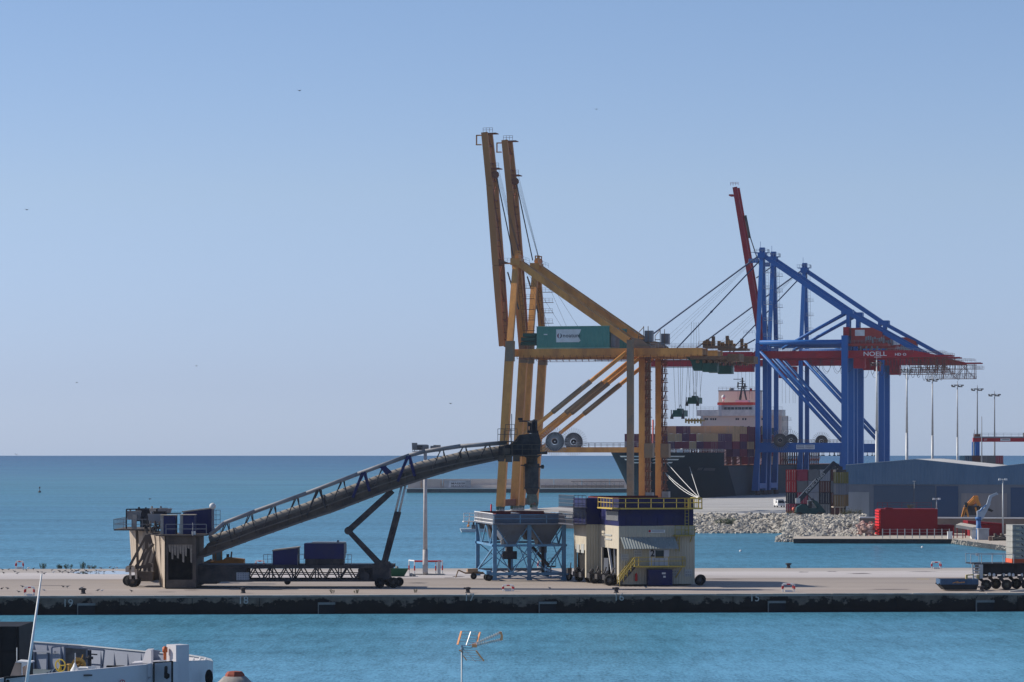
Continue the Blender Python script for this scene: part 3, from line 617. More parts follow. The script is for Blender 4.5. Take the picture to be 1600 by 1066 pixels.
# ---------------------------------------------------------------- blue container cranes
W2 = 15.6
LOCB = P(1184, 770, 1175.0); LOCB.z = TZ
FB = Fr(LOCB, TH)
def girder_text(r, o, s, x, y, z, size): text('lettering', s, size, face_cam(x, y, z), M_txt_w, o, .02, 1.25, 1.0, .02)
def blue_crane(raised, name_label, sign=True):
    L = FB.pl; m = W2 / 2
    r = thing('container_crane', name_label, 'crane', LOCB, TH, 'blue container cranes with red girders')
    xl, xr = L(1184, 600).x, L(1320, 600).x
    zt = L(1184, 543).z; zh = L(1250, 535).z
    zp0, zp1 = L(1250, 707).z, L(1250, 692).z
    zg1, zg0 = L(1250, 549, m).z, L(1250, 560, m).z
    for ly in (0, W2):
        b = MB(); b.box(xl - .75, xl + .75, ly - .7, ly + .7, zp1 - 2, zt + 1.2); b.beam((xl, ly, zp1 - 2), (xl - .8, ly, 1.5), 1.5, 1.4, 2.3, 3.0, up=(0, 1, 0)); b.build('leg', M_blue, r)
        b = MB(); b.box(xr - 1.05, xr + 1.05, ly - 1.1, ly + 1.1, 9, zh + 2.2); b.beam((xr, ly, 9), (xr, ly, 1.5), 2.1, 2.2, 2.1, 3.6, up=(0, 1, 0))
        b.beam((xr - 1.05, ly, zp1), (xr - 1.6, ly, 2), .4, .5, 2.2, 1.5); b.build('leg', M_blue, r)
        b = MB(); b.box(xl + .75, xr - 1.1, ly - .55, ly + .55, zp0, zp1); o = b.build('portal_beam', M_blue, r)
        if ly == 0:
            s = MB(); q0, q1 = L(1244, 702, -.6), L(1273, 695, -.6); s.box(q0.x, q1.x, -.62, -.56, q0.z, q1.z); so_ = s.build('sign', M_white, o)
            s = MB(); n_ = 14
            for i in range(n_):
                if i == 6: continue
                xx = q0.x + .35 + i * (q1.x - q0.x - .6) / n_; s.box(xx, xx + .28, -.65, -.625, q0.z + .95, q0.z + 1.3); s.box(xx, xx + .3, -.65, -.625, q0.z + .35, q0.z + .65)
            s.build('sign_lettering', mat('grey_lettering', (.25, .25, .33)), so_)
            s = MB(); s.rail([(xl + .8, -.5, zp1), (xr - 1.1, -.5, zp1)], r=.04, step=1.3); s.build('railing', M_yel_grey, o)
            for px in (1268, 1280, 1287, 1296, 1304, 1309): s = MB(); q = L(px, 708, -.4); s.tube((q.x, 0, zp0), (q.x, 0, zp0 - .9), .12, 6); s.lathe((q.x, 0, zp0 - 1.2), [(.1, .4), (.38, .2), (.4, 0)], 8); s.build('floodlight', M_dark, o)
        b = MB(); b.tube((xl + .6, ly, zt - 1.2), (xr - 1.0, ly, zp1 + .6), .62, 12); b.build('brace', M_blue, r)
        b = MB(); b.tube((xl + .7, ly, zh), (xr - 1.05, ly, zh), .85, 12); b.build('top_tie', M_blue, r)
    for x in (xl, xr):
        for z0_, z1_ in ((zt - .6, zt + .7), (2.2, 4.0)):
            b = MB(); b.box(x - .5, x + .5, 1.1, W2 - 1.1, z0_, z1_); b.build('cross_beam', M_blue, r)
        for ly in (0, W2):
            b = MB(); 
            for k in (-2.6, -.9, .9, 2.6): b.box(x - .4, x + .4, ly + k - .65, ly + k + .65, .35, 1.5); b.tube((x - .45, ly + k, .4), (x + .45, ly + k, .4), .4, 8)
            b.build('bogie', mat('bogie_brown', (.06, .03, .035), .8), r)
    # red twin girder
    xa = L(1100, 555, m).x if False else L(1168, 555, m).x; xe = L(1428, 555, m).x
    for k in (-3, 3):
        b = MB(); y0 = m + k
        b.box(xl - 2, xe, y0 - .5, y0 + .5, zg0, zg1); b.prism([(xe, zg0), (xe + 7.5, zg0), (xe + 7.5, zg0 + .9), (xe, zg1)], 'y', y0 - .5, y0 + .5)
        b.box(xe + 7.5, xe + 13.5, y0 - .25, y0 + .25, zg0 + .3, zg0 + .75)
        o = b.build('girder', M_red, r)
        if k == -3 and sign:
            q = L(1367, 554, y0 - .5); girder_text(r, o, 'NOELL', q.x, y0 - .54, q.z + .15, 2.1)
            s = MB(); s.box(q.x - .3, q.x + 2.2, y0 - .54, y0 - .505, q.z - 1.0, q.z - .8); s.build('underline', M_txt_w, o)
            q = L(1405, 554, y0 - .5); girder_text(r, o, 'HD', q.x - .4, y0 - .54, q.z, 1.2); q = L(1412, 554, y0 - .5); girder_text(r, o, 'O', q.x + .3, y0 - .54, q.z, 1.2)
        b = MB(); b.rail([(xl + 3, y0 - .3, zg1), (xr - 2, y0 - .3, zg1)], r=.04, step=2); b.rail([(xe - 6, y0 - .5, zg1), (xe + 5, y0 - .5, zg0 + 1.6)], r=.05, step=1.6); b.build('railing', M_lgrey, o)
    # open lattice rear platform with its hanging cable loops
    b = MB(); x0, x1 = xe - 3, xe + 17.5
    for y0 in (m - 3, m + 3):
        for x_ in (x0 + 2, x0 + 8, x0 + 10.5, x0 + 14): b.beam((x_, y0, zg0 + .5), (x_, y0, zg0 - 5.2), .22)
        for z_ in (-.1, -1.6, -3.4, -5.2): b.beam((x0 + (2 if z_ > -5 else -4), y0, zg0 + z_), (x0 + 14.2, y0, zg0 + z_), .13)
        for i, x_ in enumerate((x0 + 2, x0 + 6, x0 + 9)): b.beam((x_, y0, zg0 - 5.2 * (i % 2)), (x_ + 5, y0, zg0 - 5.2 * ((i + 1) % 2)), .15)
        b.rail([(x0 - 4, y0, zg0 - 5.2), (x0 + 14.2, y0, zg0 - 5.2)], r=.05, step=2.2)
        b.rail([(x0 + 12, y0, zg0 - 1.6), (x0 + 17, y0, zg0 - 1.6)], r=.05, step=1.5); b.beam((x0 + 12, y0, zg0 - 1.6), (x0 + 17, y0, zg0 - 1.6), .12)
        b.rail([(x0 + 6, y0, zg0 + 1.2), (x0 + 14, y0, zg0 + 1.0)], r=.05, step=1.6)
    b.build('rear_lattice_platform', M_rust, r)
    b = MB(); q0 = xr + 8; nl = 12
    for i in range(nl):
        a = q0 + i * 2.1; dz = 4.6 if i % 3 else 5.6
        for dy in (-3.9,):
            pts = [(a + 2.1 * t / 8, m + dy, zg0 - .2 - dz * math.sin(math.pi * t / 8) ** .6) for t in range(9)]; b.path(pts, .085, 4)
    for i in range(5):
        a = xl + 14 + i * 3.8; pts = [(a + 3.6 * t / 8, m - 3.9, zg0 - .2 - 4.6 * math.sin(math.pi * t / 8) ** .6) for t in range(9)]; b.path(pts, .06, 4)
    b.build('festoon_cable', M_cable, r)
    # A frame and stays
    ap = L(1191, 397, m)
    for ly in (0, W2):
        b = MB(); b.beam((xl, ly, zt + 1.2), (ap.x, m + (ly - m) * .12, ap.z), 1.35, 1.3, up=(0, 1, 0)); b.build('mast', M_blue, r)
    b = MB(); b.box(ap.x - 1.3, ap.x + 1.3, m - 2.2, m + 2.2, ap.z - 1.5, ap.z + .3); b.box(ap.x - 2.6, ap.x + 2.2, m - 2, m + 2, ap.z + .3, ap.z + .45); b.tube((ap.x - .2, m - 1.5, ap.z + 1.3), (ap.x - .2, m + 1.5, ap.z + 1.3), .75, 12)
    b.box(ap.x - .8, ap.x + .9, m - 1, m + 1, ap.z + .4, ap.z + 2.2); b.tube((ap.x - .6, m, ap.z + 2), (ap.x - .6, m, ap.z + 4.3), .08, 4)
    b.box(ap.x - 4.6, ap.x - 1.3, m - 1.2, m + 1.2, ap.z - 3, ap.z - 1.6)
    o = b.build('mast_head', M_blue, r)
    b = MB(); b.rail([(ap.x - 2.6, m - 2, ap.z + .45), (ap.x + 2.2, m - 2, ap.z + .45), (ap.x + 2.2, m + 2, ap.z + .45)], r=.06, step=.9); b.rail([(ap.x - 4.6, m - 1.2, ap.z - 3), (ap.x - 1.3, m - 1.2, ap.z - 3)], r=.06, step=.8); b.build('railing', M_lgrey, o)
    jn = L(1323, 488, m - 1); q = L(1437, 551, m - 1)
    for k in (-1.6, 1.6):
        b = MB(); b.beam((ap.x + .5, m + k * .5, ap.z - .6), (jn.x, m + k, jn.z), 1.1, 1.5); b.beam((jn.x, m + k, jn.z), (q.x, m + k, q.z), .9, 1.3); b.build('backstay', M_blue, r)
        b = MB(); c = L(1222, 543, m + k); b.tube((jn.x - .6, m + k, jn.z - .4), (c.x, m + k, zt - .2), .48, 10); b.build('stay_strut', M_blue, r)
    b = MB(); b.box(jn.x - 1.8, jn.x + 2.2, m - 2.2, m + 2.2, jn.z - .8, jn.z + .9); b.build('stay_joint', M_blue, r)
    b = MB(); b.beam((jn.x + .6, m - 1.4, jn.z - .8), (jn.x + .4, m - 1.4, zg1), 1.5, 1.2); b.beam((jn.x + .6, m + 1.4, jn.z - .8), (jn.x + .4, m + 1.4, zg1), 1.5, 1.2); b.build('stay_post', M_blue, r)
    # machinery house
    h0, h1 = L(1330, 537, m - 3), L(1383, 512, m - 3)
    b = MB(); b.prism([(h0.x, h0.z), (h1.x - 1, h0.z), (h1.x - 1, h1.z - 1.6), (h1.x - 4.5, h1.z), (h0.x, h1.z)], 'y', m - 3.2, m + 3.2); b.box(h0.x - 2.5, h1.x + 1, m - 3.9, m + 3.9, h0.z - .8, h0.z - .02)
    o = b.build('machinery_house', mat('house_red_paint', (.36, .045, .035), .55, var=.1, dirt=(.22, .03, .03)), r)
    b = MB(); p0, p1 = L(1336, 525, m - 3.2), L(1351, 515.5, m - 3.2); b.box(p0.x, p1.x, m - 3.26, m - 3.21, p0.z, p1.z); b.build('wall_panel', M_white, o)
    b = MB(); b.rail([(h0.x - 2.5, m - 3.9, h0.z - .02), (h1.x + 1, m - 3.9, h0.z - .02)], r=.05, step=1.3)
    random.seed(5)
    for i in range(9): xx = h0.x + 5 + i * .75; b.box(xx, xx + .5, m - 3.8, m - 3.25, h0.z + random.uniform(0, 1.5), h0.z + random.uniform(1.6, 2.6))
    for i in range(4): b.box(h0.x + 3 + i * 1.9, h0.x + 3.5 + i * 1.9, m - 3, m - 2, zg1, h0.z - .82)
    b.build('house_equipment', M_grey, o)
    b = MB(); b.box(xr - .9, xr + .9, m - 5.5, m + 2, zh + 2.3, zh + 5.2) if not raised else b.box(xr + 6, xr + 8, m - 2, m + 2, zg0 - 4, zg0 - .5); b.build('electrical_house', M_red, r); b = MB(); b.box(xr + 2.2, xr + 6.0, m - 2.2, m + 2.2, zg0 - 3.6, zg0 - .05); b.build('operator_cab', M_red, r)
    # boom
    hx = L(1183, 545, m).x - 1.2
    if raised:
        t_ = L(1131.5, 285, m); hp = V((hx, m, zg0 + .8))
        b = MB()
        for k in (-2.6, 2.6): b.beam((hp.x, m + k, hp.z), (t_.x, m + k, t_.z), 1.0, 1.4, .95, 2.0, up=(1, 0, .1)) if False else b.beam((hp.x, m + k, hp.z), (t_.x, m + k, t_.z), 1.0, 2.2, 1.0, 1.6, up=(1, 0, .1))
        for i in range(9): p = hp.lerp(t_, (i + .5) / 9); b.beam((p.x, m - 2.2, p.z), (p.x, m + 2.2, p.z), .5, .9)
        b.rail([(t_.x - 1.6, m - 2.5, t_.z + .6), (t_.x + 1.2, m - 2.5, t_.z + .6)], r=.07, step=.9); b.box(t_.x - 2.2, t_.x - .7, m - 2.6, m + 2.6, t_.z - 3, t_.z - 2.5)
        o = b.build('boom', M_red, r)
        p1 = hp.lerp(t_, .82); p2 = hp.lerp(t_, .42)
        b = MB(); b.tube((p1.x + 1.4, m, p1.z + 1), (p1.x + 3.0, m, p1.z - 7), .5, 6); b.tube((p1.x + 2.6, m, p1.z - 5), (p2.x + 3.5, m, p2.z + 4), .2, 5); b.tube((p2.x + 3.5, m, p2.z + 4), (hp.x + 1, m, hp.z + 8), .2, 5)
        b.tube((p2.x + 1.2, m, p2.z + 3), (ap.x, m, ap.z - 2.6), .2, 5); b.build('folded_forestay', M_dark, r)
        b = MB(); 
        for k in (-.6, .6): b.tube((hp.lerp(t_, .62).x + 1, m + k, hp.lerp(t_, .62).z), (ap.x, m + k, ap.z + 1.8), .06, 4)
        b.build('hoist_rope', M_cable, r)
    else:
        xt = hx - 56
        for k in (-2.6, 2.6):
            b = MB(); b.box(xt, hx, m + k - .5, m + k + .5, zg0, zg1 - .15); o = b.build('boom', M_red, r)
            b = MB(); b.rail([(xt, m + k, zg1), (hx, m + k, zg1)], r=.045, step=2.4); b.box(xt, hx, m + k - .9, m + k - .75, zg0 - .4, zg0 - .25); b.build('railing', M_lgrey, o)
        b = MB(); b.box(hx - 6.5, hx, m - 2.2, m + 2.2, zg0 - 4.6, zg0 - .3); b.build('trolley', M_red, r)
        b = MB(); b.tube((ap.x - .6, m - 1, ap.z - .3), (xt + 12, m - 1.8, zg1), .28, 6); b.tube((ap.x - .6, m - .6, ap.z - 2.2), (hx - 28, m - 1.8, zg1), .25, 6); b.tube((ap.x - 1, m, ap.z - 22), (hx - 18, m - 1.8, zg1), .15, 6) if False else None
        b.tube((hx + .8, m - 1.5, zt + 3), (hx - 7, m - 1.8, zg1), .24, 6)
        b.lathe(V((ap.x - .6, m - .6, ap.z - 2.2)).lerp(V((hx - 28, m - 1.8, zg1)), .56), [(.1, -1.2), (.42, 0), (.1, 1.2)], 6, (-.7, 0, -.7)); b.build('forestay', mat('dark_blue_steel', (.02, .05, .12), .6), r)
        b = MB()
        for k in (-.5, 0, .5): b.tube((ap.x - 1, m + k, ap.z - .2), (xt + 22 + k * 4, m + k, zg1 + .5), .04, 4)
        b.build('hoist_rope', M_cable, r)
        b = MB()
        for k in (-5.5, -4.2, -2.8, -1.4, -.6): b.tube((hx + k, m, zg0 - 4.6), (hx + k, m, zg0 - 14), .05, 4)
        b.build('hoist_cables', M_cable, r)
    # reels
    b, b2 = MB(), MB(); c1 = L(1219, 688, -1.2); reel(b, b2, c1, (0, 1, 0), 2.3, 3.6, 30, .08)
    o = b.build('cable_reel', mat('reel_dark', (.03, .03, .04), .8), r); b2.build('spokes', M_tubeg, o)
    b = MB(); zz = zt
    b.ladder((xl + 2.4, m, zt), (ap.x + 1.6, m, ap.z - 2), .8, .06, (1, 0, 0), 1.2)
    for i in range(5): z_ = zt + 4 + i * 5.5; b.box(xl + 1, xl + 3.6, m - 1, m + 1, z_, z_ + .1); b.rail([(xl + 1, m - 1, z_), (xl + 3.6, m - 1, z_)], r=.05, step=1.2)
    b.rail([(hx - 3, m - 3, zg1 + 6), (hx + 1, m - 3, zg1 + 6)], r=.05, step=1)
    b.build('mast_ladder', M_lgrey, r)
    return r
bc1 = blue_crane(False, 'nearest blue crane with its red boom lowered and white lettering on the red girder')
bc2 = blue_crane(True, 'blue crane close behind the nearest one with its red boom raised nearly upright', False)
bc2.location = LOCB + eyv(TH) * 24.5
bc3 = dup(bc1, LOCB + eyv(TH) * 98, label='farthest blue crane, rightmost slender mast, with its red boom lowered')
for o in list(bc3.children_recursive):
    if o.name.startswith(('lettering', 'underline')): bpy.data.objects.remove(o)
# ---------------------------------------------------------------- container ship alongside the terminal
SH = V((44.6, 1100, 0)); RS = R(-14.3); FS = Fr(SH, RS)
ship = thing('container_ship', 'large dark blue container ship moored bow first behind the orange cranes', 'ship', SH, RS)
M_hull = mat('ship_dark_hull', (.008, .022, .035), .95, var=.1, scale=.08, dirt=(.011, .03, .042), dirt_amt=.5, dscale=.05)
M_hull.node_tree.nodes['Principled BSDF'].inputs['Specular IOR Level'].default_value = .02
M_hull2 = mat('ship_hull_lighter', (.045, .06, .075), .85, var=.15, scale=.06, dirt=(.035, .04, .06), dscale=.04, dirt_amt=.7)
def hw(y, z):
    t = max(0, min(1, (z + 2) / 19)); rake = 5 - 11 * t ** 1.5; Ln = 62 - 36 * t; p = .85 - .32 * t
    s = (y - rake) / Ln
    return 17 * (1 - (1 - max(0, min(1, s))) ** 1.7) ** p if s > 0 else None
def hull(z0, z1, nz, y1, mt, name):
    b = MB(); ys = [0, .012, .03, .06, .1, .15, .21, .28, .36, .45, .56, .7, .85, 1.0]
    g = []
    for j in range(nz + 1):
        z = z0 + (z1 - z0) * j / nz; t = (z + 2) / 19; rake = 5 - 11 * max(0, t) ** 1.5; Ln = 62 - 36 * t
        row = []
        yl = [rake + Ln * u for u in ys]; yl = [min(a, y1) for a in yl] + [y1]
        for y in yl: row.append((hw(y, z) if y > rake + .01 else .15, y, z))
        g.append(row)
    n = len(g[0])
    for sgn in (1, -1):
        vs = [(sgn * a, y, z) for row in g for a, y, z in row]
        fs = [(j * n + i, j * n + i + 1, (j + 1) * n + i + 1, (j + 1) * n + i) for j in range(nz) for i in range(n - 1)]
        if sgn < 0: fs = [f[::-1] for f in fs]
        b.add(vs, fs, True)
    top = g[-1]
    b.add([(a, y, z1) for a, y, z in top] + [(-a, y, z1) for a, y, z in top], [(i, i + 1, n + i + 1, n + i) for i in range(n - 1)])
    e = g
    b.add([(a[-1][0] * s, y1, a[-1][2]) for a in (g[0], g[-1]) for s in (1, -1)], [(0, 1, 3, 2)])
    return b.build(name, mt, ship)
hull(-2, 1.4, 2, 285, mat('boot_red', (.3, .05, .04), .6), 'boot_topping')
hull(1.404, 12.5, 8, 285, M_hull, 'hull')
hull(12.504, 16.9, 4, 38, M_hull, 'forecastle')
b = MB()                                       # lighter midship strakes of the quay side
b.add([(17.04, 60, 1.6), (17.04, 200, 1.6), (17.04, 200, 12.3), (17.04, 44, 12.3)], [(0, 1, 2, 3)]); b.build('side_plating', M_hull2, ship)
b = MB()
for k in range(3):
    for sg_ in (1, -1):
        z = 15.4 - k * 1.0; y0_ = 5 - 11 * ((z + 2) / 19) ** 1.5 + .15; ys_ = [y0_ + (7.5 - 1.8 * k) * (i / 9) ** 2 for i in range(10)]
        for a, c in zip(ys_, ys_[1:]):
            w0, w1 = (hw(a, z) or 0) + .12, (hw(c, z) or 0) + .12; w0b, w1b = (hw(a, z + .42) or 0) + .12, (hw(c, z + .42) or 0) + .12
            b.add([(sg_ * w0, a, z), (sg_ * w1, c, z), (sg_ * w1b, c, z + .42), (sg_ * w0b, a, z + .42)], [(0, 1, 2, 3)])
b.build('bow_stripes', M_white, ship)
b = MB()
for i in range(13):
    y = 14.2 + i * .95; z = 11.1 - i * .02
    if i == 3: continue
    a, c = hw(y, z) + .12, hw(y + .65, z) + .12; a2, c2 = hw(y, z + .9) + .12, hw(y + .65, z + .9) + .12
    b.add([(a, y, z), (c, y + .65, z), (c2, y + .65, z + .9), (a2, y, z + .9)], [(0, 1, 2, 3)])
b.build('faded_name_strokes', mat('faded_ship_lettering', (.07, .08, .10), .7), ship)
b = MB(); b.box(-16.9, 16.9, 38, 284, 12.5, 12.7); b.build('main_deck', M_rust, ship)
b = MB()
pts = [(hw(y, 16.9), y, 16.9) for y in (-5.4, -3, 0, 4, 9, 15, 22, 30, 37)]
b.rail(pts, r=.06, step=2.5); b.rail([(-x, y, z) for x, y, z in pts], r=.06, step=2.5); b.build('bow_railing', M_lgrey, ship)
b = MB(); b.tube((0, 4, 16.9), (0, 4, 27.5), .3, 8); b.beam((-1.2, 4, 24.5), (1.2, 4, 24.5), .2); b.build('foremast', mat('salmon_paint', (.62, .16, .13), .6), ship)
b = MB()
for x in (3, 7.5, -6): b.box(x, x + 1.6, 6, 8, 16.9, 17.9); b.tube((x + .8, 10, 16.9), (x + .8, 10, 18.2), .4, 8); b.box(x + 2, x + 3.4, 8, 9, 17.0, 17.7)
b.build('deck_gear', M_white, ship)
b = MB()                                       # lashing bridges and hatch line below the stacks
for y in (56.6, 70.6, 84.6, 98.6, 112.6, 126.6):
    for i in range(8): x = -16.5 + i * 4.71; b.box(x - .18, x + .18, y - .5, y + .5, 12.7, 19.5)
    for z in (15.2, 18.0): b.box(-16.9, 16.9, y - .6, y + .6, z, z + .15)
    for i in range(7): x = -16.5 + i * 4.71; b.beam((x, y - .5, 12.7), (x + 4.7, y - .5, 15.2), .14); b.beam((x + 4.7, y - .5, 15.2), (x, y - .5, 18), .14)
b.build('lashing_bridges', mat('lashing_brown', (.10, .03, .03), .8, var=.3), ship)
b = MB()
for i in range(18): y = 150 + i * 5; b.box(16.3, 16.8, y, y + .5, 12.7, 19.5); b.box(16.2, 16.8, y, y + 5, 15.3, 15.5); b.beam((16.5, y, 12.7), (16.5, y + 5, 15.3), .2)
b.box(16.2, 16.8, 150, 240, 19.5, 19.9); b.build('aft_lashing_frame', mat('lashing_brown', (.10, .03, .03), .8), ship)
# superstructure
M_cream = mat('cream_superstructure', (.84, .70, .58), .6, var=.04, scale=.2, dirt=(.7, .56, .46), dirt_amt=.3, dscale=.1)
SY = 157
def Sp(px, py): return FS.pl(px, py, SY)
a, c = Sp(1097, 690), Sp(1222, 652)
b = MB(); b.box(a.x, 15.8, SY, SY + 14, 12.7, c.z + .6); o = b.build('accommodation_block', M_cream, ship)
w_ = MB()
for row_y, xs_ in ((655, (1102, 1105, 1111, 1114.5, 1118, 1150.5, 1153.5, 1161, 1165, 1191, 1204)), (667.5, (1104, 1107, 1136, 1144, 1147, 1158, 1161, 1170, 1190))):
    for px in xs_:
        q = FS.pl(px, row_y, SY); w_.box(q.x - .28, q.x + .28, SY - .06, SY - .01, q.z - .35, q.z + .35)
w_.build('window', M_glass, o)
a, c = Sp(1089, 652), Sp(1223, 640)
b = MB(); b.box(a.x, c.x, SY - .8, SY + 6, Zat(650, 1252), Zat(640.5, 1252)); o2 = b.build('bridge_wing', mat('white_bridge_wing', (.85, .78, .70), .6), ship)
b = MB(); b.rail([(a.x, SY - .8, Zat(640.5, 1252)), (c.x, SY - .8, Zat(640.5, 1252))], r=.05, step=1.6); b.build('railing', M_lgrey, o2)
b = MB(); b.box(a.x + 1.5, a.x + 2.3, SY - .5, SY + .3, 16, Zat(650, 1252)); b.box(c.x - 2.3, c.x - 1.6, SY - .5, SY + .3, 20, Zat(650, 1252)); b.build('wing_post', M_white, ship)
a, c = Sp(1127, 640), Sp(1176, 634)
b = MB(); b.box(a.x, c.x, SY + .3, SY + 7, Zat(640.5, 1252), Zat(633, 1252)); b.box(a.x - .9, a.x + .3, SY - .9, SY + 1, Zat(650, 1252), Zat(633, 1252)); o = b.build('wheelhouse', M_white, ship)
b = MB(); n_ = 8
for i in range(n_): x = a.x + 1 + i * (c.x - a.x - 1.2) / n_; b.box(x, x + (c.x - a.x) / n_ - .35, SY + .2, SY + .28, Zat(640, 1252), Zat(636.4, 1252))
b.build('window', M_glass, o)
b = MB(); b.box(a.x - 1.4, c.x + .2, SY - .4, SY + 7.4, Zat(633, 1252) + .01, Zat(628.7, 1252)); b.build('roof', mat('vermilion_paint', (.85, .07, .05), .6, var=.06), o)
a, c = Sp(1113, 640), Sp(1176, 613)
b = MB(); b.box(a.x, c.x, SY + 12, SY + 20, 20, Zat(612, 1270)); o = b.build('funnel_block', M_cream, ship)
b = MB(); b.box(a.x - .1, c.x + .1, SY + 11.9, SY + 20.1, Zat(612, 1270), Zat(610.2, 1270)); b.tube((a.x + 4.5, SY + 14, Zat(610, 1270)), (a.x + 4.5, SY + 14, Zat(606.5, 1270)), .9, 10); b.rail([(a.x, SY + 12, Zat(610, 1270)), (c.x, SY + 12, Zat(610, 1270))], step=1.5, r=.05)
b.build('funnel_rim', M_grey, o)
q = Sp(1158, 628)
b = MB(); zb_ = q.z
b.box(q.x - 2.3, q.x + 2.5, SY + 1, SY + 4, Zat(628.7, 1252), Zat(625, 1252))
b.build('mast_base', M_white, ship)
b = MB(); zt_ = Zat(590, 1252)
b.beam((q.x - .8, SY + 2, Zat(625, 1252)), (q.x, SY + 2, Zat(604, 1252)), .8, .8, .5, .5); b.beam((q.x + 1.6, SY + 2, Zat(625, 1252)), (q.x + .5, SY + 2, Zat(604, 1252)), .5, .5)
b.tube((q.x + .1, SY + 2, Zat(606, 1252)), (q.x + .1, SY + 2, zt_), .35, 6)
for dz, ln in ((13.5, 1.6), (10, 1.9), (5.5, 1.2), (2, .9)): b.box(q.x - ln, q.x + ln, SY + 1.7, SY + 2.3, zt_ - dz * .235 - 1, zt_ - dz * .235 - .75)
b.tube((q.x - 1.6, SY + 2, Zat(606, 1252)), (q.x - 1.5, SY + 2, Zat(597, 1252)), .3, 6); b.tube((q.x + 1.0, SY + 2, Zat(606, 1252)), (q.x + 1.0, SY + 2, Zat(600, 1252)), .35, 6)
b.box(q.x - 3.2, q.x - .4, SY + 1.8, SY + 2.2, Zat(593, 1252), Zat(592, 1252)); b.build('radar_mast', M_dark, ship)
b = MB(); q2 = Sp(1128, 620); b.tube((q2.x, SY + 3, Zat(628, 1252)), (q2.x, SY + 3, Zat(623, 1252)), .3, 8); b.lathe((q2.x, SY + 3, Zat(623, 1252)), [(.45, 0), (.75, .5), (.6, 1.2), (.1, 1.5)], 10); b.build('satellite_dome', M_white, ship)
b = MB(); q2 = Sp(1170, 612); b.beam((q2.x, SY + 2, Zat(616, 1252)), (q2.x, SY + 2, Zat(606, 1252)), .15); b.box(q2.x - .05, q2.x + .9, SY + 2, SY + 2.06, Zat(611, 1252), Zat(607, 1252)); b.build('flag', M_sred, ship)
b = MB()
for z in (Zat(657, 1252), Zat(672, 1252), 22): b.box(15.8, 19, SY + 1, SY + 3, z, z + .15); b.rail([(15.8, SY + 1, z), (19, SY + 1, z)], r=.05, step=1.1)
b.beam((17.6, SY + 2, 14), (17.6, SY + 2, Zat(650, 1252)), .2); b.build('side_stairs', M_lgrey, ship)
# ---------------------------------------------------------------- containers
M_door = mat('door_bar_steel', (.3, .3, .3), .6)
CC = {'maroon': (.23, .028, .06), 'tan': (.60, .37, .20), 'purple': (.12, .035, .09), 'red': (.33, .018, .024), 'blue': (.02, .07, .13), 'grey': (.12, .125, .14), 'pale': (.19, .205, .25),
      'olive': (.19, .17, .05), 'navy': (.014, .017, .032), 'brown': (.08, .03, .028), 'ochre': (.24, .15, .07)}
CM = {}
def cmesh(col, doors, L_=12.2):
    k = (col, doors, L_)
    if k in CM: return CM[k]
    c = CC[col]; m = mat('container_' + col, c, .6, var=.12, scale=.5, dirt=tuple(x * .6 for x in c), dirt_amt=.6, dscale=.3, stretch=(1, 1, .5), rib=None)
    b = MB(); W, H = 2.4, 2.56
    b.box(-W / 2 + .04, W / 2 - .04, .05, L_ - .05, .08, H - .06)
    for x in (-W / 2, W / 2 - .14): 
        for y in (0, L_ - .16): b.box(x, x + .14, y, y + .16, 0, H)
    for z in (0, H - .13):
        for x in (-W / 2 + .02, W / 2 - .1): b.box(x, x + .08, .16, L_ - .16, z + .01, z + .11)
        b.box(-W / 2 + .14, W / 2 - .14, .01, .12, z + .005, z + .125)
    for i in range(int(L_ / .55)):
        y = .4 + i * .55
        for x in (-W / 2 + .0, W / 2 - .06): b.box(x, x + .06, y, y + .25, .12, H - .12)
    if doors:
        b.mi = 1
        for x in (-.85, -.35, .35, .85): b.tube((x, -.01, .15), (x, -.01, H - .15), .035, 5)
        b.mi = 0; b.box(-.02, .02, .0, .05, .1, H - .1)
    else:
        for i in range(8): x = -1.0 + i * .27; b.box(x, x + .12, .01, .06, .14, H - .14)
    me = b.build('container', [m, M_door]); d = me.data; bpy.data.objects.remove(me); d.name = 'container_' + col
    CM[k] = d; return d
ORD = ['first', 'second', 'third', 'fourth', 'fifth', 'sixth', 'seventh', 'eighth', 'ninth', 'tenth', 'eleventh', 'twelfth', 'thirteenth', 'fourteenth', 'fifteenth', 'sixteenth']
def container(col, loc, rz, label, group, doors=False, L_=12.2):
    o = bpy.data.objects.new('shipping_container', cmesh(col, doors, L_)); COL.objects.link(o); o.location = loc; o.rotation_euler = (0, 0, rz)
    return prop(o, label, 'container', group)
def ship_c(col, i, y, z, label, L_=12.2):
    x = -15.9 + i * 2.446; w_ = FS.loc + FS.ex * x + FS.ey * y + V((0, 0, z)); container(col, w_, RS, label, 'containers stacked on the ship', (i * 7 + int(z)) % 3 == 0, L_)
GRP = [('lower', 'upper')]
r1 = 'maroon maroon maroon maroon purple maroon purple maroon maroon tan purple maroon maroon purple'.split()
r2 = 'maroon maroon maroon maroon maroon purple tan tan purple maroon tan tan tan purple'.split()
for i in range(14):
    ship_c(r1[i], i, 39, 18.0, '%s container, lower tier of the ship\'s front stack, %s from the left' % (r1[i], ORD[i]), 12.2)
    ship_c(r2[i], i, 39, 20.6, '%s container, upper tier of the ship\'s front stack, %s from the left' % (r2[i], ORD[i]), 12.2)
r3 = 'tan tan tan purple purple tan tan tan tan tan tan'.split()
for k, i in enumerate(range(3, 14)):
    ship_c(r3[k], i, 52.6 + .6, 23.3, '%s container, top tier behind the ship\'s front stack, %s from the left' % (r3[k], ORD[k]))
bays = [(53.2, 0), (67, 1), (80.8, 2), (94.6, 3), (108.4, 4), (122.2, 5)]
tier = ['bottom', 'second', 'third', 'fourth', 'top']
random.seed(11)
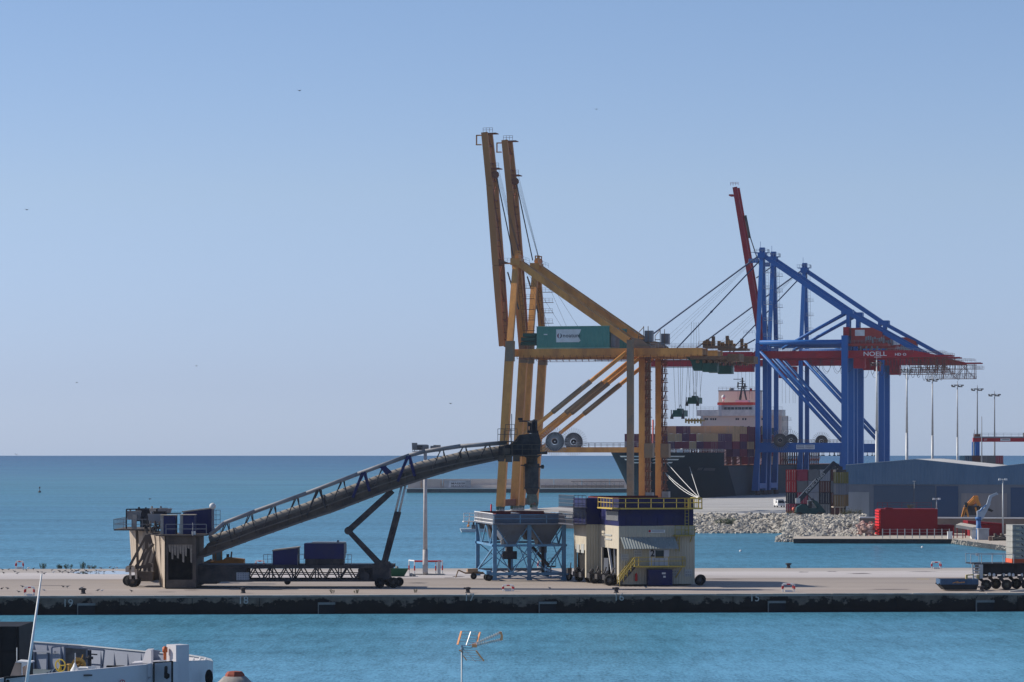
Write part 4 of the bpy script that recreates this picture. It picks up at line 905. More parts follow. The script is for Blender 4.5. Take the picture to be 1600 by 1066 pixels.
for y, k in bays:
    for t_ in range(5):
        z = 12.9 + t_ * 2.6
        for i in (12, 13) if k else (13,):
            if k == 0 and t_ == 4: continue
            if t_ == 0 and (k + i) % 3: continue
            c_ = random.choice(['tan', 'maroon', 'red', 'purple', 'tan', 'maroon', 'maroon'] if t_ < 4 else ['tan', 'tan', 'blue', 'maroon'])
            ship_c(c_, i, y, z, '%s container, %s tier of the ship\'s %s bay, %s column' % (c_, tier[t_], ORD[k + 1], 'quayside' if i == 13 else 'second from quayside'))
# mooring lines to a bollard on the quay
BP = G(1093, 781.5, TZ)
bo = MB(); bo.lathe((BP.x, BP.y, TZ), [(.45, 0), (.32, .15), (.32, .6), (.5, .75), (.5, .9), (.2, 1.0)], 12)
prop(bo.build('bollard', M_dark), 'dark bollard on the terminal quay holding four white mooring lines', 'bollard', 'bollards')
def rope(px, py, D, sag, lab):
    p = P(px, py, D); q = BP + V((0, 0, .6)); b = MB(); pts = []
    for i in range(13): t_ = i / 12; pts.append(p.lerp(q, t_) - V((0, 0, sag * 4 * t_ * (1 - t_))))
    b.path(pts, .085, 5); prop(b.build('mooring_line', M_rope), lab, 'rope', 'white mooring lines of the container ship')
rope(1035, 715, 1108, .25, 'white mooring line running highest from the ship bow to the quay')
rope(1036, 735, 1103, .8, 'white mooring line, upper of the two low sagging ones off the bow')
rope(1037, 736.5, 1103, 1.5, 'white mooring line, lowest and most sagging of those off the bow')
rope(1073, 715.5, 1125, .1, 'thin white mooring line dropping steeply at the right of the others')
# stacked containers beside the warehouse
RC = R(-13.5); DC = 781.0
fr = ['red maroon grey pale brown'.split(), 'red grey pale brown grey'.split(), 'navy maroon pale navy brown'.split(), 'maroon navy grey grey brown'.split()]
rows = ['top', 'second', 'third', 'bottom']
B0 = P(1236, 805, DC); B0.z = TZ
e1 = V((math.cos(RC), math.sin(RC), 0))
for rr in range(4):
    for k in range(5):
        z = TZ + (3 - rr) * 2.62; px0 = (1236.0, 1253.6, 1271.2, 1288.8, 1306.4)[k]
        p = P(px0, 800, DC - (px0 - 1236) * .034); p.z = z
        container(fr[rr][k], p, RC, '%s container, %s row of the stack by the warehouse, %s column from left' % (fr[rr][k], rows[rr], ORD[k]), 'containers stacked by the blue warehouse', k in (0, 3) or rr == 2)
for rr, c_ in enumerate(('olive', 'pale', 'ochre')):
    p = P(1311, 800, 736); p.z = 4.95 + (2 - rr) * 2.45
    container(c_, p, RC, '%s container, %s of the short stack at the warehouse corner' % (c_, ('topmost', 'middle one', 'lowest')[rr]), 'containers at the warehouse corner', True, 6.06)
b = MB(); p = P(1311, 800, 736)
for dx in (-.9, .2, .9): b.beam((p.x + dx, p.y + .1, TZ), (p.x + dx, p.y + .1, 4.7), .16)
b.box(p.x - 1.2, p.x + 1.2, p.y, p.y + 5, 4.7, 4.93); prop(b.build('container_stand', M_tan), 'low tan steel stand carrying the short container stack', 'stand')
c5 = ('blue', 'brown', 'grey', 'grey', 'maroon')
for k in range(5):
    container(c5[k], (Xat(1513 + k * 12.2, 1085), 1085, Zat(724.5, 1085)), 0, '%s container beyond the warehouse roof, %s from the left' % (c5[k], ORD[k]), 'containers behind the warehouse roof', k % 2 == 0)
st = MB(); st.box(Xat(1506, 1085), Xat(1569, 1085), 1085.5, 1097, TZ, Zat(724.5, 1085) - .01); prop(st.build('container_yard_platform', M_grey), 'grey platform under the containers beyond the warehouse roof', 'platform')
# gantry yard crane at the right edge
b0 = P(1527, 720, 1100); b0.z = TZ
r = thing('yard_gantry_crane', 'yard gantry crane with red girder and blue leg at the right edge', 'crane', b0)
zt_, zb_ = Zat(684, 1100) - TZ, Zat(690.5, 1100) - TZ
b = MB(); b.box(-1.4, 40, -.8, .8, zb_, zt_); g_ = b.build('girder', M_red, r)
b = MB(); b.box(-1.4, 40, -1.2, -.85, zt_ - .1, zt_ + .35); b.rail([(-1.4, -1.1, zt_ + .35), (40, -1.1, zt_ + .35)], r=.05, step=2.4); b.build('walkway', M_grey, g_)
b = MB(); b.box(7.3, 10.5, -.9, -.81, zb_ + .25, zt_ - .25); s_ = b.build('sign', M_white, g_); b = MB(); b.box(7.9, 10.2, -.93, -.905, zb_ + .62, zb_ + .85); b.build('sign_lettering', M_grey, s_)
text('lettering', 'U1', .9, face_cam(2.6, -.83, (zb_ + zt_) / 2), M_txt_w, g_, .01)
for y in (0, 8):
    b = MB(); b.box(-.6, .7, y - .7, y + .7, 0, zb_); b.build('leg', M_blue, r)
b = MB(); b.box(-1.3, -.9, -.3, .3, 0, zt_ + 1); b.build('ladder', M_lgrey, r)
b = MB(); b.box(-.9, .9, -1, 1, zt_, zt_ + 1.2); b.tube((-.9, 0, zt_ + 1), (-.9, 0, zt_ + 2.6), .06, 4); b.build('end_box', M_rust, r)
b = MB(); xx = 15.0; b.box(xx, xx + 2, -2, 2, zt_, zt_ + 1.6); b.build('trolley', M_dark, r)
# ---------------------------------------------------------------- right middle ground
WH = P(1321, 808, 760); WH.z = TZ; RW = R(-13.5); FW = Fr(WH, RW)
wh = thing('warehouse', 'long blue grey warehouse with shallow white gable roofs behind the red wall', 'warehouse', WH, RW)
M_wblue = mat('warehouse_blue_sheet', (.07, .135, .225), .7, var=.1, scale=.3, dirt=(.10, .16, .235), dirt_amt=.5, dscale=.15, rib=(0, 1.4, .03), stretch=(1, 1, .3))
M_wgrey = mat('warehouse_lower_grey', (.13, .15, .19), .75, var=.06, scale=.3, dirt=(.09, .11, .15), dirt_amt=.5, dscale=.2, stretch=(1, 1, .4))
M_roofw = mat('white_roof_sheet', (.62, .60, .57), .6, var=.05, scale=.2, dirt=(.4, .38, .35), dirt_amt=.5, dscale=.15)
def wp(px, py): q = FW.pl(px, py, 0); return (q.x, q.z)
prof = [wp(1321, 727), wp(1430, 718), wp(1549, 730.5), wp(1665, 718), wp(1790, 733)]
zb2 = wp(1400, 757)[1]
up = [(prof[0][0], zb2)] + prof + [(prof[-1][0], zb2)]
b = MB(); b.prism(up, 'y', 0, .5); b.build('upper_cladding', M_wblue, wh)
b = MB(); b.prism([(prof[0][0], 0), (prof[-1][0], 0), (prof[-1][0], zb2 - .01), (prof[0][0], zb2 - .01)], 'y', .25, .5); b.build('lower_wall', M_wgrey, wh)
b = MB(); b.prism([(prof[0][0], 0)] + prof + [(prof[-1][0], 0)], 'y', .52, 60); b.build('hall', M_wblue, wh)
b = MB()
for a, c in zip(prof, prof[1:]):
    b.add([(a[0], .6, a[1] + .12), (c[0], .6, c[1] + .12), (c[0], 60.3, c[1] + .12), (a[0], 60.3, a[1] + .12), (a[0], .6, a[1] + .02), (c[0], .6, c[1] + .02), (c[0], 60.3, c[1] + .02), (a[0], 60.3, a[1] + .02)],
          [(0, 1, 2, 3), (7, 6, 5, 4), (4, 5, 1, 0), (6, 7, 3, 2), (7, 4, 0, 3), (5, 6, 2, 1)])
b.build('roof', M_roofw, wh)
def panel(px0, px1, py0, py1, mt, nm='door_panel'):
    a, c = wp(px0, py1), wp(px1, py0); b = MB(); b.box(a[0], c[0], .14, .24, max(.02, a[1]), c[1]); return b.build(nm, mt, wh)
M_p1 = mat('pale_door_sheet', (.24, .26, .29), .8, var=.08, scale=.5, dirt=(.17, .18, .2), dirt_amt=.5, stretch=(2, 1, .3))
M_p2 = mat('blue_door_sheet', (.03, .062, .13), .6, var=.05, scale=.3)
M_p3 = mat('slate_door_sheet', (.05, .08, .13), .6, var=.05, scale=.3)
panel(1322, 1358, 769, 808, M_p1); panel(1365, 1427, 759, 808, M_p3); panel(1429, 1461, 759, 808, M_p3); panel(1463, 1497, 760, 808, M_p2); panel(1502, 1573, 771, 808, mat('taupe_door_sheet', (.20, .19, .20), .8, var=.12, scale=.5, stretch=(2, 1, .2))); panel(1579, 1640, 762, 808, M_p2)
b = MB(); q = wp(1430, 757); b.box(q[0] - .5, q[0] + .1, -.5, .0, q[1] + .6, q[1] + .8); b.tube((q[0] - .2, -.05, q[1] - .9), (q[0] - .2, -.05, q[1] + .6), .06, 5); b.build('wall_lamp', M_lgrey, wh)
# parapet wall, old pink rock face, low quay
Dp = 667.5
def par(px): t_ = (px - 1343) / (1600 - 1343.); return Xat(px, Dp)
b = MB(); x0, x1 = Xat(1342, 667), 150
ang = -57 / 262.
def yw(x): return 668.4 + (x - 68) * ang * .3
b.hexa([(68, 667.6, .5), (160, 647.6, .5), (160, 648.6, .5), (68, 668.6, .5), (68, 667.6, 3.7), (160, 647.6, 3.7), (160, 648.6, 3.7), (68, 668.6, 3.7)])
w_ = b.build('parapet_wall', mat('brown_render', (.20, .165, .145), .85, var=.2, scale=.4, dirt=(.12, .09, .08), dscale=.3), kind=None)
prop(w_, 'long brown retaining wall with white coping below the warehouse', 'wall')
b = MB(); b.hexa([(68, 667.4, 3.705), (160, 647.4, 3.705), (160, 648.8, 3.705), (68, 668.8, 3.705), (68, 667.4, 3.95), (160, 647.4, 3.95), (160, 648.8, 3.95), (68, 668.8, 3.95)]); b.build('coping', M_white, w_)
MB().hexa([(76, 666.9, -2), (330, 611.6, -2), (330, 680, -2), (76, 680, -2), (76, 666.9, TZ - .004), (330, 611.6, TZ - .004), (330, 680, TZ - .004), (76, 680, TZ - .004)]).build('terminal_edge', tm, kind='structure')
lq = MB(); pts = [(Xat(1240, 620), 620), (Xat(1487, 617), 617), (Xat(1600, 556), 556), (118, 535), (160, 560), (160, 647.4), (68, 667.3), (Xat(1242, 648), 650)]
lq.add([(x, y, .85) for x, y in pts], [tuple(range(8))]); lq.mi = 1
lq.add([(x, y, .85) for x, y in pts] + [(x, y, -2.5) for x, y in pts], [(i, 8 + i, 8 + (i + 1) % 8, (i + 1) % 8) for i in range(8)])
lq.build('low_quay', [mat('pale_quay_top', (.46, .41, .35), .85, var=.15, scale=.4, dirt=(.3, .25, .2)), mat('dark_low_wall', (.035, .04, .045), .85, var=.3, scale=.3, dirt=(.12, .11, .09), dirt_amt=.4, dthr=.6)], kind='structure')
b = MB(); b.hexa([(pts[0][0], 619.8, .2), (pts[1][0], 616.8, .2), (pts[1][0], 618, .2), (pts[0][0], 621, .2), (pts[0][0], 619.8, .92), (pts[1][0], 616.8, .92), (pts[1][0], 618, .92), (pts[0][0], 621, .92)]) if False else b.box(0, 0, 0, 0, 0, 0)
for i in range(12): pass
random.seed(21)
def rock(mb, c, s_):
    n = 7; vs = []; ax = V((random.gauss(0, 1), random.gauss(0, 1), random.gauss(0, 1))).normalized(); q = ax.to_track_quat('Z', 'Y')
    for k, (rr, h) in enumerate(((.0, -.55), (.8, -.4), (1.0, .1), (.65, .5), (0, .62))):
        for i in range(5 if 0 < k < 4 else 1):
            t = 2 * math.pi * (i + .3 * k) / 5; j = random.uniform(.75, 1.25)
            vs.append(V(c) + q @ V((rr * math.cos(t) * s_ * j, rr * math.sin(t) * s_ * j * .8, h * s_ * random.uniform(.8, 1.2))))
    fs = [(0, 1 + (i + 1) % 5, 1 + i) for i in range(5)] + [(1 + k * 5 + i, 1 + k * 5 + (i + 1) % 5, 6 + k * 5 + (i + 1) % 5, 6 + k * 5 + i) for k in range(2) for i in range(5)] + [(11 + i, 11 + (i + 1) % 5, 16) for i in range(5)]
    mb.add(vs, fs)
M_rock = mat('riprap_stone', (.44, .41, .36), .9, var=.3, scale=.9, dirt=(.22, .2, .17), dirt_amt=.6, dscale=.6)
rk = MB()
def slope(px0, px1, nrow, top, bot, ncol, s0, s1):
    for j in range(nrow):
        for i in range(ncol):
            px = px0 + (px1 - px0) * (i + random.random()) / ncol; u = (j + random.random()) / nrow
            D = top[0] + (bot[0] - top[0]) * u; z = top[1] + (bot[1] - top[1]) * u + random.uniform(-.2, .35)
            rock(rk, (Xat(px, D), D, z), random.uniform(s0, s1))
slope(1050, 1292, 24, (736, 3.0), (702, -.4), 105, .28, .8)
slope(1225, 1352, 26, (727, 3.0), (638, .6), 64, .28, .8); slope(1290, 1352, 12, (715, 2.9), (669, 2.2), 26, .3, .8); slope(1225, 1290, 8, (735, 3.0), (722, 2.4), 26, .3, .8)
slope(1212, 1246, 5, (646, .6), (628, -.2), 12, .3, .7)
slope(1090, 1345, 3, (702, .0), (698, -.3), 60, .3, .6)
for i in range(260):
    u = random.random(); px = 1487 + 113 * u; D = 616.8 - 61 * u; rock(rk, (Xat(px, D), D - .1, random.uniform(.1, .75)), random.uniform(.18, .4))
rk.build('rock_riprap', M_rock, kind='stuff', label='pale grey boulder slope along the water below the container yard', cat='rocks')
MB().add([(Xat(1045, 736), 736.5, 2.25), (Xat(1292, 733), 733, 2.25), (Xat(1292, 701), 701, -1.2), (Xat(1045, 701), 701, -1.2), (Xat(1225, 727), 727, 2.2), (74.5, 702, 2.2), (77, 668.5, 2.2), (68, 667.7, -.9), (Xat(1225, 668), 668, -1.0)], [(0, 3, 2, 1), (4, 8, 7, 6, 5)]).build('bank', mat('bank_earth', (.10, .09, .08), .9), kind='structure')
b = MB(); random.seed(4)
for i in range(150):
    u = random.random(); v_ = random.random(); D = 650 - 8 * v_; rock(b, (Xat(1343 + 24 * u - 4 * v_, D), D, .6 + 2.9 * random.random() * (1 - .3 * v_)), random.uniform(.25, .6))
prop(b.build('rock_face', mat('pink_rock', (.46, .31, .27), .9, var=.3, scale=.6, dirt=(.25, .14, .12), dscale=.5)), 'pinkish broken rock face between the boulders and the red wall', 'rocks')
# red wall; sunlight on its ladder-like end is put into a brighter red
M_rw = mat('red_wall_paint', (.20, .008, .014), .75, var=.1, scale=.4, dirt=(.2, .012, .02), dirt_amt=.5)
b = MB(); xA, xB = Xat(1376, 645), Xat(1465, 645); z1 = Zat(795.5, 645); b.box(xA, xB, 645, 652.5, .86, z1); rw = b.build('red_block', M_rw); prop(rw, 'tall red painted block wall standing on the low quay', 'wall')
b = MB()
for i in range(9): z = .95 + i * .54; b.box(xA - .3, xA - .01, 645.2, 652.3, z, z + .36)
b.build('end_ribs', mat('sunlit_red_end', (.60, .015, .02), .7), rw)
b = MB(); b.rail([(xA, 651, z1), (xA + 2, 651, z1)], step=1, r=.04); b.rail([(xA + 2, 652, z1), (xB - .3, 652, z1)], step=3, r=.03); b.box(xA + 1, xA + 2.4, 646, 647, z1, z1 + .25); b.build('roof_railing', M_rw, rw)
b = MB(); b.box(xB + .01, Xat(1491, 647), 647, 653, .86, Zat(820.5, 647)); prop(b.build('low_red_wall', M_rw), 'lower red wall beside the tall red block', 'wall')
def lamp(px, pyb, pyt, D, r0, label, arms, zb=None, cat='lamp post', hw_=.55, group=None, name='lamp_post', mt=None):
    X = Xat(px, D); zb = Zat(pyb, D) if zb is None else zb; h = Zat(pyt, D) - zb
    r = thing(name, label, cat, (X, D, zb), 0, group)
    b = MB(); b.tube((0, 0, 0), (0, 0, h), r0, 10, r0 * .6); b.box(-r0 * 1.8, r0 * 1.8, -r0 * 1.8, r0 * 1.8, 0, .15); b.build('pole', mt or M_lgrey, r)
    for sx_ in arms:
        b = MB(); b.beam((0, 0, h - .1), (sx_ * hw_, 0, h - .05), .08); b.hexa([(sx_ * hw_ - .25, -.2, h - .25), (sx_ * hw_ + .25, -.2, h - .25), (sx_ * hw_ + .25, .2, h - .25), (sx_ * hw_ - .25, .2, h - .25),
              (sx_ * hw_ - .2, -.15, h + .1), (sx_ * hw_ + .2, -.15, h + .1), (sx_ * hw_ + .2, .15, h + .1), (sx_ * hw_ - .2, .15, h + .1)]); b.build('lamp_head', M_white, r)
    return r
lamp(1463.5, 795.5, 779, 647, .1, 'short lamp post with two heads on the red block wall', (-1, 1), hw_=.5)
lamp(1567, 842, 748.5, 612, .17, 'tall lamp post with two heads beside the small blue crane', (-1, 1), hw_=.55)
# fence on the low quay
r = thing('quay_fence', 'low wire fence with pale posts along the edge of the low quay', 'fence', (Xat(1376, 622), 622, .85))
xx0 = Xat(1376, 622)
for i in range(10):
    x = Xat(1379 + i * 11.6, 622) - xx0; b = MB(); b.box(x - .07, x + .07, -.07 - i * .3 * 0, .07, 0, 1.75); b.build('post', M_lgrey, r)
b = MB(); L_ = Xat(1484, 622) - xx0
for z in (.6, 1.1, 1.65): b.tube((.3, 0, z), (L_, 0, z), .02, 4)
b.build('wire', M_lgrey, r)
X = Xat(1485, 618.5); b = MB(); b.box(X - .4, X + .4, 619, 619.8, .86, 2.0); b.box(X - .45, X + .45, 618.95, 619.85, 2.0, 2.15); prop(b.build('quay_post', M_white), 'stubby white post at the corner of the low quay', 'post')
# open shelter, white kiosk, red shed, machinery
D = 622.
r = thing('canopy_shelter', 'flat pale canopy on thin red posts beside the small blue crane', 'shelter', (Xat(1488, D), D, .85)); x0 = Xat(1488, D); xs = lambda px: Xat(px, D) - x0
b = MB(); z0 = Zat(826, D) - .85; b.hexa([(xs(1491), -2, z0 + .2), (xs(1517), -2, z0 - .3), (xs(1540), 6, z0 - .1), (xs(1508), 6, z0 + .5), (xs(1491), -2, z0 + .75), (xs(1517), -2, z0 + .25), (xs(1540), 6, z0 + .35), (xs(1508), 6, z0 + .95)]); b.build('roof_slab', mat('cream_slab', (.62, .55, .46), .8), r)
for px, dy in ((1490, 0), (1504.5, 0), (1500, 4), (1513, 4)): b = MB(); b.tube((xs(px), dy, 0), (xs(px), dy, z0 + .2), .08, 6); b.build('post', M_rw, r)
b = MB(); b.box(xs(1516.5), xs(1524.5), -2, .5, 0, z0 - .25); b.build('pillar', M_white, r)
b = MB(); X = Xat(1527.5, 612); b.box(X, X + 1.9, 611, 613.4, .86, 2.75); b.box(X - .1, X + 2, 610.9, 613.5, 2.755, 2.9); o = b.build('kiosk', mat('pale_kiosk_sheet', (.36, .37, .40), .7, rib=(0, 3, .02))); prop(o, 'small pale grey kiosk cabinet at the foot of the small blue crane', 'cabinet')
b = MB(); X, X2 = Xat(1515, 640), Xat(1568, 640); b.box(X, X2, 640, 646, .86, 3.0); b.prism([(X - .4, 3.2), (X2 + .3, 3.0), (X2 + .3, 3.15), (X - .4, 3.75)], 'y', 639.4, 646.5); prop(b.build('red_shed', M_rw), 'low red shed with sloping roof behind the white kiosk', 'shed')
b = MB(); X = Xat(1550, 607); 
for i in range(7): b.box(X + i * .38, X + i * .38 + .3, 606 + .2 * (i % 2), 607.6, .86 + .2 * (i % 3) * 0, 1.5 + .3 * ((i * 5) % 3))
b.tube((X + .2, 606, 1.2), (X + 2.9, 606, 1.3), .2, 6); b.beam((X + 1, 606.2, 1.6), (X + 3.2, 606.4, 2.5), .15)
prop(b.build('winch_machinery', M_dustbr), 'dark clutter of winch machinery at the foot of the tall lamp post', 'machinery')
b = MB(); X = Xat(1544, 606); b.box(X, X + .6, 605, 605.6, .86, 1.6); prop(b.build('crate', mat('brown_crate', (.2, .12, .09), .8)), 'small brown crate between the kiosk and the winch machinery', 'crate')
# small blue jib crane
D = 613.; r = thing('jib_crane', 'small pale blue jib crane with raised bent arm on the low quay', 'crane', (Xat(1528.5, D), D, .85)); X0 = Xat(1528.5, D)
q = lambda px, py, y=0: (Xat(px, D) - X0, y, Zat(py, D) - .85)
M_jb = mat('jib_blue', (.045, .14, .34), .5); M_jl = mat('jib_pale_blue', (.33, .39, .47), .5)
b = MB(); b.box(-.5, .5, -.5, .5, 0, .25); b.tube((0, 0, 0), q(1529, 812), .42, 12); b.tube(q(1529, 812), q(1529, 808), .6, 12); b.build('column', M_jb, r)
b = MB(); b.prism([q(1526.5, 809)[::2], q(1534, 813)[::2], q(1537, 805)[::2], q(1534, 793)[::2], q(1531, 797)[::2], q(1526.5, 799)[::2]], 'y', -.4, .4); b.build('slewing_head', M_jl, r)
b = MB(); b.beam(q(1533, 808), q(1545.5, 786), .7, .85, .6, .6); b.build('lower_arm', M_jl, r)
b = MB(); b.beam(q(1544, 788), q(1548, 775), .5, .55); b.beam(q(1547.5, 776), q(1558, 771), .4, .5, .35, .35); b.tube(q(1558, 771), q(1558.5, 773.5), .15, 6); b.build('upper_arm', M_jl, r)
b = MB(); b.tube(q(1530, 799, -.5), q(1540, 789, -.5), .12, 6); b.tube(q(1529, 812, -.6), q(1535, 835, -.6), .07, 5); b.build('cylinder', M_jb, r)
# orange material handler behind the parapet
D = 690.; r = thing('material_handler', 'orange material handler with folded arm and black grab before the warehouse', 'excavator', (Xat(1515, D), D, TZ)); X0 = Xat(1515, D)
q = lambda px, py, y=0: (Xat(px, D) - X0, y, Zat(py, D) - TZ)
M_or = mat('handler_orange', (.62, .25, .05), .55, dirt=(.3, .12, .05))
b = MB(); b.box(q(1506, 0)[0], q(1527, 0)[0], -1.2, 1.4, 1.6, 2.9); b.box(q(1512, 0)[0], q(1529, 0)[0], -1, 1, 2.9, 3.5); b.build('upper_carriage', M_dark, r)
for px0, px1 in ((1508, 1503), (1508, 1512), (1523, 1527), (1506, 1502)):
    b = MB(); b.beam(q(px0, 793, -1), q(px1, 808, -1), .5, .35); b.build('outrigger', M_or, r)
b = MB(); b.beam(q(1508, 793, -.3), q(1523, 778, -.3), .6, .8); b.beam(q(1511, 794, .4), q(1526, 780, .4), .35, .4); b.beam(q(1514, 794, .7), q(1529, 783, .7), .3, .3); b.tube(q(1510, 790, -.7), q(1521, 779, -.7), .14, 6); b.build('boom', M_or, r)
b = MB(); b.beam(q(1524, 776, -.3), q(1530, 791, -.3), .5, .7); b.tube(q(1527, 775, -.5), q(1529, 790, -.5), .12, 6); b.beam(q(1521, 777), q(1527, 776), .5, .5); b.build('stick', M_or, r)
b = MB(); b.prism([q(1528, 792)[::2], q(1543, 793)[::2], q(1552, 798)[::2], q(1549, 800)[::2], q(1541, 797)[::2], q(1530, 797)[::2]], 'y', -.5, .5); b.build('grab', M_black, r)
b = MB(); b.box(q(1507, 0)[0], q(1510, 0)[0], -1.2, 0, 3.0, 4.2); b.build('cab', M_glass, r)
# high lighting masts
for px, pyt, D, lab in ((1370, 565, 1026, 'tallest looking white mast, leftmost, in front of the rear blue crane leg'), (1417, 575, 1102, 'second high light mast from left, left of the roof ridge'), (1457, 591, 1249, 'third high light mast from left, above the white roof ridge'),
                        (1496, 600, 1339, 'fourth high light mast from left, above the white roof slope'), (1527, 606, 1402, 'fifth high light mast from left, over the yard crane leg'), (1554, 615, 1547, 'sixth high light mast, rightmost, crossing the red yard crane girder')):
    X = Xat(px, D); h = Zat(pyt, D) - TZ; r = thing('high_mast_light', lab, 'light mast', (X, D, TZ), 0, 'high mast lights of the terminal'); k = D / 1100.
    dk = D > 1380
    b = MB(); b.tube((0, 0, 0), (0, 0, h * .5), .62 if D < 1300 else .5, 10, .42 if D < 1300 else .38); b.tube((0, 0, h * .5), (0, 0, h + .4), .42 if D < 1300 else .36, 10, .2); b.build('pole', M_grey if dk else M_lgrey, r)
    b = MB(); b.ring((0, 0, h - .4), (0, 0, 1), 1.3 * k, 1.6 * k, .15, 14)
    for i in range(6): a = i * math.pi / 3; b.beam((0, 0, h - .4), (1.4 * k * math.cos(a), 1.4 * k * math.sin(a), h - .4), .1)
    b.tube((0, 0, h + .2), (0, 0, h + 1.2), .1, 5); hd = b.build('head_ring', M_grey, r)
    for i in range(9):
        a = i * 2 * math.pi / 9; c = V((1.75 * k * math.cos(a), 1.75 * k * math.sin(a), h - .55 - .5 * (i % 2))); b = MB(); b.beam(c + V((-.33 * math.sin(a), .33 * math.cos(a), 0)) * k, c - V((-.33 * math.sin(a), .33 * math.cos(a), 0)) * k, .5 * k, .38 * k); b.build('floodlight', M_dark, hd)
b = MB(); D = 1080.; b.tube((Xat(1534, D), D, TZ), (Xat(1534, D), D, Zat(651, D)), .3, 8, .1); prop(b.build('slim_mast', M_grey), 'slim plain mast without lamps between the two rightmost light masts', 'mast')
# reach stacker
D = 731.; r = thing('reach_stacker', 'dark teal reach stacker with its long boom raised against the container stack', 'reach stacker', (Xat(1265, D), D, TZ)); X0 = Xat(1265, D)
q = lambda px, py, y=0: (Xat(px, D) - X0, y, Zat(py, D) - TZ)
b = MB(); b.box(q(1262, 0)[0], q(1284, 0)[0], -1.6, 1.6, .7, 2.4); b.prism([q(1243, 801)[::2], q(1262, 803)[::2], q(1262, 790)[::2], q(1252, 788)[::2], q(1244, 793)[::2]], 'y', -1.5, 1.5); b.prism([q(1278, 797)[::2], q(1286, 803)[::2], q(1290, 800)[::2], q(1276, 783)[::2], q(1268, 781)[::2]], 'y', -1.2, 1.2); b.build('body', M_teal, r)
b = MB(); b.box(q(1262, 0)[0], q(1268, 0)[0], -1.2, .6, 2.4, 3.9); b.build('cab', M_glass, r); b = MB(); b.box(q(1261.5, 0)[0], q(1268.5, 0)[0], -1.3, .7, 3.9, 4.0); b.build('cab_roof', M_lgrey, r)
for px, dy in ((1248, -1.5), (1248, 1.3), (1280, -1.7), (1280, 1.5)):
    b, b2 = MB(), MB(); wheel(b, b2, (q(px, 0)[0], dy, .8), (0, -1, 0), .8, .6); o = b.build('wheel', M_black, r); b2.build('hub', M_hub, o)
b = MB(); a, c = V(q(1247, 783)), V(q(1303, 723)); b.beam(a, a.lerp(c, .55), 1.0, 1.05); b.beam(a.lerp(c, .5), c, .7, .8); b.beam(c + V((-.3, 0, .1)), V(q(1312, 731)), .6, .7); bo_ = b.build('boom', mat('stacker_boom_paint', (.02, .03, .045), .5), r)
b = MB(); b.beam(a + V((-.1, -.56, .62)), a.lerp(c, .5) + V((-.1, -.56, .62)), .08, .1); b.box(a.x - .5, a.x + .4, -.6, .6, a.z - .5, a.z + .6); b.build('boom_edge', M_lgrey, bo_)
d_ = c - a; an = math.atan2(d_.z, d_.x); tp = a.lerp(c, .47)
text('lettering', 'KONECRANES', .85, Matrix.Translation((tp.x, -.56, tp.z)) @ Matrix.Rotation(-an, 4, 'Y') @ Matrix.Rotation(R(90), 4, 'X'), M_lgrey, bo_, .01, 1.05, 1.0, .01)
b = MB(); b.tube(q(1259, 771, -.6), q(1270, 782, -.6), .12, 6); b.tube(q(1268, 780, -.6), q(1285, 797, -.6), .32, 8); b.build('lift_cylinder', M_dark, r)
b = MB(); b.box(q(1304, 0)[0], q(1320, 0)[0], -3, 3, q(0, 738)[2], q(0, 734)[2]); b.box(q(1309, 0)[0], q(1316, 0)[0], -.8, .8, q(0, 734)[2], q(0, 729)[2]); b.build('spreader_frame', M_dark, r)
# pickup truck
p = G(1221, 793, TZ); r = thing('utility_truck', 'white utility truck parked on the terminal left of the container stack', 'truck', p, R(8))
b = MB(); b.box(-1.0, 1.0, 0, 5, .45, 1.05); b.hexa([(-1, .1, 1.05), (1, .1, 1.05), (1, 2.2, 1.05), (-1, 2.2, 1.05), (-.8, .7, 1.95), (.8, .7, 1.95), (.8, 2.1, 1.95), (-.8, 2.1, 1.95)]); b.box(-1.05, 1.05, 2.25, 5, 1.05, 2.2); b.build('body', M_white, r)
b = MB(); b.hexa([(-.86, .12, 1.12), (.86, .12, 1.12), (.86, .2, 1.12), (-.86, .2, 1.12), (-.72, .6, 1.85), (.72, .6, 1.85), (.72, .7, 1.85), (-.72, .7, 1.85)]); b.build('windscreen', M_glass, r)
for x in (-.9, .9):
    for y in (.9, 4): b, b2 = MB(), MB(); wheel(b, b2, (x, y, .38), (1 if x > 0 else -1, 0, 0), .38, .25); o = b.build('wheel', M_black, r); b2.build('hub', M_hub, o)
b = MB(); b.box(-1.35, -1.05, .8, .9, 1.2, 1.6); b.box(1.05, 1.35, .8, .9, 1.2, 1.6); b.build('mirrors', M_dark, r)
b = MB(); b.box(-.6, .6, 1.2, 1.4, 1.955, 2.1); b.build('light_bar', M_lgrey, r)
p = P(1240, 796, 733); b = MB(); b.tube((p.x, p.y, 2.9), (p.x, p.y, p.z), .05, 5); b.lathe((p.x, p.y, p.z - .35), [(.1, 0), (.34, .2), (.38, .45), (.25, .7), (.05, .8)], 10)
prop(b.build('marker_ball', mat('salmon_marker', (.75, .18, .12), .6)), 'round salmon coloured marker ball on a stick beside the dark container stack', 'marker')
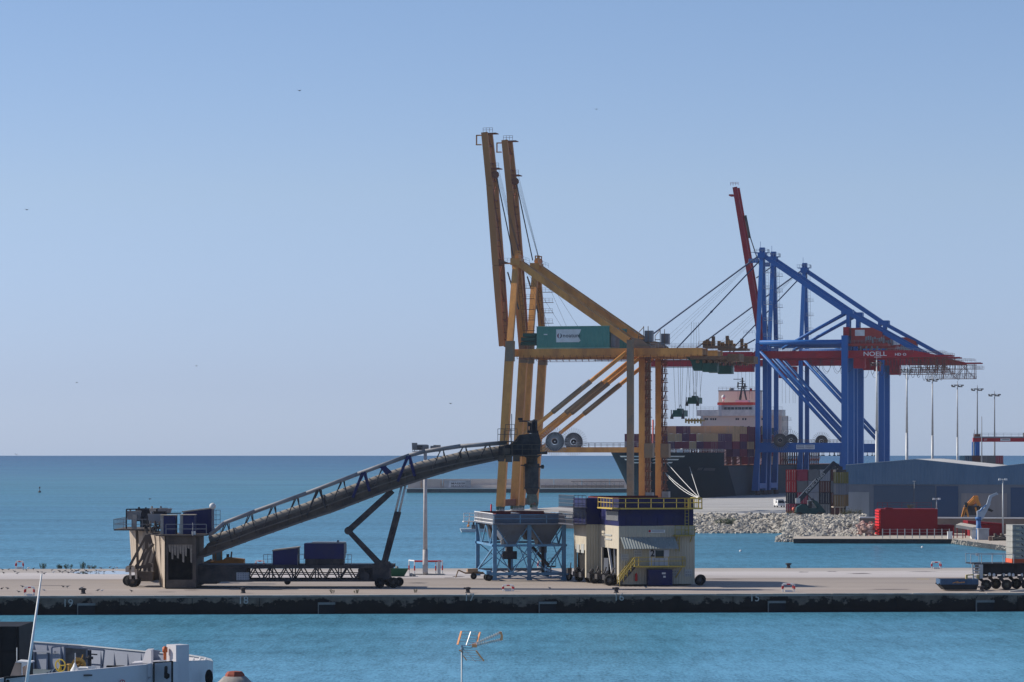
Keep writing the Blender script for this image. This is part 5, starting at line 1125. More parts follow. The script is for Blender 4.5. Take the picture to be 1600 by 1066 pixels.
# shrubs and yard fence
def bush(name, label, c, w_, h_, n, seed, mt, d_=None, group=None, lf=.16):
    random.seed(seed); b = MB(); c = V(c)
    st_ = [(random.uniform(-.5, .5) * w_, random.uniform(-.4, .4) * (d_ or w_), random.uniform(.5, 1) * h_) for _ in range(max(4, n // 22))]
    for i in range(n):
        sx_, sy_, sh = random.choice(st_); u = random.random() ** .7
        q = c + V((sx_ * (.6 + .4 * u) + random.gauss(0, .09) * w_ * .6, sy_ * (.6 + .4 * u) + random.gauss(0, .08) * w_, u * sh * random.uniform(.75, 1.1)))
        a = V((random.gauss(0, 1), random.gauss(0, 1), random.gauss(0, 1) + .6)).normalized() * lf * random.uniform(.6, 1.4); e = a.orthogonal().normalized() * lf * .35
        b.add([q - e, q + a * .5 + e * .4, q + a, q + a * .5 - e], [(0, 1, 2, 3)])
    o = b.build(name, mt); prop(o, label, 'shrub', group)
    s_ = MB()
    for x, y, h in st_: s_.tube(c + V((x * .5, y * .5, -.15)), c + V((x, y, h * .8)), .03, 4, .012)
    s_.build('stems', M_stem, o); return o
M_stem = mat('dry_stem', (.16, .12, .07), .9)
M_ol = mat('olive_scrub', (.13, .125, .06), .85, var=.5, scale=1.5)
bush('scrub_bush', 'olive brown scrub in front of the reach stacker', P(1243, 808, 731), 4.2, 1.8, 1000, 1, M_ol, 1.5, None, .22)
bush('scrub_bush', 'green scrub at the right foot of the container stacks', P(1330, 808, 728), 4.6, 1.9, 1000, 2, M_ol, 1.5, None, .22)
bush('scrub_bush', 'dark green scrub growing among the boulders at left', P(1134, 820, 717), 4.4, 1.6, 900, 3, mat('green_scrub', (.07, .10, .045), .85, var=.4, scale=1.5), 2, None, .22)
bush('scrub_bush', 'small scrub among the boulders left of the pink rock', P(1308, 826, 700), 2.2, 1.3, 500, 6, M_ol, 1.5, None, .2)
bush('scrub_bush', 'small dry plant on top of the red block wall', (Xat(1423, 649), 649, Zat(795, 647)), 1.5, .9, 260, 8, M_ol, .6, None, .14)
r = thing('yard_fence', 'thin wire fence running along the top of the boulder slope', 'fence', (Xat(1096, 737), 737, TZ)); x0 = Xat(1096, 737)
for i, px in enumerate((1094, 1118, 1141, 1164, 1187, 1209, 1223)):
    x = Xat(px, 737) - x0; b = MB(); b.tube((x, 0, 0), (x, 0, 1.6), .04, 5); b.build('post', M_grey, r)
b = MB()
for z in (.7, 1.5): b.tube((0, 0, z), (Xat(1224, 737) - x0, 0, z), .015, 4)
b.build('wire', M_grey, r)
# breakwater furniture
D = 1464.; x0, x1 = Xat(694, D), Xat(735.5, D); b = MB(); z0, z1_ = 1.91, Zat(750.8, D); b.box(x0, x1, D, D + 2.44, z0, z1_)
for i in range(24): x = x0 + .2 + i * (x1 - x0 - .4) / 24; b.box(x, x + .25, D - .06, D - .001, z0 + .1, z1_ - .1)
o = b.build('shipping_container', mat('container_silver', (.36, .38, .42), .6, dirt=(.25, .24, .24))); prop(o, 'pale grey container with two lines of dark lettering on the breakwater', 'container')
b = MB(); b.box(x0 + 2, x1 - 2.2, D - .1, D - .07, z0 + .25, z1_ - .25); pl_ = b.build('name_panel', mat('container_panel', (.46, .48, .52), .6), o)
text('lettering', 'MAERSK', 1.05, face_cam((x0 + x1) / 2 + .4, D - .12, z0 + 1.95), M_txt_d, pl_, .01, 1.5, 1.1, .02); text('lettering', 'SEALAND', 1.05, face_cam((x0 + x1) / 2 + .4, D - .12, z0 + .8), M_txt_d, pl_, .01, 1.3, 1.1, .02)
for i, (a, c) in enumerate(((637, 657), (660, 688))):
    b = MB(); b.box(Xat(a, D), Xat(c, D), D + .5, D + 3, 1.91, Zat(750.3, D)); prop(b.build('storage_block', mat('pale_block', (.42, .38, .36), .8, var=.08)), ('pale block at the left tip of the breakwater', 'pale block left of the lettered container on the breakwater')[i], 'block')
r = thing('pipe_rack', 'low grey pipe rack with handrails on the breakwater behind the crane legs', 'pipe rack', (Xat(845, D), D, 1.9)); x0 = Xat(845, D); L_ = Xat(975, D) - x0
b = MB(); b.tube((0, 0, .5), (L_, 0, .5), .22, 6); b.tube((0, 0, 1.1), (L_, 0, 1.1), .15, 6); b.tube((13, 0, 2.8), (L_, 0, 2.8), .14, 6); b.build('pipes', M_dustbr, r)
b = MB()
for i in range(19): b.beam((i * L_ / 18, 0, 0), (i * L_ / 18, 0, 1.6 if i < 7 else 2.8), .12)
for i in range(7, 18, 2): b.beam((i * L_ / 18, 0, 2.7), ((i + 1) * L_ / 18, 0, 1.3), .12)
b.build('supports', M_grey, r)
# small boat, red beacon, far buoy
D = 709.; r = thing('work_boat', 'small white work boat with orange bundle on deck beyond the light blue hopper', 'boat', (Xat(720, D), D, 0), R(4))
b = MB(); b.hexa([(.3, 0, -.2), (6.0, 0, -.2), (6.0, 2.2, -.2), (.3, 2.2, -.2), (-.1, -.2, .7), (6.4, -.2, .75), (6.4, 2.4, .75), (-.1, 2.4, .7)]); b.build('hull', M_white, r)
b = MB(); b.box(3.4, 6.2, .2, 2, .75, 2.1); b.box(3.2, 6.3, 0, 2.2, 2.1, 2.25); b.build('cabin', M_dark, r)
b = MB(); b.tube((4.6, 1, 2.2), (4.6, 1, 3.4), .06, 5); b.box(2.3, 3.1, .4, 1.4, .7, 1.5); b.tube((2.7, .9, 1.5), (2.7, .9, 2.2), .2, 6); b.build('deck_gear', M_dark, r)
b = MB(); b.rail([(0, 0, .7), (3.2, 0, .7)], h=.6, step=.7, r=.03); b.build('railing', M_lgrey, r)
b = MB(); rock(b, (1.6, .8, 1.3), .4); rock(b, (1.7, .8, 1.9), .25); b.tube((1.7, .8, 1.2), (1.7, .8, 2.8), .05, 5); b.build('orange_bundle', M_or, r)
X = Xat(767.5, 800); b = MB(); b.lathe((X, 800, -.5), [(.8, 0), (.7, 1.2), (.22, 1.3)], 10); b.tube((X, 800, .82), (X, 800, Zat(789, 800)), .2, 8); b.tube((X, 800, Zat(789, 800)), (X, 800, Zat(787.5, 800)), .12, 6); prop(b.build('beacon_post', mat('beacon_red', (.5, .02, .03), .6)), 'slim red beacon post rising just beyond the light blue hopper', 'beacon')
D = 1470.; b = MB(); b.lathe((Xat(62, D), D, -.3), [(.5, 0), (.7, .5), (.35, 1.0), (.12, 1.2), (.1, 2.0), (.3, 2.1), (.3, 2.6), (.05, 2.8)], 10); prop(b.build('channel_buoy', M_dark), 'tiny dark channel buoy far out on the sea at left', 'buoy')
# ---------------------------------------------------------------- machines on the pier
# long mobile conveyor
CD = 365.0
r = thing('ship_loader_conveyor', 'long dusty mobile conveyor with raised curved boom and blue cabins on the pier', 'conveyor', (Xat(300, CD), CD, PZ)); O = V(r.location); cv = r
def q(px, py, D=CD): return P(px, py, D) - O
def xz(px, py, D=CD): v = q(px, py, D); return (v.x, v.z)
Lw = [(307, 872), (323, 869), (400, 841), (480, 813), (520, 800), (607, 767), (670, 746), (720, 731), (780, 718), (800, 714)]
Up = [(300, 858), (328, 838), (367, 825.5), (400, 812.5), (480, 785.5), (508, 774), (595, 741.5), (655, 722), (720, 706.5), (780, 697), (800, 695)]
Ch = [(300, 858), (328, 836), (352, 816), (400, 798), (480, 770), (560, 740), (640, 711), (665, 704.5), (720, 696.5), (792, 691)]
mid = [(a, c + 9.5) for a, c in Up]
b = MB()
poly = [xz(*p) for p in mid[1:]][::-1]; low = [xz(*p) for p in Lw]
b.prism(low + poly, 'y', -1.5, 1.5)
for i in range(int((800 - 325) / 11)):
    px = 326 + i * 11
    def yy(L_, px):
        for (a, c), (d, e) in zip(L_, L_[1:]):
            if a <= px <= d: return c + (e - c) * (px - a) / (d - a)
        return L_[-1][1]
    yl, yu = yy(Lw, px), yy(mid, px); yl2, yu2 = yy(Lw, px + 11), yy(mid, px + 11)
    b.beam(q(px, yu) + V((0, -1.58, 0)), q(px + (4 if i % 2 else 0), yl) + V((0, -1.58, 0)), .12)
body = b.build('belt_gallery', M_dustbr, r)
b = MB()
for a, c in zip(Lw, Lw[1:]): b.beam(q(*a) + V((0, -1.62, .05)), q(*c) + V((0, -1.62, .05)), .12, .22)
for a, c in zip(mid[1:], mid[2:]):
    m0 = q(a[0], a[1] + 7); m1 = q(c[0], c[1] + 7); b.beam(m0 + V((0, -1.62, 0)), m1 + V((0, -1.62, 0)), .14, .12)
b.build('edge_rail', mat('edge_rail_steel', (.15, .13, .12), .8), body)
b = MB(); cen = [(a, c + 7) for a, c in Up[1:]]
pp = []
for (a, c), (d, e) in zip(cen, cen[1:]):
    n = max(1, round((d - a) / 45)); pp += [(a + (d - a) * i / n, c + (e - c) * i / n) for i in range(n)]
pp.append(cen[-1])
for a, c in zip(pp, pp[1:]): b.tube(q(*a) + V((0, -.2, 0)), q(*c) + V((0, -.2, 0)), .5, 18, None, False)
b.build('tube_cover', M_tubeg, body)
b = MB()
for a in pp[1::4]:
    if a[0] < 790: d = (q(*cen[-1]) - q(*cen[0])).normalized(); b.lathe(q(*a) + V((0, -.2, 0)) - d * .08, [(.56, 0), (.56, .16)], 14, d)
b.build('tube_bands', M_dark, body)
b = MB()
for dy in (-1.5, 1.2):
    for a, c in zip(Ch[1:], Ch[2:]): b.tube(q(*a) + V((0, dy, 0)), q(*c) + V((0, dy, 0)), .17, 8)
for a, c in zip(Ch[1:], Ch[2:]): b.tube(q(a[0], a[1] + 3) + V((0, -1.5, 0)), q(c[0], c[1] + 3) + V((0, -1.5, 0)), .08, 6)
n = 46
for i in range(n):
    px = 334 + i * 10; 
    if px > 788: break
    y = yy(Ch, px); b.beam(q(px, y) + V((0, -1.5, 0)), q(px, y) + V((0, 1.2, 0)), .08)
top = b.build('top_chords', mat('chord_grey_paint', (.24, .24, .26), .6, dirt=(.12, .11, .11)), r)
def vframe(px, wd, mt, th):
    b = MB(); t_ = q(px, yy(Ch, px))
    for dy, ss in ((-1.5, (-wd * 1.75, wd * 1.2)), (1.2, (-wd * 1.3, wd * .4))):
        for s_ in ss:
            x = px + s_; 
            if x < 310: continue
            b.beam(t_ + V((.0 if s_ < 0 else .15, dy, 0)), q(x, yy(Up, x) + (20 if dy < 0 else 6)) + V((0, dy * 1.1, 0)), th)
    b.build('lattice_frame', mt, r)
for px in (354, 391, 427, 463, 535, 600, 690, 725, 762): vframe(px, 9, M_dark, .10)
vframe(498, 10, M_dark, .2)
for px, s_ in ((568, 1), (638, 1)): vframe(px, 9, M_navy, .28)
b = MB(); b.prism([xz(594, 730), xz(603, 728), xz(614, 738), xz(604, 742)], 'y', -1.7, -1.45); b.build('gusset_plate', M_navy, r)
# head with chute
b = MB(); hp = [xz(811, 680), xz(841, 676), xz(845, 690), xz(844, 708), xz(834, 714), xz(794, 713), xz(779, 718), xz(779, 698), xz(800, 694)]
b.prism(hp[::-1], 'y', -1.9, 1.9); b.beam(q(835, 709) + V((0, -1.9, 0)), q(855, 707) + V((0, -1.9, 0)), .3, .25); b.box(xz(841, 0)[0], xz(855, 0)[0], -1.9, 1.9, xz(0, 710)[1], xz(0, 707.5)[1])
for i in range(5): x = xz(798 + i * 9, 0)[0]; b.box(x, x + .12, -2.0, -1.9, xz(0, 711)[1], xz(0, 690)[1])
hd = b.build('drive_head', M_dark, r)
b = MB(); zf = xz(0, 712.5)[1]; b.box(xz(786, 0)[0], xz(846, 0)[0], -2.9, -1.95, zf, zf + .1); b.rail([(xz(786, 0)[0], -2.9, zf + .1), (xz(846, 0)[0], -2.9, zf + .1)], step=1.0, r=.04)
z2 = xz(0, 691)[1]; b.box(xz(778, 0)[0], xz(808, 0)[0], -2.4, -1.0, z2, z2 + .1); b.rail([(xz(778, 0)[0], -2.4, z2 + .1), (xz(808, 0)[0], -2.4, z2 + .1)], step=.7, r=.04, h=1.3)
z3 = xz(0, 684)[1]; b.rail([(xz(790, 0)[0], -1.5, z3), (xz(804, 0)[0], -1.5, z3)], step=.5, r=.035, h=1.4)
b.beam((xz(788, 0)[0], -2.5, z2 - 1.6), (xz(788, 0)[0], -2.5, z2 + 1.2), .1); b.beam((xz(799.5, 0)[0], -2.5, zf), (xz(799.5, 0)[0], -2.5, z2 + 3), .08)
for px, py in ((783, 716), (795, 717), (807, 716), (792, 705)): x, z = xz(px, py); b.box(x - .35, x + .35, -2.6, -1.9, z - .35, z + .3)
b.build('head_platforms', M_dustbr, hd)
b = MB(); x0, z0 = xz(824, 677); x1, z1 = xz(841, 656)
b.box(x0, x1, -.8, .8, z0, z0 + .3); b.box(x0 + .25, x1 - .1, -.6, .6, z0 + .3, z0 + .95)
for k in (0.05, .5, 1.0): b.tube((x0 + k, -.7, z0), (x0 + k, -.7, z1 - .1 + .1 * k), .07, 5)
b.path([(x0 + .5, -.8, z0 + .7), (x0 + .55, -.85, z1 - .15), (x0 + .75, -.85, z1), (x0 + .9, -.85, z1 - .2), (x0 + .95, -.85, z0 + .3)], .09, 6)
b.tube((x0 + .1, 0, z1 - .4), (x1 - .1, 0, z1 - .4), .3, 8); b.beam((x0 - .9, 0, z1 - .15), (x0 + .4, 0, z1 - .15), .15); b.box(x0 - 1.0, x0 - .5, -.2, .3, z1 - .05, z1 + .2)
b.build('head_motor', M_dark, hd)
b = MB(); c = q(831, 714); c.y = 0
S = .0685
def lv(py): return xz(0, py)[1]
cx = xz(831, 0)[0]
b.lathe((cx, 0, 0), [(.35, lv(776)), (.6, lv(770)), (.76, lv(763)), (.76, lv(727)), (.62, lv(725)), (.60, lv(716)), (.9, lv(712))][::1], 14)
b.lathe((cx, 0, 0), [(.8, lv(729)), (.84, lv(728)), (.84, lv(725.5)), (.8, lv(724.5))], 14); b.lathe((cx, 0, 0), [(.8, lv(764)), (.8, lv(761.5))], 14)
b.tube((cx + .6, -.3, lv(729.5)), (cx + 1.15, -.3, lv(729.5)), .1, 6); b.lathe((cx + .95, -.3, lv(729.5)), [(.05, 0), (.2, .05), (.22, .3), (.05, .38)], 8, (1, 0, 0)); b.beam((cx - 1.2, -.3, lv(727)), (cx, -.3, lv(728)), .12)
b.tube((cx + .84, -.2, lv(728)), (cx + .84, -.2, lv(764)), .04, 4); b.tube((cx - .84, -.2, lv(728)), (cx - .84, -.2, lv(766)), .04, 4)
ch = b.build('chute', mat('chute_dusty_black', (.045, .045, .05), .75, var=.3, scale=1, dirt=(.13, .125, .12), dirt_amt=.5, dscale=.6), r)
b = MB(); nn = 14
for i in range(nn):
    a = 2 * math.pi * i / nn; a2 = a + .5
    b.add([(cx + .5 * math.cos(a), .5 * math.sin(a), lv(772)), (cx + .5 * math.cos(a2), .5 * math.sin(a2), lv(772)), (cx + .72 * math.cos(a2), .72 * math.sin(a2), lv(790 - (i % 3) * 3)), (cx + .68 * math.cos(a), .68 * math.sin(a), lv(791 - (i % 4) * 2))], [(0, 1, 2, 3)])
b.build('skirt', mat('olive_canvas', (.17, .18, .15), .9, var=.3, scale=3), ch)
# lifting arms
for nm, a, c, w0, w1, mt in (('lift_arm', (613, 767), (545, 829), .62, .62, M_dark), ('lift_arm', (546, 831), (594, 882), .42, .55, M_dark), ('lift_cylinder', (621, 800), (600, 882), .55, .62, M_dark)):
    for dy in (-1.1, .8):
        b = MB(); b.beam(q(*a) + V((0, dy, 0)), q(*c) + V((0, dy, 0)), .45, w0, .45, w1)
        if nm == 'lift_cylinder': b.tube(q(a[0] + 4, a[1]) + V((0, dy - .3, 0)), q(c[0] + 3, c[1]) + V((0, dy - .3, 0)), .14, 6)
        else: b.tube(q(*c) + V((0, dy - .35, 0)), q(*c) + V((0, dy + .35, 0)), .42, 10)
        b.build(nm, mt, r)
b = MB()
for dy in (-1.1, .8):
    for dx in (0, 6): b.tube(q(634 - dx, 757 + dx * .2) + V((0, dy, 0)), q(624 - dx, 800) + V((0, dy, 0)), .09, 8)
b.build('piston_rod', M_lgrey, r)
# chassis
b = MB(); y0, y1 = -1.2, 4.0
zt, zm, zb = lv(886), lv(897), lv(906.5)
xL, xR = xz(309, 0)[0], xz(616, 0)[0]
for y in (y0, y1):
    b.box(xL, xR, y - .1, y + .1, zt - .12, zt + .16); b.box(xL, xz(600, 0)[0], y - .1, y + .1, zb - .12, zb + .12); b.box(xz(386, 0)[0], xz(560, 0)[0], y - .06, y + .06, zm - .05, zm + .05)
    n = 17; x0 = xz(386, 0)[0]; dx = (xz(590, 0)[0] - x0) / n
    for i in range(n):
        a = x0 + i * dx; b.beam((a, y, zt if i % 2 else zb), (a + dx, y, zb if i % 2 else zt), .13)
        if i % 3 == 0: b.beam((a, y, zb), (a, y, zt), .13)
b.box(xL, xz(385, 0)[0], y0 - .05, y1 + .05, zb + .1, zt - .13); b.box(xL, xR, y0 - .1, y1 + .1, zt + .165, zt + .26)
for i in range(12): a = xL + i * (xR - xL) / 12; b.box(a, a + .15, y0 + .1, y1 - .1, zb - .1, zb + .1)
b.box(xz(583, 0)[0], xz(609, 0)[0], y0 - .15, y1 + .15, lv(905), lv(881)); b.box(xz(560, 0)[0], xz(583, 0)[0], y0 + .3, y1, lv(903), lv(889)); b.tube((xz(571, 0)[0], y0 - .2, lv(900)), (xz(571, 0)[0], y0 + .5, lv(900)), .5, 12)
b.prism([xz(580, 884), xz(610, 887), xz(607, 879), xz(592, 877)], 'y', y0 - .2, y1); b.box(xz(440, 0)[0], xz(455, 0)[0], 0, 2.5, lv(908.5), lv(905)); b.tube((xz(448, 0)[0], 1, lv(909.5)), (xz(448, 0)[0], 1.5, lv(909.5)), .35, 10)
b.box(xz(309, 0)[0], xz(340, 0)[0], y0, y1, lv(912), lv(906)) 
b.build('chassis', M_dark, r)
b = MB(); b.rail([(xz(413, 0)[0], y0, zt + .26), (xz(426, 0)[0], y0, zt + .26)], step=.5, r=.035); b.rail([(xz(466, 0)[0], y0, zt + .26), (xz(476, 0)[0], y0, zt + .26)], step=.7, r=.03); b.rail([(xz(539, 0)[0], y0, zt + .26), (xz(550, 0)[0], y0, zt + .26)], step=.4, r=.035); b.build('deck_railing', M_grey, r)
b = MB(); x0, x1 = xz(371, 0)[0], xz(391, 0)[0]; b.box(x0, x1, y0 - .2, y0 - .14, lv(906), lv(894)); s_ = b.build('sign', mat('pale_sign', (.42, .43, .46), .7), r)
b = MB(); 
for i in range(5): x = x0 + .15 + i * .26; [b.box(x, x + .14, y0 - .23, y0 - .205, lv(905) + j * .19, lv(905) + j * .19 + .1) for j in range(4)]
b.build('sign_grid', mat('sign_print', (.22, .23, .27), .7), s_)
# engine boxes
b = MB(); zf = zt + .27; b.prism([(xz(427, 0)[0], zf), (xz(466, 0)[0], zf), (xz(466, 0)[0], lv(856)), (xz(427, 0)[0], lv(861))], 'y', y0 + .1, y1 - 1.2)
for i in range(3): x = xz(437 + 11 * i, 0)[0]; b.box(x, x + .1, y0 + .04, y0 + .1, lv(866), lv(865))
b.box(xz(427, 0)[0] - .02, xz(466, 0)[0] + .05, y0 + .02, y1 - 1.1, lv(856) + .0, lv(856) + .03) if False else None
o = b.build('small_engine_box', M_navy, r); b = MB(); b.hexa([(xz(426, 0)[0], y0, lv(861) + .01), (xz(467, 0)[0], y0, lv(856) + .01), (xz(467, 0)[0], y1 - 1.1, lv(856) + .01), (xz(426, 0)[0], y1 - 1.1, lv(861) + .01), (xz(426, 0)[0], y0, lv(861) + .1), (xz(467, 0)[0], y0, lv(856) + .1), (xz(467, 0)[0], y1 - 1.1, lv(856) + .1), (xz(426, 0)[0], y1 - 1.1, lv(861) + .1)]); b.build('lid', M_tan, o)
b = MB(); b.box(xz(476, 0)[0], xz(538, 0)[0], y0 + .1, y1 - 1, lv(873), lv(849)); o = b.build('generator_box', M_navy, r)
b = MB(); b.box(xz(476, 0)[0] + .1, xz(537, 0)[0], y0 + .2, y1 - 1.1, zf, lv(873) - .01); 
for i in range(5): x = xz(480 + 13 * i, 0)[0]; b.box(x, x + .1, y0 + .05, y0 + .19, zf, lv(873))
b.build('generator_skid', M_dark, o); b = MB(); b.box(xz(487, 0)[0], xz(539, 0)[0], y0, y1 - .9, lv(849) + .01, lv(849) + .1); b.tube((xz(528, 0)[0], y0 + .5, lv(849)), (xz(529, 0)[0], y0 + .5, lv(844)), .13, 6); b.box(xz(538, 0)[0] + .01, xz(539.5, 0)[0], y0 + .15, y1 - 1, lv(866), lv(850)); b.build('generator_roof', M_grey, o)
for px, dy, rr in ((594, -1.3, .55), (615.5, -1.1, .57), (606, 3.2, .55), (622, 3.4, .5)):
    b, b2 = MB(), MB(); wheel(b, b2, (xz(px, 0)[0], dy, rr), (0, -1, 0), rr, .5); o = b.build('wheel', M_black, r); b2.build('hub', M_dark, o)
# receiving hoppers at the tail
def quadbox(f, bk, mt, nm, par=r):      # f, bk: front and back (px,py) loops with their depth
    b = MB(); fl = [P(a, c, f[1]) - O for a, c in f[0]]; bl = [P(a, c, bk[1]) - O for a, c in bk[0]]
    b.hexa([fl[0], fl[1], bl[1], bl[0], fl[3], fl[2], bl[2], bl[3]]); return b.build(nm, mt, par)
DF, DB = 361.5, 371.0
b = MB(); T = M_tan
def w2(px, py, D): return P(px, py, D) - O
xl, xr = w2(257.5, 0, DF).x, w2(306, 0, DF).x; yf = DF - CD; yb = DB - CD
ztp, zlow, zop, zbt = w2(0, 838, DF).z, w2(0, 906, DF).z, w2(0, 851, DF).z, .12
b.box(xl, xl + .35, yf, yf + .35, zbt, ztp); b.box(xr - .35, xr, yf, yf + .35, zbt, ztp); b.box(xl + .35, xr - .35, yf, yf + .3, zop, ztp); b.box(xl + .35, xr - .35, yf, yf + .35, zbt, zlow)
b.box(xr - .3, xr, yf + .35, yb, zbt, ztp); b.box(xl - 1.4, xr - .3, yb - .3, yb, zbt, ztp)
for i in range(11): x = xl + .4 + i * .24; b.box(x, x + .08, yf - .04, yf, zop, ztp)
t1 = b.build('receiving_hopper', M_dustbr, r)
b = MB(); A = [w2(257.3, 838, DF), w2(233.5, 836, DB), w2(249, 915.5, DB), w2(257.3, 920.5, DF)]
A[3].z = .1; A[2].z = .1
b.add([A[0], A[1], A[2], A[3]] + [v + V((.12, 0, 0)) for v in A], [(0, 1, 2, 3), (7, 6, 5, 4), (0, 4, 5, 1), (1, 5, 6, 2), (2, 6, 7, 3), (3, 7, 4, 0)])
for t_ in (.3, .62): p0, p1 = A[0].lerp(A[1], t_), A[3].lerp(A[2], t_); b.beam(p0 - V((.05, 0, 0)), p1 - V((.05, 0, 0)), .1, .12)
b.build('side_sheet', M_tan, t1)
b = MB(); random.seed(9)
n = 9
for i in range(n):
    x0 = xl + .36 + i * (xr - xl - .72) / n; x1 = x0 + (xr - xl - .72) / n * random.uniform(.9, 1.05); L_ = w2(0, 876 + random.uniform(-12, 8) - (8 if i in (0, 2, 7) else 0), DF).z; yj = yf + .06 + random.uniform(0, .12)
    b.hexa([(x0 + .06, yj, L_ + random.uniform(0, .4)), (x1 - .03, yj, L_), (x1 - .03, yj + .03, L_), (x0 + .06, yj + .03, L_ + .1), (x0, yj, zop), (x1, yj, zop), (x1, yj + .03, zop), (x0, yj + .03, zop)])
b.build('curtain_strips', mat('dusty_rubber_strip', (.27, .235, .205), .9, var=.35, scale=2), t1)
b = MB(); b.box(xl + .02, xr - .35, yf + 1.5, yf + 1.6, zlow - .2, zop + .5); b.build('opening_shade_sheet', M_black, t1)  # black sheet stands in for the shade inside the hopper opening
o = quadbox(([(223, 897), (252, 897), (252, 830), (223, 830)], 379), ([(206, 893), (240, 893), (240, 828), (202, 828)], 391), M_tan, 'rear_hopper')
b = MB()
for t_ in (.35, .45): p0 = (P(223, 830, 379) - O).lerp(P(202, 828, 391) - O, t_); p1 = (P(223, 897, 379) - O).lerp(P(206, 893, 391) - O, t_); b.beam(p0 - V((.05, 0, 0)), p1 - V((.05, 0, 0)), .12)
b.build('side_rib', M_dustbr, o)
# platforms, cabinets, filters
zq = w2(0, 837.5, DF).z
b = MB(); x0, x1 = w2(229, 0, DF).x, w2(323, 0, DF).x; b.box(x0 + 1.0, x1, yf - .5, yb, zq, zq + .14); b.box(x0 - .2, x0 + 2, yb - 2, yb, zq, zq + .14); pf_ = b.build('front_platform', M_dustbr, r)
b = MB(); b.rail([(x0 + 2.1, yf - .45, zq + .14), (x1, yf - .45, zq + .14)], step=1.35, r=.045); b.tube((w2(302, 0, DF).x, yf - .5, zq), (w2(302, 0, DF).x, yf - .5, zq + 1.4), .05, 5); b.build('railing', M_grey, pf_)
b = MB(); b.box(w2(300, 0, DF).x, w2(306, 0, DF).x, yf - .4, yf - .2, zq + .14, zq + .5); b.build('hose_reel', M_white, pf_)
zr = w2(0, 829, 379).z; x0r, x1r = w2(188, 0, 385).x, w2(246, 0, 385).x
b = MB(); b.box(x0r, x1r, 379 - CD - .4, 391 - CD, zr, zr + .15); p2 = b.build('rear_platform', M_dustbr, r)
b = MB(); b.rail([(x0r, 391 - CD, zr + .15), (x0r, 379 - CD - .3, zr + .15), (x1r, 379 - CD - .3, zr + .15)], step=1.1, r=.04, rails=(1, .5)); b.build('railing', M_grey, p2)
b = MB(); zz = w2(0, 796, 380).z; xa, xb = w2(197.5, 0, 380).x, w2(262, 0, 380).x
b.beam((xa, 380 - CD, zr), (xa, 380 - CD, zz), .14); b.beam((xa, 380 - CD, zz), (xb, 380 - CD, zz + .1), .14); xc = w2(230, 0, 372).x; b.beam((xc, 372 - CD, zq), (xc, 372 - CD, w2(0, 803, 372).z), .14); b.beam((xc, 372 - CD, w2(0, 803, 372).z), (w2(283, 0, 372).x, 372 - CD, w2(0, 802, 372).z), .12)
b.build('pipe_portal', M_dark, r)
def cab(px0, px1, py0, py1, D, dep, mt, nm, rib=False):
    b = MB(); a, c = w2(px0, py1, D), w2(px1, py0, D); b.box(a.x, c.x, D - CD, D - CD + dep, max(a.z, zq + .15), c.z); return b.build(nm, mt, r)
M_pale = mat('dusty_pale_panel', (.42, .38, .34), .7, var=.15, scale=1.5, dirt=(.2, .17, .15), dscale=1)
for px0, px1, py0 in ((250.5, 274, 806), (281, 304, 805.5)):
    o = cab(px0 + 5, px1, py0, 835, 362.6, 2.2, M_navy, 'control_cabinet'); a = w2(px0, 835, 362.6); c = w2(px0 + 5, py0, 362.6)
    b = MB(); b.box(a.x, c.x - .01, 362.7 - CD, 364.7 - CD, zq + .15, c.z - .02); b.build('sunlit_end', M_pale, o); b = MB(); b.box(a.x - .05, w2(px1, 0, 362.6).x + .05, 362.55 - CD, 364.9 - CD, c.z + .01, c.z + .09); b.build('lid', M_tan, o)  # sunlit left side of each cabinet put in as a pale block
b = MB(); D_ = 367.; f2 = lambda px, py: (w2(px, py, D_).x, w2(px, py, D_).z)
b.prism([f2(286, 836), f2(331, 836), f2(331, 795), f2(286, 801)], 'y', D_ - CD, D_ - CD + 3); o = b.build('transfer_box', M_navy, r)
b = MB(); b.hexa([w2(284, 801, D_), w2(333, 795, D_), w2(333, 795, D_) + V((0, 3.2, 0)), w2(284, 801, D_) + V((0, 3.2, 0)), w2(284, 799, D_), w2(333, 793, D_), w2(333, 793, D_) + V((0, 3.2, 0)), w2(284, 799, D_) + V((0, 3.2, 0))]); b.build('slanted_roof', M_tan, o)
b = MB(); c = w2(332, 791, 366); b.lathe(c - V((0, .4, 0)), [(.1, 0), (.32, .1), (.35, .6), (.1, .8)], 12, (0, 1, 0)); b.build('tank', M_white, o)
b = MB(); xq, _z = f2(331, 0); b.rail([(xq, D_ - CD, w2(0, 835, D_).z), (xq + .9, D_ - CD, w2(0, 835, D_).z)], h=2.6, step=.4, r=.035, rails=(1, .8, .6, .4, .2)); b.build('ladder_cage', M_grey, o)
random.seed(15)
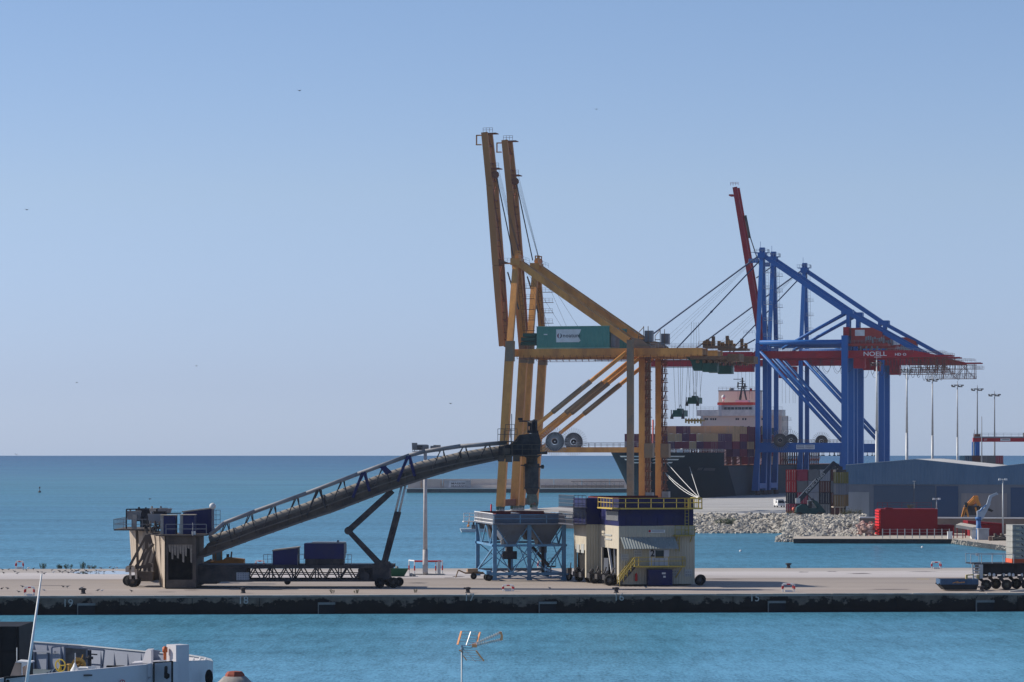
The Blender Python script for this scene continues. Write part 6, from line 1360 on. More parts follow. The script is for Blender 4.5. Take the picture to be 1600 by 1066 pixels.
for px, py, w_, h_, D_, mt in ((209, 803, .8, .65, 381, M_grey), (222, 802, .7, .9, 384, M_dark), (232, 802, .6, .8, 384, M_dark), (243, 808, .8, .7, 372, M_grey), (241, 797, .5, .35, 378, M_pale), (257, 797, .8, .35, 378, M_grey), (228, 815, .5, .6, 381, M_dark), (250, 801, .7, .3, 372, M_dark)):
    c = w2(px, py, D_); b = MB(); b.hexa([c + V((-w_ * .8, -.5, -h_)), c + V((w_ * .8, -.5, -h_)), c + V((w_ * .8, .6, -h_)), c + V((-w_ * .8, .6, -h_)), c + V((-w_, -.6, h_ * .5)), c + V((w_, -.6, h_ * .5)), c + V((w_, .7, h_ * .5)), c + V((-w_, .7, h_ * .5))]); b.box(c.x - w_ * .3, c.x + w_ * .3, c.y - .1, c.y + .2, c.z - (1.6 if py > 801 and px < 240 else .6), c.z - h_); b.tube((c.x - w_ * .5, c.y, c.z + h_ * .5), (c.x - w_ * .5, c.y, c.z + h_ * .5 + .25), .12, 6); b.build('dust_filter', mt, r)
b = MB(); c = w2(210, 817, 380); b.box(c.x - .22, c.x + .22, c.y, c.y + .4, zr, c.z + .9); b.build('filter_leg', M_pale, r)
b = MB(); 
for i in range(9): a = w2(random.uniform(229, 250), 835, 371); b.tube((a.x, a.y, zq + .1), (a.x + random.uniform(-.4, .4), a.y, zq + random.uniform(.5, 1.5)), .07, 5); b.beam((a.x, a.y, zq + random.uniform(.5, 1)), (a.x + random.uniform(.3, .9), a.y + .3, zq + random.uniform(.5, 1.1)), .12)
b.build('pipework', M_dustbr, r)
# tail bogie
b = MB(); m = lambda px, py, D=368: w2(px, py, D)
for a, c, t_ in (((228, 838), (203, 884), .26), ((240, 850), (210, 888), .26), ((229, 836), (229, 858), .35), ((232, 856), (214, 905), .2), ((236, 860), (222, 905), .22), ((243, 862), (238, 880), .2), ((238, 884), (205, 888), .34), ((233, 880), (234, 905), .3), ((226, 858), (216, 884), .15), ((232, 835), (236, 850), .4)):
    b.beam(m(*a), m(*c), t_)
b.box(m(200, 0).x, m(208, 0).x, 1.5, 3.5, m(0, 890).z, m(0, 884).z); b.box(m(214, 0).x, m(240, 0).x, 2, 6, m(0, 908).z, m(0, 893).z); b.box(m(238, 0).x, m(250, 0).x, 4, 7, m(0, 907).z, m(0, 850).z)
b.build('tail_bogie', M_dustbr, r)
b = MB()
for px in (203, 212): b.box(m(px - 3, 0).x, m(px + 2, 0).x, .6, 1.5, m(0, 893).z, m(0, 885).z); b.beam(m(px, 890, 366), m(px + 1, 905, 366), .22)
b.build('bogie_bracket', M_pale, r)
for px, dy, rr in ((200, 5.0, .58), (211, 2.0, .64), (204, 4.2, .58), (207, 1.2, .64)):
    b, b2 = MB(), MB(); wheel(b, b2, (w2(px, 0, CD + dy).x, dy, rr), (0, -1, 0), rr, .4); o = b.build('wheel', M_black, r); b2.build('hub', M_dustbr, o)
# yellow wheel loader behind
D = 392.; lo = thing('wheel_loader', 'yellow brown wheel loader half hidden behind the conveyor chassis', 'loader', (Xat(345, D), D, PZ)); X0 = Xat(345, D)
q3 = lambda px, py, y=0: (Xat(px, D) - X0, y, Zat(py, D) - PZ)
M_ld = mat('loader_yellow', (.22, .105, .022), .6, dirt=(.1, .06, .03))
b = MB(); b.prism([q3(330, 886)[::2], q3(382, 886)[::2], q3(382, 873.5)[::2], q3(355, 870.5)[::2], q3(348, 875)[::2], q3(330, 877)[::2]], 'y', -1.1, 1.1); b.build('body', M_ld, lo)
b = MB(); b.box(q3(334, 0)[0], q3(347, 0)[0], -.8, .8, q3(0, 876)[2], q3(0, 861)[2]); b.build('cab', mat('cab_glass', (.10, .16, .17), .2), lo)
b = MB()
for px in (333.5, 338, 347): b.box(q3(px, 0)[0] - .06, q3(px, 0)[0] + .06, -.86, -.8, q3(0, 876)[2], q3(0, 861)[2])
b.box(q3(332, 0)[0], q3(349, 0)[0], -.95, .95, q3(0, 861)[2], q3(0, 859)[2]); b.build('cab_frame', M_ld, lo)
b = MB(); b.tube(q3(361, 872), q3(362, 862), .1, 6); b.box(q3(354, 0)[0], q3(358, 0)[0], -.3, .3, q3(0, 871)[2], q3(0, 866)[2]); b.build('exhaust', M_dark, lo)
b = MB(); b.beam(q3(330, 878, -.9), q3(312, 884, -.9), .3); b.beam(q3(330, 875, .9), q3(312, 884, .9), .3); b.prism([q3(306, 888)[::2], q3(316, 888)[::2], q3(318, 878)[::2], q3(310, 876)[::2]], 'y', -1.4, 1.4); b.build('bucket_arms', M_dustbr, lo)
for px in (334, 371):
    for dy in (-1.2, 1.2): b, b2 = MB(), MB(); wheel(b, b2, (q3(px, 0)[0], dy, .75), (0, -1, 0), .75, .5); o = b.build('wheel', M_black, lo); b2.build('hub', M_ld, o)
# ---------------------------------------------------------------- light blue hopper
RH = math.atan2(2.06, 15); HL = P(773, 0, 384); HL.z = PZ; FH = Fr(HL, RH)
r = thing('grain_hopper', 'light blue two funnel hopper trailer on a braced frame under the conveyor spout', 'hopper', HL, RH)
h = FH.pl; Dp_ = 15.2
xa, xb, xc = 0., h(827, 0).x, h(881, 0).x
zf = h(800, 820).z; zm = h(800, 852.5).z; zl = h(800, 897).z; ztop = h(800, 804).z
for y in (0, Dp_):
    for x in (xa, xb, xc): b = MB(); b.box(x - .22, x + .22, y - .2, y + .2, .25, zf); b.box(x - .3, x + .3, y - .25, y + .25, .08, .28); b.build('leg', M_sky, r)
    b = MB(); b.box(xa - .35, xc + .35, y - .16, y + .16, zm - .12, zm + .12); b.build('tie_beam', M_sky, r)
    b = MB(); b.box(xa - .6, xc + .5, y - .24, y + .24, zl - .14, zl + .16); b.truss((xa, y, .3), (xc, y, .3), (xa, y, zl - .1), (xc, y, zl - .1), 6, .06, True, False); b.build('base_beam', M_sky if y == 0 else M_hopgrey, r)
    for a, c in ((xa, xb), (xb, xc)):
        mx = (a + c) / 2
        for p0, p1 in (((a, zm), (mx, zl)), ((mx, zl), (c, zm)), ((a, zl), (mx - .8, zm)), ((c, zl), (mx + .8, zm)), ((a, zf), (mx - .4, zm + .0)), ((c, zf), (mx + .4, zm))) if y == 0 else (((a, zm), (c, zl)), ((a, zl), (c, zm))):
            b = MB(); b.beam((p0[0], y, p0[1]), (p1[0], y, p1[1]), .11); b.build('brace', M_sky, r)
for x in (xa, xc):
    for z in (zm, zl):
        b = MB(); b.box(x - .14, x + .14, .2, Dp_ - .2, z - .12, z + .12); b.build('side_beam', M_sky, r)
    b = MB(); b.truss((x, .3, zm), (x, Dp_ - .3, zm), (x, .3, zf - .1), (x, Dp_ - .3, zf - .1), 4, .09, False, False); b.beam((x, .2, zm), (x, Dp_, zl), .16); b.build('side_bracing', M_sky, r)
b = MB(); b.box(xa - .3, xc + .95, -.9, Dp_ + .8, zf, zf + .14); b.build('deck', M_hopgrey, r)
b = MB(); t_ = .12
for x0, x1, y0, y1 in ((xa + .1, xc, .2, .2 + t_), (xa + .1, xc, Dp_ - .2, Dp_ - .2 + t_), (xa, xa + t_, .2, Dp_), (xc, xc + t_, .2, Dp_), ((xa + xc) / 2 - .1, (xa + xc) / 2 + .1, .3, Dp_ - .2)): b.box(x0, x1, y0, y1, zf + .14, ztop)
b.build('bin_walls', M_hopgrey, r)
b = MB(); b.box(xa + .3, xc - .1, .33, .4, ztop - .5, ztop + .12); b.box(xa + .3, xc - .1, Dp_ - .4, Dp_ - .3, ztop - .5, ztop + .15); b.box(xa + .15, xa + .25, .3, Dp_ - .3, ztop - .4, ztop + .1); b.build('rusty_lip', mat('rust_red_lip', (.13, .03, .03), .8), r)
b = MB(); b.rail([(xa - .2, -.85, zf + .14), (xc + .9, -.85, zf + .14), (xc + .9, Dp_ + .7, zf + .14)], step=2.7, r=.05, h=1.0); b.build('front_railing', M_sky, r)
b = MB()
for i in range(26): y = -.6 + i * (Dp_ + 1.2) / 25; b.beam((xa - .28, y, zf + .14), (xa - .28, y, ztop + .1), .06)
for z in (zf + .2, (zf + ztop) / 2, ztop + .1): b.beam((xa - .28, -.6, z), (xa - .28, Dp_ + .6, z), .08)
b.rail([(xa - .3, Dp_ + .2, zf + .14), (xa - 1.6, Dp_ + .2, zf + .14)], step=.7, r=.05, h=.9); b.box(xa - 1.7, xa - .2, Dp_ - .3, Dp_ + .8, zf, zf + .12)
b.build('side_railing', M_white, r)
for k, (x0, x1) in enumerate(((xa + .1, xb), (xb, xc))):
    mx = (x0 + x1) / 2; b = MB()
    b.hexa([(mx - .75, 1.6, zm + .35), (mx + .75, 1.6, zm + .35), (mx + .75, 4.2, zm + .35), (mx - .75, 4.2, zm + .35), (x0 + .2, .3, zf), (x1 - .2, .3, zf), (x1 - .2, Dp_ * .5, zf), (x0 + .2, Dp_ * .5, zf)])
    b.box(mx - .75, mx + .75, 1.6, 4.2, zm - .02, zm + .34); b.box(mx - .35, mx + .35, 2.2, 3.6, zm - .9, zm); o = b.build('funnel', M_hopgrey, r)
    b = MB(); b.hexa([(mx - .75, Dp_ - 4.5, zm + .35), (mx + .75, Dp_ - 4.5, zm + .35), (mx + .75, Dp_ - 2, zm + .35), (mx - .75, Dp_ - 2, zm + .35), (x0 + .2, Dp_ * .52, zf), (x1 - .2, Dp_ * .52, zf), (x1 - .2, Dp_ - .3, zf), (x0 + .2, Dp_ - .3, zf)]); b.build('funnel', M_dark, r)
    b = MB(); b.beam((mx - 1.0, 1.2, zm + .1), (mx - 1.0, 1.2, zm + .6), .3); b.tube((mx - 1.0, 1.2, zm + .6), (mx - .3, 1.2, zm + 1.5), .05, 5); b.tube((mx - .3, 1.2, zm + 1.5), (mx + .6, 1.2, zm + 1.5), .05, 5); b.build('gate_valve', M_pale, o)
mx = (xa + xb) / 2; b = MB(); b.box(mx - .3, mx + .35, 2, 3.4, zm - .9, zm); b.box(mx - .82, mx + .82, 1.8, 2.6, zm - 1.6, zm - .7); b.box(mx - .16, mx + .16, 2, 2.4, zl - .6, zm - 1.5); b.build('scale_box', M_dark, r)
mx = (xb + xc) / 2; b = MB(); b.beam((xb + .5, 1, zm - .2), (mx + .4, 1.2, zl + .9), .4, .3); b.box(mx - .25, mx + .05, 2, 2.5, .6, zm); b.box(mx + .3, mx + 1.2, 1, 2, zl + .7, zl + .85); b.rail([(mx + .3, 1, zl + .85), (mx + 1.2, 1, zl + .85)], step=.45, r=.035, h=.9); b.beam((mx + .7, 1.4, .3), (mx + .7, 1.4, zl + .7), .1); b.build('access_stairs', M_dark, r)
for x, y, rr in ((xa - .65, .1, .42), (xc + .55, .1, .46), (xc + .2, Dp_ - 1, .46), (xa - .7, 1.2, .42)):
    b, b2 = MB(), MB(); wheel(b, b2, (x, y, rr), (0, -1, 0), rr, .35); o = b.build('wheel', M_black, r); b2.build('hub', M_hub, o)
b = MB(); b.box(xa - .95, xa - .35, -.1, 1.4, .75, 1.15); b.box(xc + .3, xc + .9, -.1, .4, .8, 1.4); b.build('wheel_mount', M_sky, r)
b = MB(); y = 6; b.beam((xa - .5, y, .75), (xa - 2.6, y, .7), .3, .2); b.beam((xa - 2.6, y, .7), (xa - 3.4, y, 1.05), .16); b.beam((xa - 3.4, y, 1.05), (xa - 3.7, y, .2), .12); b.box(xa - 2.4, xa - 1.2, y - .6, y + .6, .85, 1.2); b.build('drawbar', mat('tan_drawbar', (.36, .25, .16), .7, var=.3, scale=2), r)
b, b2 = MB(), MB(); wheel(b, b2, (xa - 1.7, y - .5, .36), (0, -1, 0), .36, .4); o = b.build('wheel', M_black, r); b2.build('hub', M_hub, o)
# ---------------------------------------------------------------- beige hopper house number 2
RB = math.atan2(4.55, 22); BL = P(967, 0, 369); BL.z = PZ; FB2 = Fr(BL, RB); h = FB2.pl
r = thing('hopper_house', 'beige corrugated hopper house with navy top, yellow walkway and number 2 door', 'hopper', BL, RB)
W = h(1085.5, 0).x; zt = h(1000, 822).z; zn = h(1000, 780).z; Y1, Y2, XP = 9.0, 15.2, -1.55
b = MB(); b.box(0, W, 0, .25, .18, zt); b.box(W - .25, W, .25, Y2, .18, zt); b.box(0, W - .25, Y2 - .25, Y2, .18, zt); b.build('front_wall', M_beige, r)
zo = h(952, 862, 4).z
b = MB(); b.box(0, .2, .26, Y1, h(967, 858).z, zt - .003); b.box(0, .2, .26, .9, .18, h(967, 858).z); b.box(0, .2, Y1 - .9, Y1, .6, h(967, 858).z); s_ = b.build('side_wall', M_beige_s, r)
b = MB(); b.box(XP, 0, Y1 + .002, Y1 + .2, .7, zt - .003); b.build('projecting_bay', M_beige, r)
b = MB(); b.box(XP, XP + .2, Y1 + .21, Y2, zo, zt - .006); b.box(XP, XP + .2, Y2 - .7, Y2, .6, zo); b.box(XP, XP + .2, Y1 + .21, Y1 + .6, .6, zo); b.build('bay_side_wall', M_beige_s, r)
b = MB(); b.box(1.2, W - .4, 1.2, Y2 - .4, 1.0, zt - .4); b.box(XP + .25, 1.19, Y1 + .7, Y2 - .75, .8, zt - .5); b.build('opening_shade_boxes', M_black, r)  # black boxes added inside so the side openings look dark
b = MB(); b.box(-.06, -.01, 2.0, 6.5, zt - 1.9, zt - .9) if False else b.beam((.1, 2.2, 1.3), (.25, 3.2, h(967, 858).z), .12); b.beam((.1, 3.2, .8), (.1, 5.2, h(967, 858).z), .22); b.beam((-.1, 5.6, .9), (.1, 6.4, 2.8), .5, .3); b.build('side_strut', M_white, r)
b = MB(); b.box(-.08, -.005, 3.2, 6.4, zt - 1.15, zt - 1.0); b.box(-.08, -.005, 3.2, 6.2, zt - 1.6, zt - 1.45); b.box(XP - .06, XP - .005, Y1 + 1, Y1 + 2.4, zt - 3.2, zt - 2.2); b.box(XP - .06, XP - .005, Y1 + 3.2, Y1 + 4.6, zt - 3.2, zt - 2.3); b.build('notices', mat('notice_pale', (.40, .41, .40), .7), r)
# navy upper bin
b = MB(); b.box(-.02, W - .15, -.02, .1, zt + .01, zn); b.box(W - .25, W - .15, .1, Y2, zt + .01, zn); b.box(-.02, W - .25, Y2 - .1, Y2, zt + .01, zn); b.box(-.02, .08, 6.0, Y2 - .1, zt + .01, zn - .004); b.box(-.02, .08, .1, 6.0, zt + .01, zn - 2.4); b.box(-.02, .08, .1, 6.0, zn - 1.3, zn - .004)
for i in range(5): x = .8 + i * 1.75; b.box(x, x + .06, -.08, -.021, zt + .05, zt + .9)
b.box(0, W - .2, -.1, -.021, zt + 1.25, zt + 1.35); b.build('upper_bin', M_navy, r)
b = MB(); b.box(XP - .1, 0, Y1 - .05, Y1 + .1, zt + .01, zn); b.box(XP - .1, XP, Y1 + .1, Y2, zt + .01, zn); b.build('bay_upper_bin', M_navy, r)
b = MB()
for i in range(16): y = .3 + i * .36; b.box(-.06, -.022, y, y + .12, zn - 2.35, zn - 1.35)
b.build('louvre', M_lgrey, r)
b = MB(); b.box(.2, W - .4, .3, .4, zn - .8, zn + .16); b.box(.2, W - .4, Y2 - .5, Y2 - .4, zn - .8, zn + .2); b.box(.1, .2, .3, Y2, zn - .6, zn + .14); b.build('rusty_lip', mat('rust_red_lip', (.13, .03, .03), .8), r)
zw = h(1020, 796, -1).z
b = MB(); b.box(-.4, W + .6, -1.05, -.06, zw, zw + .14); b.box(W - .14, W + .6, -.06, 4, zw, zw + .14); b.box(-1.0, -.05, -1.05, 6, zw + .02, zw + .16); wk = b.build('walkway', M_yell, r)
b = MB(); b.rail([(-.9, 6, zw + .16), (-.9, -1.0, zw + .14), (W + .55, -1.0, zw + .14), (W + .55, 3.9, zw + .14)], step=1.5, r=.05, h=1.05); b.rail([(W - 1.0, -.98, zw + .14), (W + .5, -.98, zw + .14)], step=.3, r=.035, h=1.0); b.build('walkway_railing', M_yell, wk)
b = MB(); zz = zw + .1
for (a, c) in (((-1.8, Y1 - 1), (XP - 1.6, Y1 - 1)), ((XP - 1.6, Y1 - 1), (XP - 1.6, Y2 + .5))):
    for z in (zt + .1, zz): b.rail([(a[0], a[1], z), (c[0], c[1], z)], step=.5, r=.04, h=1.3, rails=(1, .66, .33))
b.box(XP - 1.7, XP - .12, Y1 - 1, Y2 + .5, zt - .05, zt + .08); b.box(XP - 1.7, XP - .12, Y1 - 1, Y2 + .5, zz - .1, zz); b.build('bay_gallery', mat('dark_grey_rail', (.10, .10, .12), .6), r)
# canopy, door, stairs
b = MB(); c0, c1 = h(968, 840), h(1053, 840); z0, z1 = c0.z, h(975, 858, -2).z; n = 42
for i in range(n):
    x = c0.x + .05 + (c1.x - c0.x) * i / n; dx = (c1.x - c0.x) / n; zz_ = .05 if i % 2 else 0
    b.add([(x, -.28, z0 + zz_), (x + dx, -.28, z0 + .05 - zz_), (x + dx, -2.0, z1 + .05 - zz_), (x, -2.0, z1 + zz_), (x, -.28, z0 + zz_ - .03), (x + dx, -.28, z0 + .02 - zz_), (x + dx, -2.0, z1 + .02 - zz_), (x, -2.0, z1 + zz_ - .03)], [(0, 3, 2, 1), (4, 5, 6, 7), (3, 7, 6, 2)])
b.build('canopy', mat('canopy_grey_sheet', (.30, .33, .32), .6, dirt=(.2, .2, .18)), r)
def pn(px0, px1, py0, py1, mt, nm, d=.06, par=None):
    a, c = h(px0, py1), h(px1, py0); b = MB(); b.box(a.x, c.x, -d, -.003, a.z, c.z); return b.build(nm, mt, par or r)
dr = pn(1014.5, 1045, 859, 885, mat('white_door', (.56, .58, .64), .5, var=.04), 'door'); pn(1024, 1037, 860, 872, M_glass, 'window', .09, dr)
b = MB()
for px in (1022.5, 1029.5, 1037.5): a = h(px, 885); b.box(a.x - .025, a.x + .025, -.085, -.061, a.z, h(px, 872.5).z)
b.build('door_seams', M_grey, dr)
a = h(1019.3, 865); text('number_two', '2', 1.0, face_cam(a.x, -.1, a.z), M_txt_d, dr, .01, .9, 1, .03)
bx = pn(1010, 1047.5, 889.5, 914.5, M_navy, 'blue_locker', .9); a = h(1037, 897, -.9); s1 = MB(); s1.box(a.x - .2, a.x + .22, -.93, -.905, a.z - .02, a.z + .16); s1.box(a.x - .05, a.x + .22, -.93, -.905, a.z - .4, a.z - .2); s1.build('locker_labels', M_white, bx)
sg = pn(1013, 1039, 828, 832.5, M_white, 'sign'); a = h(1015, 830); s1 = MB(); s1.lathe((a.x, -.065, a.z), [(.14, 0), (.14, .02)], 10, (0, -1, 0)); s1.build('sign_emblem', M_sred, sg); s1 = MB(); a = h(1018, 830); s1.box(a.x, h(1037, 830).x, -.085, -.062, a.z - .05, a.z + .06); s1.build('sign_line', M_grey, sg)
for k, (x0, x1, y0, y1) in enumerate(((970, 982, 866, 876), (990, 1003, 859.5, 870), (1048, 1062, 891, 900), (1069, 1081.5, 889.5, 901))):
    n_ = pn(x0, x1, y0, y1, mat('notice_pale', (.40, .41, .40), .7), 'notice_board'); a = h(x0 + 2, y1 - 2); c = h(x1 - 2, y0 + 2); s1 = MB()
    for i in range(3):
        for j in range(2): xx = a.x + i * (c.x - a.x) / 2.6; s1.box(xx, xx + .14, -.085, -.062, a.z + j * .3, a.z + .1 + j * .3)
    s1.build('notice_print', M_grey, n_)
b = MB(); x0, x1 = h(991, 0, -1).x, h(1070, 0, -1).x; zs = h(1000, 886, -1).z; b.box(x0, x1, -1.2, -.01, zs - .05, zs + .1); pl_ = b.build('door_platform', M_yell, r)
b = MB(); b.rail([(x0, -1.15, zs + .1), (x1, -1.15, zs + .1)], step=1.7, r=.045, h=.95); b.rail([(x1, -1.15, zs + .1), (x1, -.1, zs + .1)], step=.8, r=.045, h=.95); b.beam((x1 - .3, -1.1, zs), (x1 - .8, -.2, zs - 1.2), .1); b.build('platform_railing', M_yell, pl_)
b = MB(); x2 = h(966, 0, -1).x; n = 9
for dy in (-1.2, -.35): b.beam((x0, dy, zs), (x2, dy, .05), .08, .22)
for i in range(n): t_ = (i + .5) / n; b.box(x0 + (x2 - x0) * t_ - .12, x0 + (x2 - x0) * t_ + .12, -1.15, -.4, zs * (1 - t_) + .02, zs * (1 - t_) + .07)
st = b.build('stairs', M_dark, r)
b = MB()
for dy in (-1.22, -.33):
    b.tube((x0, dy, zs + 1.05), (x2 + .1, dy, 1.0), .05, 6); b.tube((x0, dy, zs + .55), (x2 + .1, dy, .5), .04, 6)
    for i in range(5): t_ = i / 4; x = x0 + (x2 + .1 - x0) * t_; z = zs * (1 - t_); b.tube((x, dy, z), (x, dy, z + 1.05), .05, 6)
for k in range(4): b.box(x0 - .02, x0 + .45, -1.24, -1.2, zs + .1 + k * .3, zs + .15 + k * .3)
b.tube((x0 + .45, -1.22, zs), (x0 + .45, -1.22, zs + 1.1), .05, 6); b.build('handrail', M_yell, st)
b = MB(); a = h(993.5, 908); b.lathe((a.x, -.2, a.z), [(.13, 0), (.14, .05), (.14, .7), (.06, .8), (.05, .9)], 10); b.build('fire_extinguisher', M_sred, r)
b = MB(); a, c = h(1055, 837, -1), h(1086, 837, -1); b.box(a.x, c.x, -1, -.01, a.z - .06, a.z + .06); b.rail([(a.x, -.95, a.z + .06), (c.x, -.95, a.z + .06)], step=.8, r=.04, h=1.0); b.ladder((h(1058, 0).x, -.25, h(1058, 862).z), (h(1058, 0).x, -.25, a.z), .4, .04); b.ladder((h(1071, 0).x, -.6, a.z), (h(1071, 0).x, -.6, zw + 1.2), .4, .045); b.beam((a.x + .3, -.9, a.z), (a.x + .3, -.05, a.z - .7), .08); b.beam((c.x - .3, -.9, a.z), (c.x - .3, -.05, a.z - .7), .08); b.build('ladder_landing', mat('dull_yellow', (.30, .25, .06), .6), r)
b = MB(); b.box(.3, W - .3, .3, Y2 - .3, .1, .45); b.build('base_frame', M_dark, r)
for px, dy, rr in ((1093.5, .4, .55), (1095, 3, .55), (928, Y1 - 1.2, .55), (920, Y1 + 2.2, .5), (905, Y1 + 5, .5), (952, 1.2, .58), (958, 3, .58)):
    a = h(px, 905, dy); b, b2 = MB(), MB(); wheel(b, b2, (a.x, dy, rr), (0, -1, 0), rr, .5); o = b.build('wheel', M_black, r); b2.build('hub', M_hub, o)
for px, dy in ((928, Y1 - 1.4), (940, 4.5), (952, 1.5), (905, Y1 + 4), (915, Y1 + 1)):
    b = MB(); a = h(px, 900, dy); b.box(a.x - .5, a.x + .5, dy, dy + 1.2, .6, 1.15); b.beam((a.x, dy, .6), (a.x + .6, dy + .4, 1.9), .14); b.tube((a.x - .4, dy - .1, 1.2), (a.x - .1, dy + .3, 1.5), .2, 6); b.build('bogie_gear', M_dark, r)
b = MB(); a = h(899, 900, Y1 + 3); b.beam((a.x - .7, Y1 + 3, .4), (a.x - .5, Y1 + 3, 2.2), .1); b.box(a.x - .9, a.x - .4, Y1 + 3, Y1 + 3.4, 1.0, 1.6)
b.build('coupling_post', M_dark, r)
# ---------------------------------------------------------------- small things on the pier
def barrier(px, py, w_, h_, label, base=True, D=None):
    p = G(px, py, PZ); r = thing('lifebuoy_stand', label, 'stand', p, R(4), 'red and white pipe stands')
    m = p.y / FPX; W = w_ * m / 2; H = h_ * m
    for s_ in (-1, 1):
        b = MB(); b.tube((s_ * W, 0, 0), (s_ * W, 0, H * .92), .05, 6); b.tube((s_ * W * .8, .25, 0), (s_ * W * .8, .25, H), .05, 6); b.build('post', M_white, r)
        b = MB(); b.tube((s_ * W, 0, H * .35), (s_ * W, 0, H * .7), .085, 6); b.tube((s_ * W * .8, .25, H * .4), (s_ * W * .8, .25, H * .75), .065, 6); b.build('red_band', M_sred, r)
    b = MB(); b.tube((-W, 0, H * .92), (W, 0, H * .92), .05, 6); b.tube((-W * .8, .25, H), (W * .8, .25, H), .05, 6); b.build('top_bar', M_white, r)
    b = MB(); b.tube((-W * .3, 0, H * .92), (W * .3, 0, H * .92), .065, 6); b.build('red_band', M_sred, r)
    if base:
        b = MB(); b.box(-W * .6, W * .6, .05, .3, 0, H * .22); b.build('base', M_white, r)
barrier(46, 931, 15, 14, 'red and white pipe stand at the front edge, leftmost on the pier'); barrier(30.5, 889, 12, 12, 'red and white pipe stand at the rear edge, leftmost on the pier')
barrier(406, 889, 14, 13, 'red and white pipe stand seen above the conveyor chassis'); barrier(794, 924, 17, 10, 'red and white pipe stand before the light blue hopper')
barrier(1232, 925, 19, 13, 'red and white pipe stand at the front edge, right of the beige hopper house'); barrier(1463, 889, 15, 11, 'red and white pipe stand at the rear edge, far right')
barrier(847, 889, 14, 13, 'red and white pipe stand behind the light blue hopper frame')
p = G(664, 898, PZ); r = thing('guard_frame', 'large red and white pipe guard around the lamp post foot', 'barrier', p)
m = p.y / FPX; X_ = lambda px: (px - 664) * m
b = MB()
for px, y in ((638.5, 1.5), (648, -.5), (681, -.5), (691, 1.0), (684, .2)): b.tube((X_(px), y, 0), (X_(px), y, 1.7), .07, 6)
b.tube((X_(638.5), 1.5, 1.65), (X_(648), -.5, 1.65), .08, 6); b.box(X_(683.5), X_(688.5), -.6, -.45, .1, 1.6); b.build('white_pipes', M_white, r)
b = MB(); b.tube((X_(648), -.5, 1.6), (X_(690), -.5, 1.6), .11, 6)
for px, y in ((638.5, 1.5), (648, -.5), (681, -.5), (691, 1.0)): b.tube((X_(px), y, .5), (X_(px), y, 1.05), .085, 6)
b.build('red_bands', M_sred, r)
b = MB(); b.box(X_(644), X_(694), -1.2, 1.2, 0, .12); b.build('plinth', M_conc, r)
p = G(664.5, 898.5, PZ); r = thing('floodlight_mast', 'tall pale floodlight mast rising behind the middle of the conveyor', 'light mast', p); H = Zat(706, p.y) - PZ
b = MB(); b.tube((0, 0, .12), (0, 0, 3), .33, 12, .30); b.tube((0, 0, 3), (0, 0, H), .27, 12, .2); b.box(-.3, .3, -.34, -.2, .3, 1.2); b.build('pole', mat('weathered_white_pole', (.48, .46, .46), .6, dirt=(.25, .2, .17), dscale=.8), r)
b = MB(); b.box(-1.5, 1.7, -.6, .6, H, H + .08); b.rail([(-1.5, -.6, H), (1.7, -.6, H), (1.7, .6, H)], h=.55, step=.5, r=.03); o = b.build('platform', M_grey, r)
for px, w_, h_, mt in ((648, .3, .75, M_grey), (659, .65, .55, M_grey), (656, .3, .4, M_dark), (683, .4, .5, M_pale), (677, .3, .4, M_grey), (668, .15, .5, M_grey)):
    x = (px - 664.5) * m; b = MB(); b.hexa([(x - w_, -.5, H + .3), (x + w_, -.5, H + .3), (x + w_, .2, H + .2), (x - w_, .2, H + .2), (x - w_ * 1.1, -.6, H + .3 + h_), (x + w_ * 1.1, -.6, H + .3 + h_), (x + w_ * .9, .2, H + .2 + h_), (x - w_ * .9, .2, H + .2 + h_)]); b.beam((x, 0, H), (x, 0, H + .4), .08); b.build('floodlight', mt, o)
p = G(621, 901, PZ); r = thing('green_skip', 'dark green waste skip behind the right end of the conveyor', 'skip', p, R(4)); m = p.y / FPX
b = MB(); b.hexa([(-1.0, 0, .05), (.8, 0, .05), (.8, 1.6, .05), (-1.0, 1.6, .05), (-1.1, 0, .95), (1.25, 0, .85), (1.25, 1.6, .85), (-1.1, 1.6, .95)])
for i in range(6): x = -.9 + i * .3; b.box(x, x + .06, -.05, -.001, .1, .8)
b.build('body', mat('skip_green', (.02, .10, .05), .6, var=.2, scale=1), r); b = MB(); b.box(-1.15, 1.3, -.04, .04, .88, .96); b.build('rim', mat('skip_rim', (.05, .16, .08), .6), r)
b = MB(); rock(b, (-.1, .7, .95), .35); rock(b, (1.6, .3, .2), .3); rock(b, (1.95, .4, .12), .22); prop(b.build('rubble_heap', M_conc), 'small pale rubble heap lying at the green skip', 'rubble') ; bpy.data.objects['rubble_heap'].location = p
for px, py, lab in ((130, 931, 'left end of the pier above the fender'), (380, 930, 'above berth eighteen, below the conveyor grid sign'), (731, 929.5, 'above berth seventeen, left of the hopper trailer'), (963, 929.5, 'at the foot of the yellow stairs'), (1534, 927.5, 'in front of the many-wheeled trailer')):
    p = G(px, py - 3, PZ); b = MB(); b.lathe((0, 0, 0), [(.30, 0), (.22, .1), (.20, .38), (.30, .45), (.30, .55), (.12, .6)], 12); b.box(-.42, .3, -.16, .16, .4, .56)
    o = b.build('mooring_bollard', M_dark); o.location = p; prop(o, 'dark mooring bollard ' + lab, 'bollard', 'bollards on the pier edge')
p = G(1232, 888, PZ); b = MB(); b.lathe((0, 0, 0), [(.34, 0), (.22, .1), (.22, .4), (.4, .5), (.4, .6), (.1, .66)], 12); o = b.build('mooring_bollard', M_dark); o.location = p; prop(o, 'dark mooring bollard on the rear edge of the pier at right', 'bollard', 'bollards on the pier edge')
